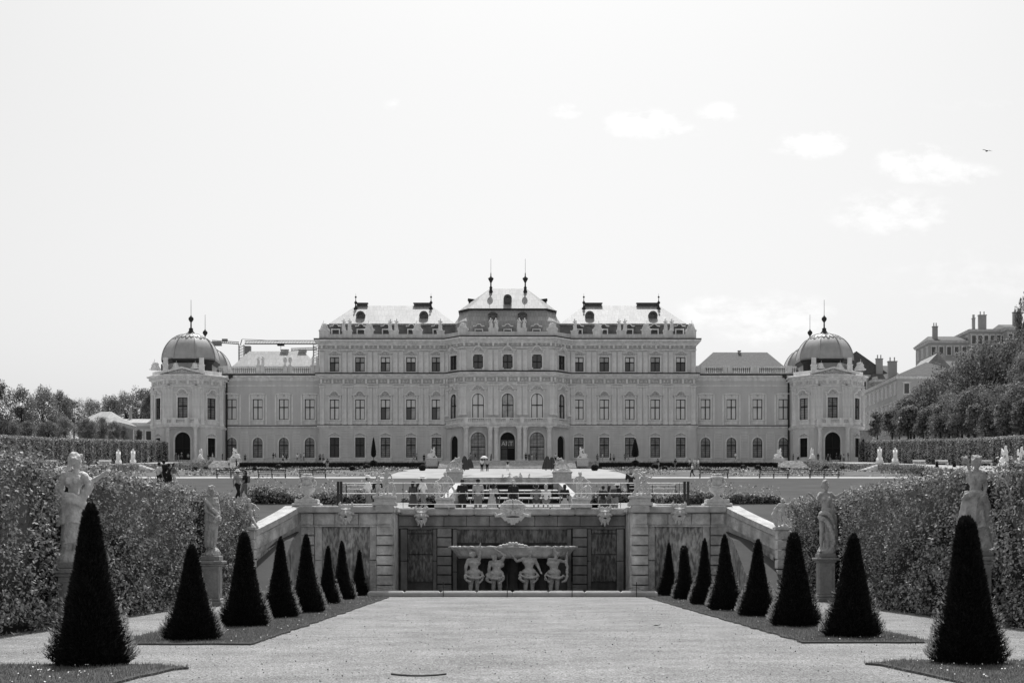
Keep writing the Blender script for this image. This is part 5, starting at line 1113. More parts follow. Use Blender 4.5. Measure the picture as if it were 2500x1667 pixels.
# ---------------------------------------------------------------- cascade
cs=empty('cascade',(0,80,0),'stepped water cascade with dark falls and pale lips between sloping side walls','fountain')
CO=Vector((0,80,0))
def cb(mb,name,mats,smooth=False): me=mb.mesh(name,mats,smooth); me.transform(Matrix.Translation(-CO)); return link(name,me,cs)
st=[(95,1108.5),(90.5,1124.5),(86,1142),(82,1160)]
for i,(Y,y) in enumerate(st):
    z=PZ(y,Y); xa,xb=PX(1063-i*3,Y),PX(1271+i*11,Y); zn=PZ(st[i+1][1],st[i+1][0]) if i<3 else z-.8
    b=MB(); b.box(xa,xb,Y,Y+4.6,zn-.1,z-.06); cb(b,'step_riser','darkness')
    b=MB(); b.box(xa,xb,Y-.10,Y+.2,z-.13,z+.02,.07); cb(b,'step_lip','marble')
    if i<3: b=MB(); b.box(xa,xb,Y+.2,Y+4.4,z-.06,z-.02); cb(b,'step_water','water')
    b=MB(); r2=random.Random(i)
    for q in range(7):
        x=r2.uniform(xa+.1,xb-.1); w=r2.uniform(.015,.05); b.box(x,x+w,Y-.13-.02*(q%3),Y-.11,z-r2.uniform(.15,.5),z-.03)
    cb(b,'falling_water','foam')
for s in (-1,1):
    b=MB(); 
    V=[]
    for (Y,z,x) in ((95.3,PZ(1106,95),3.35),(80,EYE+3.45,3.75)): V+=[(s*x,Y,z-1.6),(s*(x+.42),Y,z-1.6),(s*(x+.42),Y,z),(s*x,Y,z)]
    b.add(V,[(0,1,2,3),(4,7,6,5),(0,4,5,1),(1,5,6,2),(2,6,7,3),(3,7,4,0)]); cb(b,'side_wall','kerb')
b=MB(); b.box(PX(1063,96),PX(1271,96),96.0,96.5,PZ(1110,96)-1,PZ(1096,96)); b.box(-4.6,4.2,96.5,101,PZ(1112,96)-1,PZ(1108,96)); cb(b,'pool_wall','wallstone')
b=MB(); b.box(-4.8,4.6,77.4,80,EYE+1.6,EYE+2.6,.04); b.box(-4.8,4.6,80,82.4,EYE+1.6,EYE+2.75); cb(b,'lower_pool','kerb')
# triton group on the cascade head
b=MB(); r2=random.Random(5)
for i in range(16): x=r2.uniform(-1.3,1.3); b.cap((x,0,.05),r2.uniform(.1,.2),(x+r2.uniform(-.2,.2),0,.15+.35*(1-abs(x)/1.3)*r2.random()),.1)
for ox,s_ in ((-.9,.34),(-.4,.42),(.35,.40),(1.0,.36)): putto(b,ox,.05,s_,up(elL=(-.3,-.1,1.2),wrL=(-.45,-.1,1.3),elR=(.3,-.1,1.2),wrR=(.42,-.1,1.0)),(0,-1,0),.05)
statue_obj('water_sculpture',b,'putto',(PX(1183,96.8),96.8,PZ(1106,96.8)),'cluster of small sea figures on the head of the cascade','statue',None,.022,.012)
for x,lab in ((1044.5,'reclining putti group on a block pedestal at the left head of the cascade'),(1291,'rearing sea creature group on a block pedestal at the right head of the cascade')):
    Y=95.5; s=-1 if x<1166 else 1; w=(36 if s<0 else 42)*Y/F; b=MB(); hz_=PZ(1083,Y)-PZ(1109,Y)
    b.cap((-.4,0,hz_+.03),.12,(.4,0,hz_+.05),.13); b.cap((-.15,0,hz_+.12),.13,(.2,0,hz_+.15),.12); putto(b,.0,hz_+.15,.55,up(elL=(-.3,-.1,1.2),wrL=(-.45,-.1,1.0),elR=(.34,-.1,1.3),wrR=(.5,-.1,1.15)),(s*-1,-.6,0),s*-.08)
    putto(b,s*-.45,hz_+.1,.40,up(elL=(-.3,-.1,1.2),wrL=(-.45,-.1,1.3),elR=(.3,-.1,1.2),wrR=(.42,-.1,1.3)),(s,-.6,0)); swag(b,[(s*.5,0,hz_+.1),(s*.3,0,hz_+.55),(0,0,hz_+.8),(-s*.3,-.05,hz_+.95)],.075,7,.2,2); swag(b,[(-.6,0,hz_+.05),(-.4,-.1,hz_+.5),(0,-.1,hz_+.75),(.35,0,hz_+.4),(.6,0,hz_+.05)],.045,7,.2,9)
    pd=MB(); pd.box(-w/2,w/2,-.5,.5,-.4,hz_,.03); pd.box(-w/2-.06,w/2+.06,-.56,.56,hz_-.12,hz_+.01,.03); statue_obj('cascade_statue',b,'putto',(PX(x,Y),Y,PZ(1109,Y)),lab,'statue','statue groups beside the cascade',.022,.012,pd)
# ---------------------------------------------------------------- sphinxes
def sphinx_mb():
    b=MB(); b.box(-.95,.95,-.4,.4,0,.16); b.cap((-.55,.0,.42),.34,(.2,.0,.5),.28); b.cap((-.62,-.22,.3),.24,(-.25,-.25,.22),.13); b.cap((-.62,.22,.3),.24,(-.25,.25,.22),.13)
    b.cap((-.3,-.26,.2),.1,(.05,-.27,.2),.08)
    b.cap((.2,0,.55),.28,(.35,0,1.05),.24); b.cap((.25,0,.8),.25,(.42,0,.95),.22)
    for q in (-1,1): b.cap((.38,q*.18,.8),.12,(.62,q*.17,.35),.08); b.cap((.62,q*.17,.35),.08,(.88,q*.17,.22),.09); b.cap((.25,q*.2,1.05),.12,(-.1,q*.22,1.35),.10); b.cap((-.1,q*.22,1.35),.1,(-.18,q*.2,1.0),.1)
    b.cap((.38,0,1.1),.11,(.42,0,1.35),.10); b.cap((.43,0,1.40),.13,(.43,0,1.50),.14); b.cap((.35,0,1.45),.15,(.3,0,1.3),.12); b.cap((.54,0,1.42),.04,(.57,0,1.38),.04); b.cap((-.85,0,.3),.07,(-.95,.1,.6),.05); return b
SPH=remesh(sphinx_mb(),'sphinx_body','marble',.03,.02,8)
def sphinx(x,y,Y,rz,h,label,mx=1,ped=.5):
    e=empty('sphinx_statue',P(x,y,Y),label,'statue','white sphinxes on the palace terrace',rz=rz,scale=h/1.62); o=link('figure',SPH,e,(0,0,ped),scale=(mx*.88,.95,1.18))
    b=MB(); b.box(-.98,.98,-.45,.45,-.9,ped-.1,.03); b.box(-1.04,1.04,-.52,.52,ped-.1,ped+.01,.02); b.build('pedestal','putto',e)
k2=lambda px,Y: px*Y/F
sphinx(541,1057,261,0,k2(25,261)*.82,'white winged sphinx facing left on the left side staircase',-1,.35)
sphinx(992,1059,261,0,k2(27,261)*.82,'white winged sphinx facing right at the left end of the central staircase',1,.45)
sphinx(1338,1059,261,0,k2(27,261)*.82,'white winged sphinx facing left at the right end of the central staircase',-1,.45)
sphinx(1788,1058,261,0,k2(25,261)*.82,'white winged sphinx facing right on the right side staircase',1,.35)
sphinx(461,1059,260.5,R(90),k2(26,260)*.8,'white sphinx seen end-on left of the left side staircase',1,.4)
sphinx(1865,1058,260.5,R(90),k2(26,260)*.8,'white sphinx seen end-on right of the right side staircase',1,.4)
for x,y,rz,lab in ((272,1078,-90,'white sphinx on the left of the two beside the far left steps'),(305.5,1077,-90,'white sphinx on the right of the two beside the far left steps'),(2020.5,1072,-90,'white sphinx on the left of the two beside the far right steps'),(2056,1074,-90,'white sphinx on the right of the two beside the far right steps')):
    sphinx(x,y,176,R(rz+(15 if x<1000 else -15)),1.6,lab,1,.7)
sphinx(2307,1082,150,R(-90),1.8,'white sphinx just above the right hedge, beyond the near robed statue',1,.6); sphinx(2344,1084,150,R(-90),1.8,'white sphinx above the hedge at the right edge of the view',1,.6)
# ---------------------------------------------------------------- parapet sculptures of the palace
def rs(kind,seed):
    r2=random.Random(seed); b=MB()
    if kind=='pair' or kind=='single':
        p=pose(elL=(-.28,-.08,1.2),wrL=(-.2,-.2,1.05),elR=(.32,0,1.25+.1*(seed%3)),wrR=(.3,-.1,1.5 if seed%2 else 1.0),head=(.03*(seed%3-1),-.03,1.62)); torso(b,p,1.15); limbs(b,p,bulk=1.25); headm(b,p,k=1.15); hairm(b,p,style='curly'); skirt(b,(0,0),1.05,.05,.17,.26,7,.15,.8,seed,n=40); swag(b,[(-.2,-.1,1.35),(.1,-.18,1.15),(.25,-.05,.8),(.3,0,.2)],.08,6,.2,seed)
    else:
        for i in range(14): b.cap((r2.uniform(-.7,.7),0,.1),.16,(r2.uniform(-.6,.6),r2.uniform(-.1,.1),r2.uniform(.3,.95)),.1)
        b.ell((0,-.1,.75),.34,.2,.45,12); b.cap((-.7,0,.1),.12,(-.25,0,1.2),.05); b.cap((.7,0,.1),.12,(.3,0,1.25),.05); b.cap((.1,0,1.0),.05,(.15,0,1.65),.04); b.cap((-.9,0,.12),.1,(.9,0,.12),.1)
    return remesh(b,'roof_figure','trim',.035,.02,6)
RS=[rs('pair',1),rs('pair',2),rs('pair',4),rs('trophy',7),rs('trophy',8)]
W_=['far left end','left','left','left','left','right end of the left block']
nm=['first','second','third','fourth','fifth','sixth','seventh','eighth','ninth','tenth']
cnt=0
def roofstat(x,y,Y,i,h,label,name='parapet_statue',mx=1):
    e=empty(name,P(x,y,Y),label,'statue','statues along the palace roofline'); link('figure',RS[i],e,scale=(mx*h/1.7*.95,h/1.7,h/1.7)); b=MB(); b.box(-.45,.45,-.4,.4,-.05,.12); b.build('plinth','trim',e)
lay=[(745,3,'t'),(790,0,'s'),(804,1,'s'),(848,3,'t'),(897,2,'s'),(911,0,'s'),(959,4,'t'),(1012,1,'s')]
for s in (-1,1):
    side='left' if s<0 else 'right'
    for j,(x,i,t) in enumerate(lay):
        xx=x if s<0 else 2332-x
        kind='trophy of arms' if t=='t' else 'standing figure'
        order=nm[j] ; roofstat(xx,759,275.25,(i+(1 if s>0 and t=='s' else 0))%3 if t=='s' else i,2.35 if t=='s' else 2.1,'stone %s on the %s palace parapet block, %s from its outer end'%(kind,side,order),mx=s)
for j,(x,i,t) in enumerate(((1063,3,'t'),(1127,0,'s'),(1139,2,'s'),(1193,1,'s'),(1205,0,'s'),(1269,4,'t'))):
    roofstat(x,758.5,271.95,i,2.4 if t=='s' else 2.2,'stone %s on the parapet of the central pavilion, %s from the left'%('trophy of arms' if t=='t' else 'standing figure',nm[j]),mx=1 if j<3 else -1)
for j,(x,i) in enumerate(((593,0),(603,1),(655,None),(666.5,None),(718,2),(728,0))):
    if i is None:
        e=empty('parapet_urn',P(x,840,277.1),'stone urn on the left wing balustrade, %s of a pair'%('left' if j==2 else 'right'),'urn','urns on the left wing balustrade'); b=MB(); b.box(-.3,.3,-.3,.3,-.03,.2); b.lathe((0,0,.2),[(.2,0),(.12,.3),(.38,.7),(.42,1.1),(.3,1.25),(.4,1.35),(.15,1.6),(.05,1.8)],12); b.build('vase','trim',e,True)
    else: roofstat(x,840,277.1,i,1.95,'stone statue on the left wing balustrade, %s counted from the domed tower'%nm[j])
for s in (-1,1):
    roofstat(1166+s*809,850,273,4,2.3,'stone trophy at the outer corner of the %s domed tower'%('left' if s<0 else 'right'),mx=s)
    roofstat(1166+s*(1166-403.5),846,271,3,1.6,'stone trophy beside the pediment of the %s domed tower, outer side'%('left' if s<0 else 'right')); roofstat(1166+s*(1166-447),846,271,4,1.6,'stone trophy beside the pediment of the %s domed tower, inner side'%('left' if s<0 else 'right'))
# ---------------------------------------------------------------- yew cones
def yew(h,r0,r1,n,seed,shoots=260,lean=0.):
    g=np.random.default_rng(seed); t=g.uniform(0,1,n)**1.15; prof=lambda t:(r0+(r1-r0)*t)*np.sqrt(np.clip((1.012-t)/.04,0,1)).clip(0,1)
    a=g.uniform(0,2*PI,n); lump=1+.04*np.sin(a*3+seed)+.03*np.sin(a*7+t*9+seed)+.025*np.sin(t*17+a*2)+.02*np.sin(t*41+a*5+seed)
    r=prof(t)*lump*(1-g.uniform(0,1,n)**2*.14); x=r*np.cos(a)+lean*t*h; y=r*np.sin(a); z=t*h+.03
    nr=np.stack([np.cos(a),np.sin(a),np.full(n,.75)],1); top=t>.96; nr[top]=[0,0,1.5]
    global rng; rng=g
    P0=np.stack([x,y,z],1); mi=((g.uniform(0,1,n)<.25)&(np.sin(a)>.15)).astype(int)  # paler needles only on the sunward side, a painted rim light
    # longer wispy shoots on the lower third and sides
    m=shoots; a2=g.uniform(-.25,PI+.25,m); t2=np.abs(g.normal(0,.16,m)).clip(0,.9)+.015; r2=prof(t2)*1.0; S=[];NS=[];MI=[]
    for i in range(m):
        L=(.20*(1-t2[i])**1.5+.03)*g.uniform(.5,1.2); c=np.array([r2[i]*math.cos(a2[i])+lean*t2[i]*h,r2[i]*math.sin(a2[i]),t2[i]*h]); d=np.array([math.cos(a2[i]),math.sin(a2[i]),.35])
        for k in range(7):
            c=c+d/np.linalg.norm(d)*L/7; d[2]+=.12
            S.append(c+g.normal(0,.004,3)); NS.append(d+g.normal(0,.35,3)); MI.append(1 if k>4 else 0)
    P1=np.concatenate([P0,np.array(S)]); N1=np.concatenate([nr,np.array(NS)]); MI=np.concatenate([mi,np.array(MI)])
    core=MB(); core.lathe((0,0,0),[(r0*.88,0),(r0*.86,.05*h),((r0*.3+r1*.7)*.86,.7*h),(r1*.9,.93*h),(r1*.3,.965*h)],20)
    if lean: 
        for i in range(len(core.v)): v=core.v[i]; core.v[i]=(v[0]+lean*v[2],v[1],v[2])
    return leafmesh('yew_crown',P1,N1,.055,.30,.40,['yew','yewtip','yewcore'],up=.25,core=core,midx=MI,tri=True)
LCONES=[(208,1530,1165,84,'tallest and nearest dark yew cone on the left, beside the statue with the outstretched arm'),(440,1472,1258,58,'squat yew cone at the near end of the left grass strip'),(562,1440,1228,50,'tall broad yew cone just right of the left tall pedestal'),(643,1420,1237,37,'pointed yew cone fourth from the camera in the left row'),(705,1408,1231,36,'tall yew cone fifth from the camera in the left row'),(752,1388,1257,24,'slender yew cone sixth from the camera in the left row'),(787,1378,1245,26,'yew cone second from the fountain in the left row'),(824,1367,1266,20,'smallest yew cone of the left row, at the fountain kerb')]
RCONES=[(2225,1527,1195,76,'tallest and nearest dark yew cone on the right, in front of the robed statue'),(1956,1465,1232,60,'smooth flat-topped yew cone at the near end of the right grass strip'),(1828,1440,1228,52,'shaggy yew cone third from the camera in the right row'),(1738,1417,1243,38,'yew cone fourth from the camera in the right row'),(1667,1403,1231,36,'tall pointed yew cone fifth from the camera in the right row'),(1616,1390,1240,27,'slender yew cone sixth from the camera in the right row'),(1573,1378,1256,23,'blunt-topped yew cone second from the fountain in the right row'),(1535,1367,1249,21,'smallest yew cone of the right row, at the fountain kerb')]
for j,cones in enumerate((LCONES,RCONES)):
    for i,(x,yb,yt,hw,lab) in enumerate(cones):
        Y=EYE*F/(yb-1279); h=(yb-yt)*Y/F; r0=hw*Y/F*.97; seed=j*10+i; n=int(max(7000,min(34000,34000*(20/Y)**1.3)))
        blunt=((.2,.19,.24,.15,.2,.17,.2,.2),(.29,.2,.26,.2,.18,.17,.38,.18))[j][i]
        e=empty('yew_cone',(PX(x,Y),Y,0),lab,'topiary','clipped yew cones lining the court'); 
        link('crown',yew(h,max(.2,r0-.035),max(.03,r0*blunt-.045),n,seed,int(1100 if i<6 else 700),.02*math.sin(seed*3)),e); b=MB(); b.cyl((0,0,-.02),(0,0,.3),.06,.05,8); b.build('trunk','bark',e)
rng=np.random.default_rng(11)
# ---------------------------------------------------------------- tall clipped hedges
def hedge(side,face,y0,y1,niches,top=3.74):
    s=side; pts=[];nr=[]; back=face+2.2
    def fx(Y): 
        for a,c in niches:
            if a<Y<c: return face+1.15
        return face
    def rgh(u,v): return .20*noise.noise((u*.6,v*.8,side*3.1))+.22*noise.noise((u*1.9,v*2.1,7.))+.12*noise.noise((u*4.5,v*4.7,3.))
    L=y1-y0; n=int(L*3.8*520)
    Ys=rng.uniform(y0,y1,n); Zs=rng.uniform(0,1,n)*top
    for Y,Z in zip(Ys,Zs):
        dens=min(1,.62+1.3*noise.noise((Y*.9,Z*1.1,5.))+2.4*noise.noise((Y*3.3,Z*3.6,9.)))
        if rng.random()>dens: continue
        x=fx(Y)+rgh(Y,Z)+rng.uniform(0,1)**1.6*.38; pts.append((s*x,Y,Z+.02)); nr.append((-s,-.15,.35))
    n=int(L*2.2*420)
    for Y in rng.uniform(y0,y1,n):
        x=rng.uniform(fx(Y),back); pts.append((s*x,Y,top+.07*noise.noise((x*1.5,Y*1.2,2.))+abs(rng.normal(0,.05))+(rng.uniform(.05,.3) if rng.random()<.12 else 0))); nr.append((0,-.2,1))
    for _ in range(int(L*26)):      # upright new shoots along the clipped edge
        Y=rng.uniform(y0,y1); x=fx(Y)+abs(rng.normal(0,.5))+.05; hh=rng.uniform(.10,.34); lx,ly=rng.normal(0,.05,2)
        for q in range(7): t=q/6; pts.append((s*x+lx*t+rng.normal(0,.012),Y+ly*t+rng.normal(0,.012),top-.03+hh*t)); nr.append((rng.normal(0,1),-.5,.6))
    for _ in range(int(L*30)):      # stray shoots on the face
        Y=rng.uniform(y0,y1); Z=rng.uniform(.1,top-.2); x=fx(Y); hh=rng.uniform(.06,.2)
        for q in range(4): t=q/3; pts.append((s*(x-hh*.5*t),Y+rng.normal(0,.015),Z+hh*t)); nr.append((-s,-.3,.8))
    for yy,d in [(y0,-1),(y1,1)]+[(a,1) for a,c in niches]+[(c,-1) for a,c in niches]:
        wd=1.15 if yy not in (y0,y1) else 2.2
        for _ in range(int(wd*3.8*330)): pts.append((s*(face+rng.uniform(0,wd)),yy+d*abs(rng.normal(0,.05)),rng.uniform(.02,top))); nr.append((0,d,.35))
    core=MB(); cuts=[y0]+[q for a in niches for q in a]+[y1]
    for i in range(len(cuts)-1):
        a,c=cuts[i],cuts[i+1]; f=fx((a+c)/2)+.40; xs=sorted((s*f,s*(back-.1))); core.box(xs[0],xs[1],a+.1*(i%2==0),c-.1*(i%2==0),0,top-.14)
    return leafmesh('tall_hedge',pts,nr,.085,.55,.9,['leaf','leafcore'],up=.2,core=core,sizevar=.5)
o=link('tall_hedge',hedge(-1,10.57,17,55.2,[(31.1,33.1),(44.9,47.0)],3.72)); tag(o,'tall clipped leafy hedge along the left side of the gravel court','hedge')
o=link('tall_hedge',hedge(1,11.35,17,56.4,[(32.2,34.6),(47.1,51.6)],3.74)); tag(o,'tall clipped leafy hedge along the right side of the gravel court','hedge')
# ---------------------------------------------------------------- grass strips with blades
def strip_poly(side,x0,x1,y0,y1,round_near=0,round_far=0):
    pts=[]
    def edge(xa,ya,xb,yb,n=50):
        for i in range(n): t=i/n; pts.append((xa+(xb-xa)*t,ya+(yb-ya)*t))
    edge(x0,y0,x1,y0); edge(x1,y0,x1,y1,160); edge(x1,y1,x0,y1); edge(x0,y1,x0,y0,160)
    return [(side*(x+.10*noise.noise((x*2,y*1.1,1))+.05*noise.noise((x*6,y*5,2))),y+.12*noise.noise((x*2,y*2,4))) for x,y in pts]
GR=[(-1,5.05,7.85,25.4,54.8,'strip'),(-1,4.95,9.2,12.0,20.6,'island'),(1,5.45,8.0,25.9,55.3,'strip'),(1,5.25,9.8,12.0,21.4,'island')]
gp=[];gn=[];dp=[];dn=[]
for s,x0,x1,y0,y1,k in GR:
    pl=strip_poly(s,x0,x1,y0,y1)
    if k=='island':   # rounded tongue at the far inner corner
        pl=[]
        m=40
        for i in range(m+1):
            t=i/m; pl.append((x1+(x0+.0-x1)*t, y1-.9+.9*math.sin(PI*min(1,t*1.0)*.5+.6)/1.0*.9 if t<.9 else y1-.35-(t-.9)*3))
        for i in range(20): t=i/19; pl.append((x0+.15+.25*math.sin(t*4),y1-.9-(y1-.9-y0)*t))
        pl.append((x1,y0)); pl=[(s*(x+.04*noise.noise((x*3,y*3,1))),y+.04*noise.noise((x*3,y*3,2))) for x,y in pl]
    b=MB(); b.add([(x,y,.035) for x,y in pl],[tuple(range(len(pl)))]); b.add([(x,y,.035) for x,y in pl]+[(x,y,-.01) for x,y in pl],[(i,(i+1)%len(pl),len(pl)+(i+1)%len(pl),len(pl)+i) for i in range(len(pl))])
    tag(b.build('grass_strip','lawn'),kind='structure')
    def inside(x,y):
        c=False; n=len(pl); j=n-1
        for i in range(n):
            xi_,yi_=pl[i]; xj,yj=pl[j]
            if (yi_>y)!=(yj>y) and x<(xj-xi_)*(y-yi_)/(yj-yi_)+xi_: c=not c
            j=i
        return c
    A=(x1-x0)*(y1-max(y0,17)); 
    for _ in range(int(A*1150)):
        y=rng.uniform(max(y0,17),y1+.3); x=s*rng.uniform(x0-.1,x1+.1)
        if rng.random()>min(1,(26/y)**1.2): continue
        if inside(x+rng.normal(0,.08),y+rng.normal(0,.10)): gp.append((x,y,.02)); gn.append((0,0,1))
        elif rng.random()<.002 and 0: pass
    for _ in range(int(A*(7 if k=='island' else 2.5))):
        y=rng.uniform(max(y0,17),y1); x=s*rng.uniform(x0,x1)
        if inside(x,y) and noise.noise((x*.8,y*.8,9))>-.1: dp.append((x,y,.085)); dn.append((0,-.7,1))
tag(link('grass',leafmesh('grass_blades',gp,gn,.05,.22,.35,['grass'],tri=True,sizevar=.5)),kind='stuff')
tag(link('daisies',leafmesh('daisy_heads',dp,dn,.024,.9,.3,['daisy'])),kind='stuff')
# loose grit and small leaves on the gravel
gp=[];gn=[]
for _ in range(5000):
    y=17+30*rng.random()**1.5; x=rng.uniform(-10,11); gp.append((x,y,.012)); gn.append((0,0,1))
tag(link('pebbles',leafmesh('loose_pebbles',gp,gn,.02,.8,.5,['bark'],sizevar=.6)),kind='stuff')
# ---------------------------------------------------------------- rose beds
def rosebed(x0,x1,Y,h,label,n=9000,ybase=None,f=hz):
    pts=[];nr=[];mi=[]
    for _ in range(n):
        x=rng.uniform(x0,x1); y=Y+rng.uniform(-1,1); hh=h*(.55+.6*noise.noise((x*.45,Y,3.))+.35*noise.noise((x*1.7,Y,8.))+.25); hh=max(.15,hh); z=rng.uniform(0,1)**.7*hh
        if rng.random()<.015: z=hh+rng.uniform(0,.5)
        q=rng.random(); pts.append((x,y,f(x,y)+z)); nr.append((0,-.5,.8)); mi.append(1 if q<.13 and z>hh*.35 else 0)
    core=MB(); 
    m=int((x1-x0)/.8)
    for i in range(m):
        x=x0+(i+.5)*(x1-x0)/m; hh=h*(.5+.5*noise.noise((x*.45,Y,3.))); core.box(x-.3,x+.3,Y-.6,Y+.6,f(x,Y)-.1,f(x,Y)+max(.1,hh*.7))
    me=leafmesh('rose_leaves',pts,nr,.11,.7,.8,['leaf','rose','leafcore'],core=core,midx=np.array(mi)); 
    tag(link('rose_bed',me),label,'flower bed','rose beds behind the retaining wall',kind=None)
rosebed(PX(572,71),PX(690,71),71.6,.75,'flowering rose bed between the left hedge and the left wall urn',8000)
rosebed(PX(700,71),PX(880,71),71.6,.75,'flowering rose bed right of the left wall urn behind the railing',11000)
rosebed(PX(925,73),PX(1010,73),73.0,.55,'low rose bed left of the cascade foot',4500)
rosebed(PX(1350,73),PX(1500,73),72.4,.7,'flowering rose bed right of the cascade behind the railing',9000)
rosebed(PX(1505,71),PX(1640,71),71.6,.8,'flowering rose bed left of the right wall urn',9000)
rosebed(PX(1652,71),PX(1800,71),71.6,.85,'flowering rose bed between the right wall urn and the right hedge',11000)
pts=[];nr=[];mi=[]
for _ in range(26000):
    s_=rng.choice((-1,1)); Y=rng.uniform(147,183) if rng.random()<.62 else rng.uniform(196,249); X=s_*rng.uniform(14 if Y<190 else 16,46)
    v=noise.noise((X*.16,Y*.22,1.))+.6*math.sin(X*.55+2*math.sin(Y*.35))*math.cos(Y*.5)
    if v<.12: continue
    pts.append((X,Y,hz(X,Y)+.03+rng.uniform(0,.34)*min(1,v*2))); nr.append((0,-.6,.8)); mi.append(1 if rng.random()<.04 else 0)
tag(link('bedding_plants',leafmesh('bedding',pts,nr,.26,.6,.8,['leaf','rose'],midx=np.array(mi))),kind='stuff')
# ---------------------------------------------------------------- topiary balls and standards
def ball(x,y,r,label):
    Y=max(150,2.326/(.0749-(1279-(y+6))/F)) if (1279-(y+6))/F>.0585 else 145
    Y=min(Y,248); X=PX(x,Y); R_=r*Y/F; zb=hz(X,Y); c=EYE+(1279-y)*Y/F; c=max(c,zb+R_*.8); n=1400
    v=rng.normal(0,1,(n,3)); v/=np.linalg.norm(v,axis=1)[:,None]; core=MB(); core.ell((0,0,0),R_*.92,R_*.92,R_*.92,14)
    e=empty('box_ball',(X,Y,zb),label,'topiary','clipped box balls of the parterre'); o=link('crown',leafmesh('ball',v*R_,v,.09,.6,.4,['yew','yewcore'],core=core),e,(0,0,c-zb)); b=MB(); b.cyl((0,0,-.05),(0,0,c-zb),.05,n=6); b.build('trunk','bark',e)
for x,y,r,l in ((448,1083,6.5,'dark box ball third from the left tower, at the end of the left parterre path'),(473,1082,6.5,'dark box ball just right of the leftmost one'),(585,1079,5,'small dark box ball right of the walking couple'),(640,1078,8,'large dark box ball midway along the left parterre'),(809,1080,6.5,'dark box ball above the left wall mask'),(842,1077,8,'large dark box ball beside the left potted cypress'),(970,1079,8,'dark box ball nearest the cascade on the left'),(1366,1079,8.5,'dark box ball nearest the cascade on the right'),(1504,1076,8.5,'large dark box ball right of the right potted cypress'),(1526,1080,6.5,'smaller dark box ball of the pair right of the cypress'),(1707,1076,6.5,'dark box ball left of the far right staircase'),(1741,1077,7,'dark box ball beside the right bench end'),(1960*.9408+53,1078,6.5,'dark box ball in front of the right staircase'),(1990*.9408+63,1080,6.5,'rightmost dark box ball of the parterre')):
    ball(x,y,r,l)
for s,x,hw,ytop in ((-1,858,5.6,1004),(1,1459,8.2,1007)):
    Y=252; X=PX(x,Y); zb=hz(X,Y); e=empty('potted_cypress',(X,Y,zb),'slim dark clipped cypress above a round bush before the %s half of the palace'%('left' if s<0 else 'right'),'topiary','clipped cypresses before the palace')
    n=3800; h0,h1=PZ(1049,Y)-zb,PZ(ytop,Y)-zb; rad=hw*Y/F; pr=lambda t: rad*np.minimum(1,t*9+.3)*np.where(t<.3,1,(1-(t-.3)/.7)**.75 if False else (1-((t-.3).clip(0,1)/.7))**.7)
    t=rng.uniform(0,1,n); a=rng.uniform(0,2*PI,n); r=np.nan_to_num(pr(t)); pts=np.stack([r*np.cos(a),r*np.sin(a),h0+(h1-h0)*t],1); nr=np.stack([np.cos(a),np.sin(a),np.full(n,.6)],1)
    core=MB(); core.lathe((0,0,0),[(rad*.5,h0),(rad*.85,h0+.1*(h1-h0)),(rad*.85,h0+.35*(h1-h0)),(rad*.5,h0+.7*(h1-h0)),(.05,h1-.2)],12); link('crown',leafmesh('cypress',pts,nr,.14,.4,.4,['yew','yewcore'],core=core),e)
    b=MB(); b.cyl((0,0,.3),(0,0,h0+.2),.05,n=6); b.build('trunk','bark',e)
    v=rng.normal(0,1,(1800,3)); v/=np.linalg.norm(v,axis=1)[:,None]; R_=10*Y/F; core=MB(); core.ell((0,0,0),R_*.9,R_*.9,R_*.75,12); link('bush',leafmesh('cyp_ball',v*np.array([R_,R_,R_*.85]),v,.12,.5,.4,['yew','yewcore'],core=core),e,(0,0,PZ(1065,Y)-zb))
    b=MB(); b.box(-.75,.75,-.6,.6,-.1,PZ(1072,Y)-zb,.04); b.build('pot','wallcope',e)
for x,y0,y1,hw,Y,l in ((2152,1098,1058,7,150,'small dark cone topiary beyond the right hedge'),(2192,1078,1062,5,160,'second small dark topiary beyond the right hedge'),(125,1098,1065,6,150,'small dark cone topiary above the left hedge')):
    X=PX(x,Y); h=(y0-y1)*Y/F; e=empty('yew_cone',P(x,y0,Y),l,'topiary'); link('crown',yew(h,hw*Y/F,.12,1600,3,40),e); b=MB(); b.cyl((0,0,-.4),(0,0,.3),.06,n=6); b.build('trunk','bark',e)
rng=np.random.default_rng(21)
# ---------------------------------------------------------------- bosquet hedges (far, both sides)
for s in (-1,1):
    core=MB(); pts=[];nr=[]; H=3.9
    for Ya,Yb in zip(np.linspace(118,266,75)[:-1],np.linspace(118,266,75)[1:]):
        xa=s*(66.8 if s<0 else 69); z=ho(0,Ya)+.1
        core.box(*sorted((xa+s*.2,xa+s*2.6)),Ya,Yb+.05,z-.8,z+H-.25)
        for _ in range(260):
            Y=rng.uniform(Ya,Yb); z=ho(0,Y)+.1; w=.35*math.sin(Y*1.3)+.25*noise.noise((Y*.9,0,s)); Z=rng.uniform(0,1)*H
            pts.append((xa+s*(w*.35),Y,z+Z)); nr.append((-s,-.2,.3))
        for _ in range(90): Y=rng.uniform(Ya,Yb); pts.append((xa+s*rng.uniform(0,2.6),Y,ho(0,Y)+.1+H+rng.uniform(-.15,.2))); nr.append((0,0,1))
    tag(link('bosquet_hedge',leafmesh('bosquet',pts,nr,.26,.6,.7,['leaf','leafcore'],core=core)),'high clipped hedge wall bordering the far %s avenue beside the palace'%('left' if s<0 else 'right'),'hedge','high clipped hedges of the avenues')
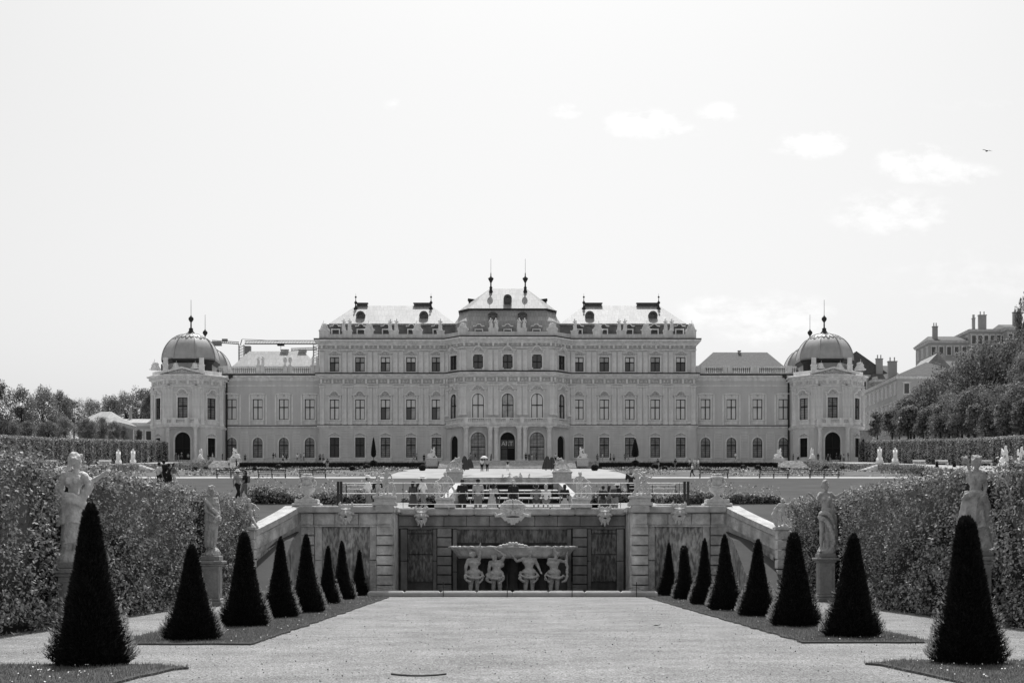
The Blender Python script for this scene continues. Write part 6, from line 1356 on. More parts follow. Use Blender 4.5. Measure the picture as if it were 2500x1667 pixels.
# ---------------------------------------------------------------- trees
def tree_mesh(seed,h,r,nl,ls,mats,kind='round'):
    g=np.random.default_rng(seed); cl=[]
    nc=30 if kind=='round' else 22
    for i in range(nc):
        if kind=='round':
            t=g.uniform(.12,.96); a=g.uniform(0,2*PI); rr=r*math.sin(PI*min(.98,max(.25,(t-.02)/.98)))**.5*g.uniform(.3,.85); cl.append((rr*math.cos(a),rr*math.sin(a),h*t*.93,r*g.uniform(.26,.48)))
        elif kind=='clip': a=g.uniform(0,2*PI); t=g.uniform(.3,.9); q=r*.55*(1.15-t*.7); cl.append((q*math.cos(a),q*math.sin(a),h*t,r*g.uniform(.35,.5)*(1.3-t*.5)))
        else: t=g.uniform(.12,.97); cl.append((r*g.normal(0,.35),r*g.normal(0,.35),h*t,r*(.75*(1-t)+.3)))
    pts=[];nr=[]; per=nl//nc
    for cx_,cy_,cz_,cr in cl:
        v=g.normal(0,1,(per,3)); v/=np.linalg.norm(v,axis=1)[:,None]; rad=cr*g.uniform(.55,1.08,per)[:,None]; rad*=1+.25*np.sin(v[:,0:1]*5+cx_)*np.cos(v[:,2:3]*6+cy_)
        q=v*rad*np.array([1,1,.8 if kind!='col' else 1.5])+np.array([cx_,cy_,cz_]); pts.append(q); nr.append(v+np.array([0,0,.3]))
    global rng; old=rng; rng=g; me=leafmesh('tree_crown',np.concatenate(pts),np.concatenate(nr),ls,.6,.7,[mats],sizevar=.5); rng=old
    b=MB(); top=Vector((0,0,h*.5)); b.cyl((0,0,-1.0),(0,0,h*.3),h*.024,h*.018,8); b.cyl((0,0,h*.3),tuple(top),h*.018,h*.010,7)
    for i in range(0,nc,2): c=cl[i]; m_=Vector((c[0]*.35,c[1]*.35,h*.33+.25*c[2])); b.cyl((0,0,h*(.26 if kind!='col' else .1)),m_,h*.010,h*.007,5,False); b.cyl(m_,(c[0],c[1],c[2]),h*.007,h*.002,5,False)
    return me,b.mesh('tree_trunk','bark')
TM={}
for k,(sd,kd,m,nl) in {'r0':(1,'round','treeleaf',9000),'r1':(2,'round','treeleaf',9000),'r2':(3,'round','treeleaf2',9000),'c0':(4,'clip','treeleaf',3600),'c1':(5,'clip','treeleaf2',3600),'p0':(6,'col','treeleaf',2600)}.items():
    hh,r_={'round':(12,5),'clip':(4.2,1.3),'col':(14,1.6)}[kd]; TM[k]=tree_mesh(sd,hh,r_,nl,{'round':.34,'clip':.2,'col':.3}[kd],m,kd)+(hh,r_)
def tree(x,yb,yt,hw,Y,k,label,group='trees beside the palace garden',cat='tree'):
    c,t,hh,r_=TM[k]; z=PZ(yb,Y); h=(yt-yb)*-Y/F; e=empty('tree',(PX(x,Y),Y,z),label,cat,group,rz=random.uniform(0,6)); s_=h/hh/.98; sx=hw*Y/F/r_
    link('crown',c,e,scale=(sx,sx,s_)); link('trunk',t,e,scale=(sx,sx,s_))
LT=[(-8,1020,868,42,195,'r0','dark leafy tree cut by the left edge of the view'),(50,1018,888,44,215,'r1','tall broad tree second from the left edge'),(98,1015,886,42,225,'r2','pale leafy tree third from the left edge'),(138,1010,895,30,230,'r0','dark tree at the right end of the left tree group'),(170,1005,915,34,262,'r1','low rounded tree left of the small pavilion roof'),(212,1000,915,30,300,'r2','tree behind the peak of the small pavilion roof'),(255,1000,906,32,305,'r0','dark tree right behind the small pavilion'),(290,1000,898,30,310,'r2','pale tree between the pavilion and the left tower'),(322,1010,888,30,300,'r1','dark tree touching the left tower'),(345,1015,893,24,295,'r0','dark tree partly hidden by the left tower'),
 (62,1022,965,28,188,'r1','low shrubby tree under the second tree on the left'),(110,1022,965,30,195,'r0','low dark tree above the left avenue hedge'),(150,1018,955,28,205,'r2','low pale tree left of the small pavilion'),(200,1018,958,24,215,'r0','small tree in front of the left corner of the pavilion'),(232,1016,956,26,220,'r1','small tree in front of the middle of the pavilion'),(262,1014,966,18,222,'r0','small tree in front of the right corner of the pavilion'),(20,1025,960,34,180,'r0','low dark tree at the foot of the leftmost tree'),(284,1014,976,14,240,'r1','small dark bush-like tree before the bright wall by the left tower'),(318,1012,985,10,250,'r0','tiny tree close to the left tower wall')]
for a in LT: tree(a[0],a[1],a[2],a[3],max(a[4],72.5*F/(1163-a[0])),*a[5:])
RT=[(2092,1008,905,40,245,'r0','tree in front of the long house beside the right tower'),(2130,1005,872,48,250,'r2','pale tree rising before the gabled roof on the right'),(2178,1005,838,52,245,'r1','dark tree behind the right avenue, left of the tallest'),(2225,1005,805,52,240,'r2','tall pale tree in the middle of the right tree group'),(2275,1005,775,56,236,'r0','tall dark tree below the stepped rooftops on the right'),(2325,1005,768,52,230,'r1','tall broad tree near the right edge of the view'),(2368,1005,790,46,222,'r2','tree cut by the right edge of the view'),(2066,1006,935,26,240,'r1','low tree nearest the long house facade'),(2342,1005,690,13,205,'p0','slim dark poplar at the right edge rising above the roofs'),(2362,1005,655,14,200,'p0','taller slim poplar cut by the right edge'),(2150,1000,925,34,225,'r0','dark lower tree under the gabled roof'),(2210,1000,905,38,222,'r1','dark lower tree in the middle of the right group'),(2265,1000,900,38,218,'r2','pale lower tree right of the middle of the right group'),(2320,1000,890,40,212,'r0','dark lower tree near the right edge')]
RT+=[(2100,1010,932,34,0,'r0','low dark tree between the long house and the row trees'),(2180,1010,900,44,0,'r1','wide dark tree behind the third and fourth row trees'),(2240,1010,885,48,0,'r0','wide dark tree behind the middle of the row trees'),(2300,1010,878,50,0,'r1','wide dark tree behind the last row trees'),(2345,1010,875,46,0,'r0','wide dark tree at the right edge behind the row')]
for a in RT: tree(a[0],a[1],a[2],a[3]*(1.2 if a[3]>20 else 1.0),max(a[4],75*F/(a[0]-1163)) if a[3]>20 else 290,*a[5:])
nmx=['first','second','third','fourth','fifth','sixth','seventh','eighth','ninth','tenth']
for i in range(10):
    x=2012+i*37; tree(x+random.uniform(-5,5),1018-.3*i,946-i*1.6-random.uniform(0,14),random.uniform(24,34),73*F/(x-1163),'c0' if i%2 else 'c1','small %s tree, %s from the tower in the row above the right hedge'%('dark' if i%2 else 'pale',nmx[i]),'young trees in a row above the right avenue')
# ---------------------------------------------------------------- houses behind
def house(x0,x1,y0,y1,z0,z1,name,label,wallm,roofm,ridge,hip,rows,cols,ang=0,chim=(),ridge_axis='x',side=0):
    cx_,cy_=(x0+x1)/2,(y0+y1)/2; e=empty(name,(cx_,cy_,z0),label,'building','houses beyond the garden',rz=ang); w,d=(x1-x0)/2,(y1-y0)/2; H=z1-z0
    b=MB(); b.box(-w,w,-d,d,0,H); b.build('wall',wallm,e)
    b=MB(); b.sweep([(-w,-d),(w,-d),(w,d),(-w,d)],[(0,H-.5),(.25,H-.45),(.5,H-.05),(.5,H+.1),(-.3,H+.12)],True); b.build('cornice','trim',e)
    ov=.6; b=MB(); W_,D_=w+ov,d+ov
    if ridge_axis=='x': A=[(-W_+hip,0,H+ridge),(W_-hip,0,H+ridge)]; V=[(-W_,-D_,H+.13),(W_,-D_,H+.13),(W_,D_,H+.13),(-W_,D_,H+.13)]+A; fs=[(0,1,5,4),(1,2,5),(2,3,4,5),(3,0,4),(3,2,1,0)]
    else: A=[(0,-D_+hip,H+ridge),(0,D_-hip,H+ridge)]; V=[(-W_,-D_,H+.13),(W_,-D_,H+.13),(W_,D_,H+.13),(-W_,D_,H+.13)]+A; fs=[(0,1,4),(1,2,5,4),(2,3,5),(3,0,4,5),(3,2,1,0)]
    b.add(V,fs); rf=b.build('roof',roofm,e)
    for (cx2,cy2,cw,chh) in chim:
        cw*=.62; b=MB(); b.box(cx2-cw,cx2+cw,cy2-.4,cy2+.4,H+.2,H+chh); b.box(cx2-cw-.1,cx2+cw+.1,cy2-.5,cy2+.5,H+chh,H+chh+.2)
        for q in (-.5,.5): b.cyl((cx2+q*cw,cy2,H+chh+.2),(cx2+q*cw,cy2,H+chh+1.1),.14,n=6)
        b.build('chimney','house2',rf)
    def wm(a,c,z,ax):
        b=MB()
        if ax=='f': b.box(a-.75,a+.75,-d-.08,-d+.01,z-.15,z+2.35); b.box(a-.95,a+.95,-d-.2,-d+.01,z+2.35,z+2.5); q=b.build('window','trim',e); b=MB(); b.box(a-.5,a+.5,-d-.10,-d-.085,z,z+2.1); b.build('pane','glass',q)
        else:
            sx=-w; b.box(sx-.08,sx+.01,a-.75,a+.75,z-.15,z+2.35); b.box(sx-.2,sx+.01,a-.95,a+.95,z+2.35,z+2.5); q=b.build('window','trim',e); b=MB(); b.box(sx-.10,sx-.085,a-.5,a+.5,z,z+2.1); b.build('pane','glass',q)
    for r_ in range(rows):
        z=H-3.6-r_*3.9
        for c in range(cols): wm(-w+2*w*(c+.5)/cols,0,z,'f')
        for c in range(side): wm(-d+2*d*(c+.5)/side,0,z,'s')
    return e
# long house right of the tower: its long facade faces the garden obliquely
zg=Z0-6
house(82.5,98,286,322,zg,EYE+38.2,'apartment_house','long pale apartment house with hipped roof between the right tower and the trees','house','brickroof',3.8,6,3,4,0,[(-2,6,1.6,6.5)],'y',11)
house(79,94,335,375,zg,EYE+45,'apartment_house','taller pale house with chimneys right behind the right domed tower','house','brickroof',6.0,.5,3,4,0,[(-5,-12,2.2,5.2),(-2,-8,.9,6.5),(1,-4,.9,7.5)],'y',9)
house(106,122,336,350,zg,EYE+46.5,'apartment_house','dark roofed house partly hidden by the gable and the trees','house2','brickroof',3.2,4,3,6,0,[(-5,0,1.2,5.2)],'x',4)
house(98,106.5,322,334,zg,EYE+43.4,'apartment_house','pale house with a steep pointed gable above the right trees','house','roof',5.0,.1,3,3,0,[(2.5,-3,.7,4.5)],'y',3)
house(110,120,352,364,zg,EYE+56.2,'apartment_house','lower block of the stepped rooftops above the right trees','house2','brickroof',2.2,2,3,5,0,[(-3,-4,1.0,4.0)],'x',3)
house(120,128,350,366,zg,EYE+58.8,'apartment_house','middle block of the stepped rooftops above the right trees','house2','slate',1.6,2,3,5,0,[(0,-5,1.6,4.2),(-2.6,-6,.5,3.2)],'x',3)
house(128,141,346,366,zg,EYE+58.6,'apartment_house','highest rooftop block at the right edge above the trees','house2','brickroof',2.6,2,3,8,0,[(-2.5,-6,1.8,4.6),(3.,-5,1.2,4.0)],'x',3)
house(90,97,332,345,zg,EYE+43.5,'apartment_house','small dark roofed house behind the ridge of the long pale one','house2','brickroof',4.4,2,3,3,0,[(-1.5,-4,1.3,5.4)],'x',2)
# garden pavilion on the left
hx0,hx1=PX(184,262),PX(276,262); house(hx0,hx1,262,270,Z0-4.5,PZ(972,262),'garden_house','small garden house with a ribbed pyramid roof behind the left avenue','house2','roof',2.7,3.4,1,3,R(-6),[],'x',2)
house(PX(268,275),PX(352,275),275,283,Z0-2,PZ(973,275),'garden_house','low bright outbuilding between the garden house and the left tower','house','roof',1.4,.5,1,4,0,[(-2,0,.35,2.6),(2.9,0,.5,2.9)],'x',1)
b=MB(); b.box(PX(339,262),PX(347,262),262,262.5,Z0-.2,PZ(1026,262),.02); e=empty('info_stele',(0,0,0)); bpy.data.objects.remove(e); tag(b.build('info_stele','wallcope'),'plain pale upright slab beside the left domed tower','sign')
b=MB(); b.box(PX(1978,270),PX(2004,270),270,270.6,Z0-.2,PZ(990,270)); b.box(PX(1976,270),PX(2006,270),269.8,270.8,PZ(990,270),PZ(988,270)); tag(b.build('garden_wall','wallcope'),'bright stone gate pier wall right of the right domed tower','wall')
# ---------------------------------------------------------------- crane
def truss(b,p0,p1,w,seg,up=True):
    a=Vector(p0); c=Vector(p1); d=(c-a); n=seg
    off=[Vector((0,-w/2,0)),Vector((0,w/2,0)),Vector((0,0,w))] if up else [Vector((-w/2,-w/2,0)),Vector((w/2,-w/2,0)),Vector((w/2,w/2,0)),Vector((-w/2,w/2,0))]
    for o in off: b.cyl(a+o,c+o,.10,n=5)
    for i in range(n):
        for j in range(len(off)): b.cyl(a+d*(i/n)+off[j],a+d*((i+.5)/n)+off[(j+1)%len(off)],.05,n=4,caps=False); b.cyl(a+d*((i+.5)/n)+off[(j+1)%len(off)],a+d*((i+1)/n)+off[j],.05,n=4,caps=False)
YC_=400
e=empty('tower_crane',P(555,840,YC_),'lattice tower crane with a long horizontal jib above the left wing','crane','construction cranes'); O=Vector(e.location)
def rel(x,y): return Vector(P(x,y,YC_))-O
b=MB(); truss(b,rel(555,870),rel(555,792),1.5,12,False); b.build('mast','crane',e)
b=MB(); truss(b,rel(562,789.5),rel(728,789.5),1.0,26); b.cyl(rel(556,778),rel(640,783),.06,n=4); b.build('jib','crane',e)
b=MB(); a=rel(487,786); c=rel(549,790); truss(b,a,c,.6,7); b.box(a.x,a.x+2.8,-.6,.6,a.z-1.0,a.z+.2); b.box(a.x+3.0,a.x+4.6,-.4,.4,a.z+.2,a.z+1.0); b.build('counter_jib','crane',e)
b=MB(); q=rel(556,792); b.cyl(q+Vector((-.5,0,0)),rel(556,779),.15,n=5); b.box(q.x+.8,q.x+2.6,-.8,.8,q.z-2.6,q.z-.4); b.build('cab','crane',e)
b=MB(); q=rel(645,790); b.box(q.x-1,q.x+1,-.6,.6,q.z-.5,q.z); b.cyl(q,q-Vector((0,0,1.4)),.08,n=5); b.build('trolley','dark',e)
e=empty('tower_crane',P(727,850,430),'second crane mast close to the left edge of the main block','crane','construction cranes'); O=Vector(e.location); YC_=430
b=MB(); truss(b,rel(726,880),rel(726,792),1.6,14,False); b.build('mast','crane',e); b=MB(); truss(b,rel(668,805),rel(728,803),.7,10); b.build('jib','crane',e)
# ---------------------------------------------------------------- railing on the wall
ra=empty('terrace_railing',(0,60.2,ztp),'thin metal rod railing with dark end posts along the top of the retaining wall','railing')
ya=60.25
def rz_(y): return PZ(y,ya)-ztp
b=MB(); x0,x1=PX(777,ya),PX(1580,ya)
for nm_,y in (('rod',1108.8),('rod',1132.6),('rod',1157.4)):
    b=MB(); b.cyl((x0,0,rz_(y)),(x1,0,rz_(y)),.017,n=6); b.build('rod','rail',ra)
for x in (777,784,1572,1580): b=MB(); q=PX(x,ya); b.box(q-.055,q+.055,-.06,.06,-.1,rz_(1105),.01); b.build('end_post','dark',ra)
for x in (795,926,962,1178,1268,1396,1425,1560): b=MB(); q=PX(x,ya); b.cyl((q,0,-.05),(q,0,rz_(1108)),.012,n=6); b.build('post','dark',ra)
for (xa,xb,y,l) in ((796,882,1114,'left'),(1445,1552,1113,'right')):
    ga=empty('guard_rail',(0,66,0),'second low metal guard rail loop behind the %s side of the wall railing'%l,'railing','guard rails by the rose beds'); b=MB(); Y=0; 
    for yy in (y,y+8): b.cyl((PX(xa,66),0,PZ(yy,66)),(PX(xb,66),0,PZ(yy,66)),.015,n=5)
    b.build('rod','rail',ga); b=MB()
    for xx in (xa,(xa+xb)/2,xb): b.cyl((PX(xx,66),0,hz(6,66)),(PX(xx,66),0,PZ(y,66)),.02,n=5)
    b.build('post','dark',ga)
# ---------------------------------------------------------------- benches
def bench_meshes(L):
    b=MB(); 
    for i in range(3): b.box(-L/2,L/2,-.22+i*.15,-.10+i*.15,.42,.455)
    s_=b.mesh('seat','dark'); b=MB(); b.box(-L/2,L/2,.25,.28,.60,.68); b.box(-L/2,L/2,.27,.30,.76,.86); k_=b.mesh('backrest','dark'); b=MB()
    b.box(-.03,.03,-.22,-.17,0,.42); b.box(-.03,.03,.2,.26,0,.84); b.box(-.03,.03,-.22,.22,.38,.42); return s_,k_,b.mesh('leg','dark')
BN=bench_meshes(3.35)
for x0,x1,lab in ((496,565,'leftmost bench behind the walking couple'),(592,658,'second bench from the left, at the lawn edge'),(687,750,'third bench from the left, behind the left wall urn'),(1605,1674,'bench left of the right wall urn top at the lawn edge'),(1742,1812,'long dark bench right of the right wall urn'),(1858,1928,'rightmost bench at the lawn edge by the right hedge')):
    Y=141; e=empty('park_bench',(PX((x0+x1)/2,Y),Y,hz(20,Y)),'dark slatted '+lab,'bench','park benches along the lawn edge',rz=PI); sx=(x1-x0)*Y/F/3.35
    link('seat',BN[0],e,scale=(sx,1,1)); link('backrest',BN[1],e,scale=(sx,1,1))
    for q in (-1.55,0,1.55): link('leg',BN[2],e,(q*sx,0,0))
for x,lab in ((118,'leftmost pale garden chair along the left avenue'),(172,'pale garden chair left of the statue head'),(240,'pale garden chair right of the statue head'),(2245*.9408+0,'pale garden chair at the foot of the right avenue hedge'),(2265,'pale double garden chair along the right avenue hedge'),(2300*.9408+0,'pale garden chair nearest the right hedge end')):
    Y=190; X=PX(x,Y); e=empty('garden_chair',(X,Y,ho(0,Y)),lab,'chair','pale garden chairs along the avenues'); b=MB(); b.box(-.9,.9,-.25,.25,.42,.46); b.build('seat','white',e); b=MB(); b.box(-.9,.9,.24,.27,.6,.9); b.build('backrest','white',e)
    for sx in (-.8,.8): b=MB(); b.box(sx-.03,sx+.03,-.22,.24,0,.42); b.build('leg','white',e)
# folded dark sun shades beside the cascade statues
def shade(x,yb,yt,Y,label,ln):
    e=empty('folded_parasol',P(x,yb,Y),label,'umbrella','folded dark parasols'); h=(yb-yt)*Y/F; b=MB(); b.lathe((0,0,0),[(.42,.15),(.46,.3),(.34,h*.6),(.14,h*.95),(.03,h)],28,mod=lambda t,z:1+.16*math.cos(9*t)); 
    for i in range(len(b.v)): v=b.v[i]; b.v[i]=(v[0]+ln*v[2],v[1],v[2])
    b.build('canopy','cloth1',e); b=MB(); b.cyl((0,0,0),(0,0,.3),.05,n=6); b.build('pole','dark',e)
shade(1067,1081,1046,150,'striped dark folded parasol on the left of the pair right of the left cascade statue',0); shade(1077,1078,1052,152,'shorter striped dark folded parasol beside the left cascade statue',.05)
shade(1254,1080,1046,150,'striped dark folded parasol leaning left of the right cascade statue',.08); shade(1266,1080,1048,152,'striped dark folded parasol next to the right cascade statue',.05)
# small things in the court
b=MB(); N_=12
for i in range(N_):
    f0=lambda t:(PX(897+126*t,18.85),18.72+.28*(2*t-1)**2,.012); b.cyl(f0(i/N_),f0((i+1)/N_),.014,n=6)
tag(b.build('hose','dark'),'short curved dark rubber hose lying on the gravel at the bottom of the view','hose')
for x,y,l,s_ in ((1509,1438,'dry curled leaf on the gravel in front of the right cones',.10),(1516,1443,'tiny dark leaf just below the curled leaf on the gravel',.05)):
    Y=EYE*F/(y-1279); b=MB(); b.add([(-1,0,0),(-.3,-.35,.25),(.5,-.3,.1),(1,0,.5),(.4,.4,.1),(-.4,.35,.2),(0,0,0)],[(0,1,6),(1,2,6),(2,3,6),(3,4,6),(4,5,6),(5,0,6)]); o=b.build('fallen_leaf','bark'); o.location=(PX(x,Y),Y,.02); o.scale=(s_,)*3; tag(o,l,'leaf')
b=MB(); 
for q in (-1,1): b.add([(0,-.1,0),(0,.1,0),(q*.3,.05,.12),(q*.55,-.05,.02)],[(0,1,2),(0,2,3)])
b.ell((0,0,0),.05,.16,.05,8); o=b.build('bird','dark'); o.location=P(2267,347,110); o.rotation_euler=(0,0,.4); tag(o,'tiny dark bird high in the sky at the right','bird')
b=MB(); b.box(PX(1120,57.2),PX(1152,57.2),56.95,57.6,.05,.19,.05); tag(b.build('wet_stone','marble'),'small bright stone sill at the middle of the fountain kerb','stone'); 
# lamp by the right tower
e=empty('lamp_post',P(1983,1057,262),'slim dark lamp post right of the right domed tower','lamp'); b=MB(); b.cyl((0,0,0),(0,0,3.6),.05,.04,8); b.build('pole','dark',e); b=MB(); b.lathe((0,0,3.6),[(.1,0),(.25,.15),(.2,.45),(.05,.6)],8); b.build('lantern','dark',e)
# ---------------------------------------------------------------- people
def pp_(*a,**k): return person(*a,**k)
NP='visitors on the fountain terrace'
zt_=EYE+2.02
pp_(845,0,64,'walk_m_s','man in a white cap and pale T-shirt walking right behind the left music-making putti',shirt='cloth4',low='cloth2',hat='white',rz=R(80),group=NP,zabs=zt_-.05,h=1.86)
pp_(868,0,66,'stand_f_fs','person in a long black dress standing behind the man in the white cap',shirt='cloth0',low='cloth0',rz=R(10),group=NP,zabs=zt_+.05,h=1.85)
pp_(949,0,65,'stand_f_fs','woman in a long striped skirt standing left of the man with the camera bag',shirt='cloth1',low='cloth1',rz=R(150),group=NP,zabs=zt_-.03,h=1.66)
pp_(971,0,64,'walk_m_s','man in a white sun hat walking right beside the woman in the long skirt',shirt='cloth4',low='cloth2',hat='white',pack='cloth0',rz=R(70),group=NP,zabs=zt_-.03,h=1.80)
pp_(1062,0,64,'stand_m_l','broad man in dark clothes seen from behind at the railing',shirt='cloth0',low='cloth0',rz=PI,group=NP,zabs=zt_-.1,h=1.74)
pp_(1098,0,64.5,'stand_m_l','man in a light shirt seen from behind at the railing',shirt='cloth3',low='cloth2',rz=PI,group=NP,zabs=zt_-.1,h=1.80)
pp_(1130,0,64,'bent_f_fs','woman with dark hair and a patterned dress beside the man in the light shirt',shirt='cloth3',low='cloth3',rz=R(160),group=NP,zabs=zt_-.1,h=1.60)
pp_(1138,0,65,'stand_f_s','child in dark clothes next to the woman in the patterned dress',shirt='cloth0',low='cloth1',rz=R(200),group=NP,zabs=zt_-.1,h=1.55)
pp_(1179,0,65,'stand_m_l','fair haired person in a black jacket above the big shell mask',shirt='cloth0',low='cloth0',hair='hair2',rz=R(190),group=NP,zabs=zt_-.1,h=1.76)
pp_(1232,0,66,'sit_m_s','person in a grey top sitting on the pool edge, left of two',shirt='cloth2',low='cloth1',rz=PI,group=NP,zabs=zt_+.25,h=1.7)
pp_(1254,0,66,'sit_f_s','person in a white top sitting on the pool edge, right of two',shirt='cloth4',low='cloth2',hair='hair2',rz=PI,group=NP,zabs=zt_+.25,h=1.7)
pp_(1297,0,65,'stand_f_fs','woman with dark hair and pale skirt standing near the right cascade wall',shirt='cloth0',low='cloth3',rz=R(185),group=NP,zabs=zt_-.1,h=1.56)
pp_(1385,0,65,'stand_m_l','person in dark clothes left of the capped visitor, right of the leaning putto',shirt='cloth0',low='cloth1',rz=R(200),group=NP,zabs=zt_-.1,h=1.50)
pp_(1412,0,65,'bent_m_s','visitor in a white cap bending over a camera right of the leaning putto',shirt='cloth0',low='cloth2',hat='white',pack='cloth1',rz=R(140),group=NP,zabs=zt_-.1,h=1.66)
pp_(1400,0,66,'stand_f_l','person in mid grey between the two visitors right of the leaning putto',shirt='cloth2',low='cloth1',rz=R(120),group=NP,zabs=zt_-.1,h=1.56)
pp_(1449,0,67,'stand_m_l','person in black partly hidden behind the swirling-cloth putti',shirt='cloth0',low='cloth0',rz=0,group=NP,zabs=zt_+.65,h=1.75)
pp_(546,1152,72.5,'walk_m_l','man in a pale shirt walking left of the woman on the lawn path',shirt='cloth3',low='cloth0',hair='hair',hat='white',rz=R(60),group='couple walking by the left rose bed')
pp_(562,1153,72,'walk_f_s','woman in a dark vest and light shorts walking beside the man in the pale shirt',shirt='cloth0',low='cloth2',rz=R(-60),group='couple walking by the left rose bed',pack='cloth2')
for x,yb,k,sh,lw,hr,rz,h,l in ((366,1128,'stand_m_l','cloth4','cloth0','hair',140,1.8,'person in a white shirt at the left of the dark group beyond the hedge'),(376,1128,'stand_m_l','cloth0','cloth0','hair',170,1.95,'tall person in black in the group beyond the left hedge'),(388,1128,'bent_m_l','cloth0','cloth0','hair',200,1.8,'person in a black coat bending in the group beyond the left hedge'),(400,1124,'walk_f_s','cloth2','cloth4','hair',90,1.65,'person in grey and white at the right of the group beyond the left hedge')):
    pp_(x,yb,84,k,l,shirt=sh,low=lw,hair=hr,rz=R(rz),h=h,group='group standing beyond the left hedge')
def tz(x,Y): return hz(PX(x,Y),Y)
G2='visitors on the parterre'
pp_(1590,0,144,'walk_m_l','white haired man in a white shirt walking past the benches on the right',shirt='cloth4',low='cloth0',hair='hair2',rz=R(-80),group=G2,zabs=tz(1590,144),h=1.45)
pp_(1107,0,172,'stand_f_l','person in a white top under a pale parasol on the central path, left of two',shirt='cloth4',low='cloth0',rz=PI,group=G2,zabs=tz(1107,172),h=1.65)
pp_(1119,0,172,'stand_m_l','person in a light shirt under a pale parasol on the central path, right of two',shirt='cloth3',low='cloth0',rz=PI,group=G2,zabs=tz(1119,172),h=1.62)
e=parasol(1112,1000,171.7,'pale open parasol held over two visitors on the central path','white',1.95,.5); e.location.z=tz(1112,172)+.0
pp_(1166,0,182,'armsup_m_s','child in white shorts taking a picture in the middle of the central path',shirt='cloth0',low='cloth4',rz=0,group=G2,zabs=tz(1166,182),h=1.5)
G3='small figures in front of the palace'
tops=['white top','black top','grey top','dark top','light shirt']; tm=['cloth4','cloth0','cloth2','cloth1','cloth3']
far=[(372,1058,'beside the pale slab'),(404,1058,'in the left tower doorway, left side'),(410,1058,'in the left tower doorway, second from the left'),(417,1058,'in the left tower doorway, third from the left'),(432,1058,'in the left tower doorway, right side'),(479,1058,'just right of the left end-on sphinx'),(488,1058,'below the dark ground window of the left tower'),(511,1058,'at the drainpipe of the left tower'),(563,1058,'right of the left winged sphinx'),(628,1058,'left of a pair under the second arched window'),(633,1058,'right of a pair under the second arched window'),(650,1058,'under the third arched window, left'),(658,1058,'under the third arched window, right'),(683,1058,'left of three before the fourth arched window'),(691,1058,'middle of three before the fourth arched window'),(698,1058,'right of three before the fourth arched window'),(735,1058,'left of a pair at the corner of the main block'),(742,1058,'right of a pair at the corner of the main block'),(950,1058,'left of a pair by the left central sphinx'),(957,1058,'right of a pair by the left central sphinx'),(974,1058,'just left of the left central sphinx'),(1080,1057,'before the left arch of the portico, left'),(1092,1057,'before the left arch of the portico, middle'),(1128,1057,'beside the parasol at the paired columns'),(1208,1057,'at the right paired columns, left'),(1215,1057,'at the right paired columns, middle'),(1222,1057,'before the right arch, left'),(1232,1057,'before the right arch, middle'),(1276,1057,'by the right canted arch'),(1372,1058,'right of the right central sphinx'),(1384,1058,'between the sphinx and the first window of the right block'),(1402,1058,'left of a pair near the second window of the right block'),(1410,1058,'right of a pair near the second window of the right block'),(1436,1058,'left of the right cypress'),(1443,1058,'next to the right cypress'),(1822,1058,'right of the right winged sphinx'),(1833,1058,'left of the right end-on sphinx'),(1879,1058,'left of the right tower door'),(1907,1058,'in the right tower doorway'),(1922,1058,'right of the right tower door, first'),(1930,1058,'right of the right tower door, second'),(1938,1058,'right of the right tower door, third'),(1948,1058,'below the dark window of the right tower'),(1974,1058,'at the right edge of the right tower')]
kinds=['stand_m_l','stand_f_s','walk_m_s','stand_f_fs','walk_f_s']
for i,(x,y,l) in enumerate(far):
    q=(i*7+i//3)%5; Y=263.5+(i%3)*1.5; kk=kinds[(i*3)%5]; hat='white' if i in (1,3,25) else None
    pp_(x,0,Y,kk,'visitor in %s %s'%(('white','black','grey','dark clothes','pale clothes')[q],l),shirt=tm[q],low=['cloth0','cloth2','cloth3','cloth1'][i%4],hat=hat,rz=R([0,180,90,-90][i%4]),group=G3,zabs=Z0,h=1.72)
for i,(x,Y,l) in enumerate(((526,250,'on the left side staircase'),(543,245,'at the foot of the left side staircase'),(1511,205,'beside the pair of box balls on the right'),(1551,220,'walking behind the bench on the right'),(1584,215,'in front of the dark hedge on the right'),(1596,200,'near the bench left of the right urn'),(1689,262.8,'in white under the first arched window of the right wing'),(745,210,'left of the flower statue on the left parterre'),(752,210,'right of the pair on the left parterre'),(1604,188,'crouching behind the right bench'),(1902,230,'dark figure resting at the edge of the right avenue'),(229,235,'in white along the left avenue hedge, left of a pair'),(243,235,'in white along the left avenue hedge, right of a pair'),(268,240,'dark figure left of the far left sphinxes'),(340,245,'right of the far left sphinxes'))):
    s_=1 if 480<x<1860 else 0; q=(4,1,3,1,4,4,4,4,3,4,1,4,4,1,2)[i]; pp_(x,0,Y,['walk_m_s','stand_f_s','stand_m_l'][i%3],'visitor in a %s %s'%({4:'white top',1:'black top',3:'dark top',2:'grey top'}[q],l),shirt={4:'cloth4',1:'cloth0',3:'cloth1',2:'cloth2'}[q],low=['cloth2','cloth0','cloth3'][i%3],rz=R(i*70),group=G2,zabs=(Z0 if Y>262 else (tz(x,Y) if s_ else ho(0,Y))),h=1.7)
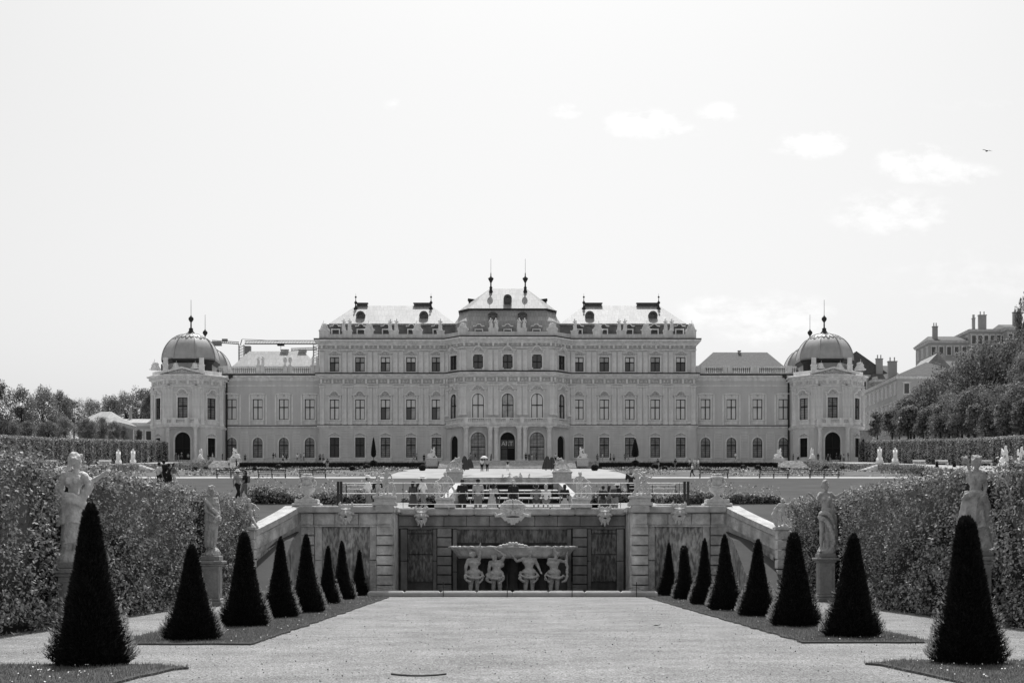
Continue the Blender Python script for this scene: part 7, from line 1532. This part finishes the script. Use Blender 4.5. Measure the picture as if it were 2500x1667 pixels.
# ---------------------------------------------------------------- sky, sun, camera
w=bpy.data.worlds.new('World'); sc.world=w; w.use_nodes=True; nt=w.node_tree; N=nt.nodes; L=nt.links; bg=N['Background']
SUN_EL,SUN_AZ=61,3     # azimuth measured from +Y (straight ahead), positive to the right
sk=N.new('ShaderNodeTexSky'); sk.sky_type='NISHITA'; sk.sun_disc=False; sk.sun_elevation=R(SUN_EL); sk.sun_rotation=R(SUN_AZ); sk.air_density=1.6; sk.dust_density=3.5; sk.ozone_density=1
bw=N.new('ShaderNodeRGBToBW'); L.new(sk.outputs[0],bw.inputs[0])
tc=N.new('ShaderNodeTexCoord'); sx=N.new('ShaderNodeSeparateXYZ'); L.new(tc.outputs['Generated'],sx.inputs[0])
def mth(op,*a):
    q=N.new('ShaderNodeMath'); q.operation=op
    for i,v in enumerate(a):
        if isinstance(v,(int,float)): q.inputs[i].default_value=v
        else: L.new(v,q.inputs[i])
    return q.outputs[0]
yy=mth('MAXIMUM',sx.outputs['Y'],.05); U=mth('DIVIDE',sx.outputs['X'],yy); V=mth('DIVIDE',sx.outputs['Z'],yy)
cb_=N.new('ShaderNodeCombineXYZ'); L.new(U,cb_.inputs[0]); L.new(V,cb_.inputs[1])
n=N.new('ShaderNodeTexNoise'); n.inputs['Scale'].default_value=52; n.inputs['Detail'].default_value=8; n.inputs['Roughness'].default_value=.62; mp=N.new('ShaderNodeMapping'); mp.inputs['Scale'].default_value=(.8,1.5,1); L.new(cb_.outputs[0],mp.inputs['Vector']); L.new(mp.outputs[0],n.inputs['Vector'])
tot=None
for x,y,a_,b_,s_ in ((1298,256,34,14,.8),(1480,285,70,28,1.1),(1525,300,75,14,.7),(1655,258,42,18,.8),(1870,330,60,28,1.1),(1835,345,50,10,.6),(2110,375,75,35,1.2),(2190,400,80,22,.8),(897,238,16,12,.4),(2050,490,110,45,.72),(1780,735,120,50,.75),(1630,715,60,35,.68),(2280,640,200,60,.25),(2330,240,220,12,.2)):
    u0,v0=(x-1163)/F,(1279-y)/F; du=mth('DIVIDE',mth('SUBTRACT',U,u0),a_/F*1.55); dv=mth('DIVIDE',mth('SUBTRACT',V,v0),b_/F*1.5)
    m_=mth('MULTIPLY',mth('MAXIMUM',mth('SUBTRACT',1.,mth('ADD',mth('MULTIPLY',du,du),mth('MULTIPLY',dv,dv))),0.),s_); tot=m_ if tot is None else mth('MAXIMUM',tot,m_)
fz=mth('MULTIPLY',mth('SUBTRACT',n.outputs['Fac'],.42),4.); cl_=mth('MULTIPLY',mth('MINIMUM',mth('MULTIPLY',tot,1.6),1.),mth('MAXIMUM',mth('MINIMUM',mth('ADD',mth('MULTIPLY',mth('SUBTRACT',n.outputs['Fac'],.50),4.),mth('MULTIPLY',tot,.75)),.9),0.))
class _o: pass
m4=_o(); m4.outputs=[mth('MULTIPLY_ADD',cl_,.95,bw.outputs[0])]
cr=N.new('ShaderNodeCombineColor'); [L.new(m4.outputs[0],cr.inputs[i]) for i in range(3)]
L.new(cr.outputs[0],bg.inputs['Color']); bg.inputs['Strength'].default_value=.134
sl=bpy.data.lights.new('sun','SUN'); sl.energy=4.2; sl.angle=R(.5); sl.color=(1,.995,.99); so=bpy.data.objects.new('sun',sl); col.objects.link(so)
d=Vector((math.sin(R(SUN_AZ))*math.cos(R(SUN_EL)),math.cos(R(SUN_AZ))*math.cos(R(SUN_EL)),math.sin(R(SUN_EL)))); so.rotation_euler=d.to_track_quat('Z','Y').to_euler(); so.location=(0,0,60)
cam=bpy.data.cameras.new('camera'); co=bpy.data.objects.new('camera',cam); col.objects.link(co); co.location=(CX,0,EYE); co.rotation_euler=(R(90),0,0)
cam.sensor_width=36; cam.lens=F/2352*36; cam.shift_x=(1176-1163)/2352; cam.shift_y=(1279-784)/2352; cam.clip_end=12000; cam.clip_start=.1; sc.camera=co
sc.view_settings.view_transform='Standard'; sc.view_settings.look='None'; sc.view_settings.exposure=.09; sc.view_settings.gamma=1
